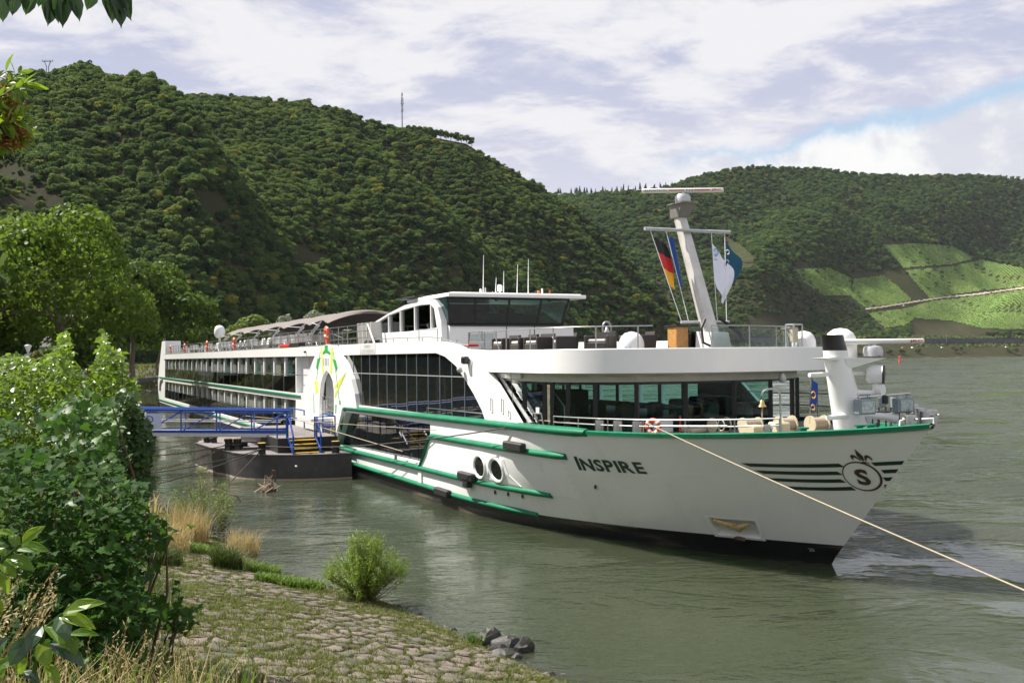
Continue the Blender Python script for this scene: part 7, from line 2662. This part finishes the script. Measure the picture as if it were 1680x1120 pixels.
def maple_outline():
    half = [(0, 0), (.10, .02), (.30, -.10), (.34, .08), (.52, .16), (.44, .28), (.56, .52), (.34, .48), (.22, .58), (.18, .78), (0, 1.0)]
    return half + [(-x, y) for x, y in half[-2:0:-1]]


def leaf_shape(outline, fold=.18, droop=.25):
    """A leaf as two lobes folded about its midrib, tip along +y, stalk at the origin."""
    vs = [(x, y, abs(x) * fold - droop * y * y) for x, y in outline]
    n = len(vs)
    ridge = [(0, y, -droop * y * y - .01) for y in (.15, .4, .7)]
    vs = vs + ridge
    k = [i for i, (x, y) in enumerate(outline) if x == 0]
    tip = max(k, key=lambda i: outline[i][1])
    right, left = list(range(0, tip + 1)), [0] + list(range(n - 1, tip - 1, -1))
    fs = [tuple(right + [n + 2, n + 1, n]), tuple((left + [n + 2, n + 1, n])[::-1])]
    return vs, fs


def leaf_mesh(name, outline, m, fold=.18, droop=.25):
    mb = MB(); vs, fs = leaf_shape(outline, fold, droop); mb.add(vs, fs)
    me = bpy.data.meshes.new(name)
    me.from_pydata(mb.v, [], mb.f)
    me.materials.append(M[m])
    a = me.attributes.new('tint', 'FLOAT', 'FACE'); a.data.foreach_set('value', [random.random()] * len(me.polygons))
    return me


def frame_of(nrm, along):
    z = Vector(nrm).normalized(); y = (Vector(along) - z * Vector(along).dot(z)).normalized(); x = y.cross(z)
    return Matrix((x, y, z)).transposed()


def exact_frame(nrm, along):
    y = Vector(along).normalized(); z = (Vector(nrm) - y * Vector(nrm).dot(y)).normalized(); x = y.cross(z)
    return Matrix((x, y, z)).transposed()


def many_leaves(name, outline, C, N_, A_, S_, m, parent, tint, fold=.18, droop=.25):
    vs, fs = leaf_shape(outline, fold, droop)
    vs = np.array(vs)
    N_ = unit(N_); Y = unit(A_ - (A_ * N_).sum(1, keepdims=True) * N_); X = np.cross(Y, N_)
    V = C[:, None] + (X[:, None] * vs[None, :, :1] + Y[:, None] * vs[None, :, 1:2] + N_[:, None] * vs[None, :, 2:]) * S_[:, None, None]
    k = len(vs)
    tri = []
    for f in fs:
        for t in tessellate_polygon([[Vector((vs[i][0], vs[i][1], 0)) for i in f]]):
            tri.append([f[j] for j in t])
    tri = np.array(tri)
    Fc = (np.arange(len(C))[:, None, None] * k + tri[None]).reshape(-1, 3)
    o_ = link(name, np_mesh(name, V.reshape(-1, 3), Fc, m, np.repeat(tint, len(tri))), parent)
    return tag(o_, None, None, None, 'stuff')


def region_pts(n, poly, dens, D0, D1, rg):
    """Leaf positions filling the volume seen inside an outline between two distances."""
    xs = [p[0] for p in poly]; ys = [p[1] for p in poly]
    out_ = []
    while len(out_) < n:
        x = min(xs) + (max(xs) - min(xs)) * rg.random(4000); y = min(ys) + (max(ys) - min(ys)) * rg.random(4000)
        ok = in_poly(x, y, poly) & (rg.random(4000) < dens(x, y))
        for a, b in zip(x[ok], y[ok]):
            out_.append(at(a, b, D0 + (D1 - D0) * rg.random()))
    return np.array([tuple(p) for p in out_[:n]])


def stems_to(mb, base, C, n, r0, rg):
    """Woody shoots from the root to some of the leaf points, with side twigs."""
    b = np.array(base)
    for k in range(n):
        tip = C[rg.integers(len(C))]
        mid = b + (tip - b) * .5 + rg.normal(size=3) * .12 + np.array([0, 0, .15 * np.linalg.norm(tip - b)])
        root = b + rg.normal(size=3) * [.25, .2, 0]
        mb.tube([tuple(root), tuple(root + (mid - root) * .5), tuple(mid), tuple(tip)], [r0, r0 * .8, r0 * .55, r0 * .2], 5)


def shrub(name, label, poly, D0, D1, n, leaf, outline, m, seed, dens, big=0, base_px=None, up=.8, m_big=None, fold=.18, droop=.25, stems=16, toward=.35, leaf_name='leaf'):
    r = np.random.default_rng(seed)
    C = region_pts(n, poly, dens, D0, D1, r)
    if big:                                 # leaves sit in layered sprays with gaps between them
        hub = C[:n // 30]
        C = hub[r.integers(len(hub), size=n)] + r.normal(size=(n, 3)) * np.array([.19, .19, .04])
        qx, qy = to_px(C)
        C = C[in_poly(qx - 6, qy, poly) | (r.random(n) < .06)]
        n = len(C)
    bp = at(*(base_px or ((poly[0][0] + poly[len(poly) // 2][0]) / 2, 1000)), (D0 + D1) / 2)
    base = Vector((bp.x, bp.y, float(land_z(bp.x, bp.y)) - .05))
    t = empty(name, label, 'shrub', base)
    L = C - np.array(base)
    mbs = MB(); stems_to(mbs, (0, 0, 0), L, stems, .022, r)
    mbs.build('branches', 'twig', t, True)
    N_ = r.normal(size=C.shape) * .55 + np.array([0, -toward, up])
    A_ = r.normal(size=C.shape) + np.array([.0, -.2, -.35])
    S_ = leaf * (.6 + .7 * r.random(n))
    tint = r.random(n)
    if big:
        near = np.argsort(C[:, 1] - 3 * S_)[:0]
        order = np.argsort(-(S_ / C[:, 1]))
        first = order[:big]
        kinds = [leaf_mesh(leaf_name, outline, q, fold, droop) for q in ([m, m, m_big or m, m])]
        for i in first:
            o_ = link(leaf_name, kinds[r.integers(4)], t)
            o_.matrix_local = Matrix.Translation(Vector(L[i])) @ frame_of(N_[i], A_[i]).to_4x4() @ Matrix.Scale(float(S_[i]), 4)
        keep = np.ones(n, bool); keep[first] = False
    else:
        keep = np.ones(n, bool)
    many_leaves('leaves', outline, L[keep], N_[keep], A_[keep], S_[keep], m, t, tint[keep], fold, droop)
    return t


OVAL = [(0, 0), (.22, .12), (.36, .38), (.34, .62), (.18, .86), (0, 1.0), (-.18, .86), (-.34, .62), (-.36, .38), (-.22, .12)]
one = lambda x, y: np.ones_like(x)
# sunlit poplar shrubs at the back
top1 = [(-60, 610), (0, 590), (25, 578), (55, 590), (80, 580), (96, 556), (108, 540), (116, 560), (122, 590), (135, 612), (140, 700), (120, 800), (-60, 800)]
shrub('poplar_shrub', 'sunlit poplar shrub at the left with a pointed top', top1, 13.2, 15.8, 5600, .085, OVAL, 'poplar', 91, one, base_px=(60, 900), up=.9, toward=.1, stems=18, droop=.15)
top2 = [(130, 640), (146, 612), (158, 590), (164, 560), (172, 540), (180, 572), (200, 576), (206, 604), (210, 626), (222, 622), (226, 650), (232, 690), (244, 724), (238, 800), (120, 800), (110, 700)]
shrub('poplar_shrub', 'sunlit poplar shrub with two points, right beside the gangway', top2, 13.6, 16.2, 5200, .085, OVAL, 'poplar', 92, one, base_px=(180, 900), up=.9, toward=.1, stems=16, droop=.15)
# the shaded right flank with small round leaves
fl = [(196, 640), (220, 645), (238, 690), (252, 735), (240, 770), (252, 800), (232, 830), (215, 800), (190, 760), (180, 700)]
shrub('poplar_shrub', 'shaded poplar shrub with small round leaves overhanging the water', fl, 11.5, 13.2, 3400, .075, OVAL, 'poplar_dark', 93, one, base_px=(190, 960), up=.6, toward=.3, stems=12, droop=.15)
# dark maple shrub in front
MO = maple_outline()
mp = [(-40, 690), (10, 680), (40, 715), (60, 740), (90, 745), (110, 725), (150, 735), (175, 735), (190, 760), (205, 790), (232, 790), (235, 840), (262, 880), (252, 930), (225, 960), (260, 1000), (230, 1060), (240, 1125), (-40, 1150)]
dn = lambda x, y: np.clip(.55 + (y - 640) / 500, .4, 1)
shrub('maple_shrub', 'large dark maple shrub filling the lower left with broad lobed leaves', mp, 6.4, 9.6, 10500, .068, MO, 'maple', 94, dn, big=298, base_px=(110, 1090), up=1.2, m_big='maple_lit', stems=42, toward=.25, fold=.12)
mt = [(60, 690), (110, 650), (150, 640), (190, 660), (200, 720), (170, 760), (120, 740), (80, 730)]
shrub('maple_shrub', 'lighter maple shoot rising in the middle of the left shrubs', mt, 7.4, 8.8, 300, .085, MO, 'maple_lit', 95, one, base_px=(130, 1000), up=.8, stems=6, toward=.4, fold=.12)
mq = [(268, 1010), (290, 985), (320, 1000), (322, 1018), (300, 1040), (270, 1036)]
shrub('maple_shrub', 'low maple shoot reaching over the cobbles to the right', mq, 7.8, 8.3, 30, .10, MO, 'maple', 96, one, base_px=(240, 1085), up=.9, stems=4, toward=.3, fold=.12)
ms = [(228, 838), (270, 850), (285, 872), (262, 890), (232, 872)]
shrub('maple_shrub', 'maple twig reaching out over the tan grass', ms, 8.0, 8.6, 40, .10, MO, 'maple', 97, one, base_px=(180, 1000), up=.9, stems=4, toward=.3, fold=.12)

# ------------------------------------------------------------------ close plants: long pointed leaves, hanging twigs, tall grass
LANCE = [(0, 0), (.10, .15), (.155, .4), (.14, .62), (.07, .86), (0, 1.0), (-.07, .86), (-.14, .62), (-.155, .4), (-.10, .15)]
M['lance'] = leaf_mat('fresh_long_leaves', (.07, .16, .012), (.20, .30, .02), .5, .35, .5)
M['lance_dark'] = leaf_mat('shade_tinted_long_leaves', (.025, .06, .025), (.05, .10, .035), .3, .3, .6)  # darker copy of the long leaf green, shade put into its colour


def leafy_stem(name, label, cat, stem_px, D, leaves, m_stem='lush_grass', shape=LANCE, part='leaf', base=None):
    """stem_px: photo points of the stalk; leaves: (root px, tip px, width factor, material, depth shift)."""
    P0 = at(*stem_px[0], D)
    t = empty(name, label, cat, P0)
    MB().tube([at(x, y, D) - P0 for x, y in stem_px], [.008, .006, .005, .003][:len(stem_px)] if len(stem_px) <= 4 else .005, 5).build('stalk', 'twig' if m_stem == 'twig' else m_stem, t, True)
    r = random.Random(len(label))
    for (a, b, wf, m_, dz) in leaves:
        A, B = at(*a, D) - P0, at(*b, D + dz * .12) - P0
        L = (B - A).length
        d_ = (B - A).normalized()
        view = (Vector((0, 0, EYE)) - P0).normalized()
        nrm = (view - d_ * view.dot(d_)).normalized() * .75 + Vector((r.uniform(-.35, .35), 0, .55))
        me = leaf_mesh(part, [(x * wf, y) for x, y in shape], m_, .25, .0)
        # curl the blade along its length
        for v in me.vertices:
            v.co.z -= .14 * math.sin(v.co.y * math.pi) * -1 + 0
        o_ = link(part, me, t)
        o_.matrix_local = Matrix.Translation(A) @ exact_frame(nrm, d_).to_4x4() @ Matrix.Scale(L, 4)
    return t


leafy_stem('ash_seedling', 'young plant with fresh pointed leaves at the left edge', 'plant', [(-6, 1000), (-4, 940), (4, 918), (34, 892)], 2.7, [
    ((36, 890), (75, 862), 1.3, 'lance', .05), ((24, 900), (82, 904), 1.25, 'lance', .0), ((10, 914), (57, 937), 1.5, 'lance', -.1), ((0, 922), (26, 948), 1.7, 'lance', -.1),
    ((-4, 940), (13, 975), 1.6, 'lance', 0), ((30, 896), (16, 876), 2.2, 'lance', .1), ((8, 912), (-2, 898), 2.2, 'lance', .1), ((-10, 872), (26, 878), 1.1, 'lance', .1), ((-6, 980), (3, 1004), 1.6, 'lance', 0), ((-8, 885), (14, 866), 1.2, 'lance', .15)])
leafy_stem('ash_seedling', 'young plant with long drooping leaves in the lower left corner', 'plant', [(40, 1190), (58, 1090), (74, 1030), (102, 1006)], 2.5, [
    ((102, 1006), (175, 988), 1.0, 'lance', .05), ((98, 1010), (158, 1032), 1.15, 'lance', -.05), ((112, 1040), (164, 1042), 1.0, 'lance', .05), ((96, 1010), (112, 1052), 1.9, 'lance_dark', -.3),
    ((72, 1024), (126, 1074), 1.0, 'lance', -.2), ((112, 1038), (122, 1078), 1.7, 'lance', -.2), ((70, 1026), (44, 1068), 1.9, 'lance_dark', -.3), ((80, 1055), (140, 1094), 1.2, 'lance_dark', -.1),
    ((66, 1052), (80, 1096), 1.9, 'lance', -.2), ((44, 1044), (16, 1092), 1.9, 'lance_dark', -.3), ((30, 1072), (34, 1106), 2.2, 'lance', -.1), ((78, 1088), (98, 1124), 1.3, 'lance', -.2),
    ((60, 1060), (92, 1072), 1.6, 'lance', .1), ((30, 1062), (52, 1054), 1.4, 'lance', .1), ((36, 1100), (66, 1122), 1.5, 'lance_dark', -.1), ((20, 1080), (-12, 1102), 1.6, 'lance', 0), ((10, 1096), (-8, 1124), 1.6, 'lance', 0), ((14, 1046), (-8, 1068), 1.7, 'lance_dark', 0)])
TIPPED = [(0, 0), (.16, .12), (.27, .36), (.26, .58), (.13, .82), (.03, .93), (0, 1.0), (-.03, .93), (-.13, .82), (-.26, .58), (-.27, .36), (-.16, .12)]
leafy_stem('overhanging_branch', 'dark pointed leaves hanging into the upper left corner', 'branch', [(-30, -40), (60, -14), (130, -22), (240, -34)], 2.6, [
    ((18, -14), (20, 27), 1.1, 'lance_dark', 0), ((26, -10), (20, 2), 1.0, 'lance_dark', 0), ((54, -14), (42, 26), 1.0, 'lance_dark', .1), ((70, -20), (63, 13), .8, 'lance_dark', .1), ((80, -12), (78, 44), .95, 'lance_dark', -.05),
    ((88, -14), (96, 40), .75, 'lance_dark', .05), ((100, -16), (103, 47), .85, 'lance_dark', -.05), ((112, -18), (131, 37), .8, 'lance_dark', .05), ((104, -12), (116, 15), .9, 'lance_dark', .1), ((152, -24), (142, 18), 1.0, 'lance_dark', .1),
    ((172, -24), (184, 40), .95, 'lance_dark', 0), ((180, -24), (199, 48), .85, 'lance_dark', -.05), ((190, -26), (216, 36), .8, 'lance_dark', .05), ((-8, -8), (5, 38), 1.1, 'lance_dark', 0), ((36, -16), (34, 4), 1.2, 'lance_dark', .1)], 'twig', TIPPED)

# tree of heaven bough with seed bunches at the left edge
M['seed'] = leaf_mat('brown_seed_bunch', (.20, .085, .03), (.34, .18, .06), .3, .6, .2)
r = np.random.default_rng(131)
Pb = at(-60, 250, 7.0)
bough = empty('overhanging_bough', 'leafy bough with brown seed bunches at the left edge of the picture', 'branch', Pb)
mbb = MB()
C1, C2, A1 = [], [], []
for (x0, y0, x1, y1) in [(-60, 180, 36, 128), (-60, 190, 44, 136), (-60, 210, 30, 120), (-60, 200, 40, 186), (-60, 220, 48, 214), (-60, 230, 40, 222), (-60, 170, 10, 118), (-60, 240, 28, 232), (-60, 200, 26, 150), (-60, 215, 34, 200)]:
    a, b = at(x0, y0, 7 + r.normal() * .2), at(x1, y1, 7 + r.normal() * .2)
    mbb.tube([a - Pb, b - Pb], [.012, .003], 4)
    for k in np.linspace(.15, 1, 16):
        for sd in (-1, 1):
            C1.append(np.array(a.lerp(b, k) - Pb)); d_ = (b - a).normalized(); A1.append(np.array(d_ + Vector((0, 0, sd * .9)) + Vector(r.normal(size=3) * .3)))
mbb.build('branches', 'twig', bough)
C1, A1 = np.array(C1), np.array(A1)
many_leaves('leaves', LANCE, C1, r.normal(size=C1.shape) * .5 + [0, -.6, .5], A1, .11 * (.7 + .6 * r.random(len(C1))), 'lance', bough, r.random(len(C1)))
for (x, y, w, h) in [(4, 172, 22, 26), (14, 225, 22, 14), (-14, 196, 24, 40), (20, 206, 12, 12)]:
    n_ = 420
    c = np.array(at(x, y, 6.95) - Pb) + r.normal(size=(n_, 3)) * np.array([w, 14, h]) * 7 / F * .6
    v, f = leaf_quads(c, r.normal(size=c.shape), .022 * np.ones(n_), r, .4)
    tag(link('seed_bunch', np_mesh('seed_bunch', v, f, 'seed', r.random(n_)), bough), None, None, None, 'stuff')

# tall dry grass close to the camera
M['straw'] = leaf_mat('straw_stems', (.34, .27, .14), (.55, .46, .28), .3, .7, .2)


def straw(n, px0, px1, py_lo, py_hi, D0, D1, lean, seed, label, m='straw'):
    r = np.random.default_rng(seed)
    V, Fc, T, o_ = [], [], [], 0
    mb_ = MB()
    heads = []
    for k in range(n):
        D = D0 + (D1 - D0) * r.random()
        x = px0 + (px1 - px0) * r.random(); y = py_lo + (py_hi - py_lo) * r.random() ** .8
        tip = at(x, y, D)
        root = tip - Vector((lean * (.15 + .35 * r.random()) + r.normal() * .05, r.normal() * .05, (1.0 if D < 4 else .9) * (.55 + .25 * r.random())))
        mid = root.lerp(tip, .6) + Vector((-lean * .06, 0, .04))
        mb_.tube([root, root.lerp(mid, .5) + Vector((-lean * .02, 0, .01)), mid, tip], [.0022, .002, .0016, .0008], 3, cap=False)
        ln = .10 + .10 * r.random()
        for j in range(11):
            q = 1 - ln / (tip - mid).length * (j / 11)
            heads.append((np.array(mid.lerp(tip, q)) + r.normal(size=3) * .004, np.array((tip - mid).normalized()) + r.normal(size=3) * .35))
    o = empty('tall_grass', label, 'grass clump', at((px0 + px1) / 2, py_hi, (D0 + D1) / 2))
    me = mb_.build('stems', m, o)
    me.location = -o.location
    C = np.array([h[0] for h in heads]); A = np.array([h[1] for h in heads])
    v, f = leaf_quads(C, r.normal(size=C.shape), .0085 * (.7 + .7 * r.random(len(C))), r, .28, A)
    h_ = link('seed_heads', np_mesh('seed_heads', v, f, m, r.random(len(f))), o)
    h_.location = -o.location
    return o


straw(30, 10, 95, 925, 1010, 2.9, 3.6, .75, 141, 'sheaf of dry grass leaning right at the left edge')
straw(24, 95, 215, 985, 1100, 3.2, 4.2, .30, 142, 'dry seeding grass in front of the dark shrub')
straw(26, 190, 330, 1015, 1110, 3.4, 4.6, .35, 143, 'dry seeding grass at the lower edge beside the dark shrub')
straw(24, 300, 455, 1020, 1118, 3.8, 5.2, .35, 144, 'sparse dry grass stems over the lower cobbles')
v_ = []
for k in range(320):
    x, y = -20 + 430 * rg.random() ** 1.3, 1100 + 80 * rg.random()
    v_.append(at(x, y, 3.3 + 1.6 * rg.random()))
P = np.array([tuple(p) for p in v_]); P[:, 2] -= .18
stuff('grass', 'mixed green and straw grass along the bottom left edge', [blades(P, .26, .0025, .6, rg, 2, .05)], 'dry_grass')
P2 = P[rg.random(len(P)) < .6] + [0, .3, -.02]
stuff('grass', 'green grass under the dry stems at the bottom left', [blades(P2, .24, .003, .7, rg, 2, .06)], 'lush_grass')
# rough vegetation under the shrubs so the slope behind them is not bare
N = 7000
s = 4 + rg.random(N) * (sl[-1] - 5); dd = 5.5 + 7 * rg.random(N)
x, y = bank_pt(s, dd)
P = np.stack([x, y, land_z(x, y)], -1)
px, py = to_px(P)
P = P[(px < 290) & (y > 4)]
stuff('undergrowth', 'rough grass and herbs on the slope under the left shrubs', [blades(P, .38, .008, .8, rg, 3, .12)], 'sedge')
N = 9000
x = -14 - 42 * rg.random(N); y = 38 + 80 * rg.random(N)
d_ = shore_d(x, y)
ok = (d_ > .3) & (d_ < 14)
P = np.stack([x, y, land_z(x, y)], -1)[ok]
stuff('undergrowth', 'dry and green grass on the left bank beyond the gangway', [blades(P, .7, .03, .7, rg, 3, .3)], 'dry_grass')
N = 9000
x = -60 - 40 * rg.random(N); y = 130 + 170 * rg.random(N)
d_ = shore_d(x, y)
ok = (d_ > 1) & (d_ < 16)
P = np.stack([x, y, land_z(x, y)], -1)[ok]
stuff('undergrowth', 'yellowish grass on the far left bank behind the ship stern', [blades(P, 1.0, .10, .7, rg, 2, .5)], 'grass')


# ================================================================== AIR
hz = MB().box(-3600, 3600, -700, 4300, -8, 420).build('haze', bpy.data.materials.new('haze_air'))
hm = hz.data.materials[0]
hm.use_nodes = True
hm.node_tree.nodes.clear()
ho = nd(hm.node_tree, 'ShaderNodeOutputMaterial')
hv_ = nd(hm.node_tree, 'ShaderNodeVolumePrincipled', i_Density=.000024)
hv_.inputs['Color'].default_value = (.86, .92, 1.0, 1)
hm.node_tree.links.new(hv_.outputs[0], ho.inputs['Volume'])
tag(hz, 'thin summer haze over the valley', kind='stuff')
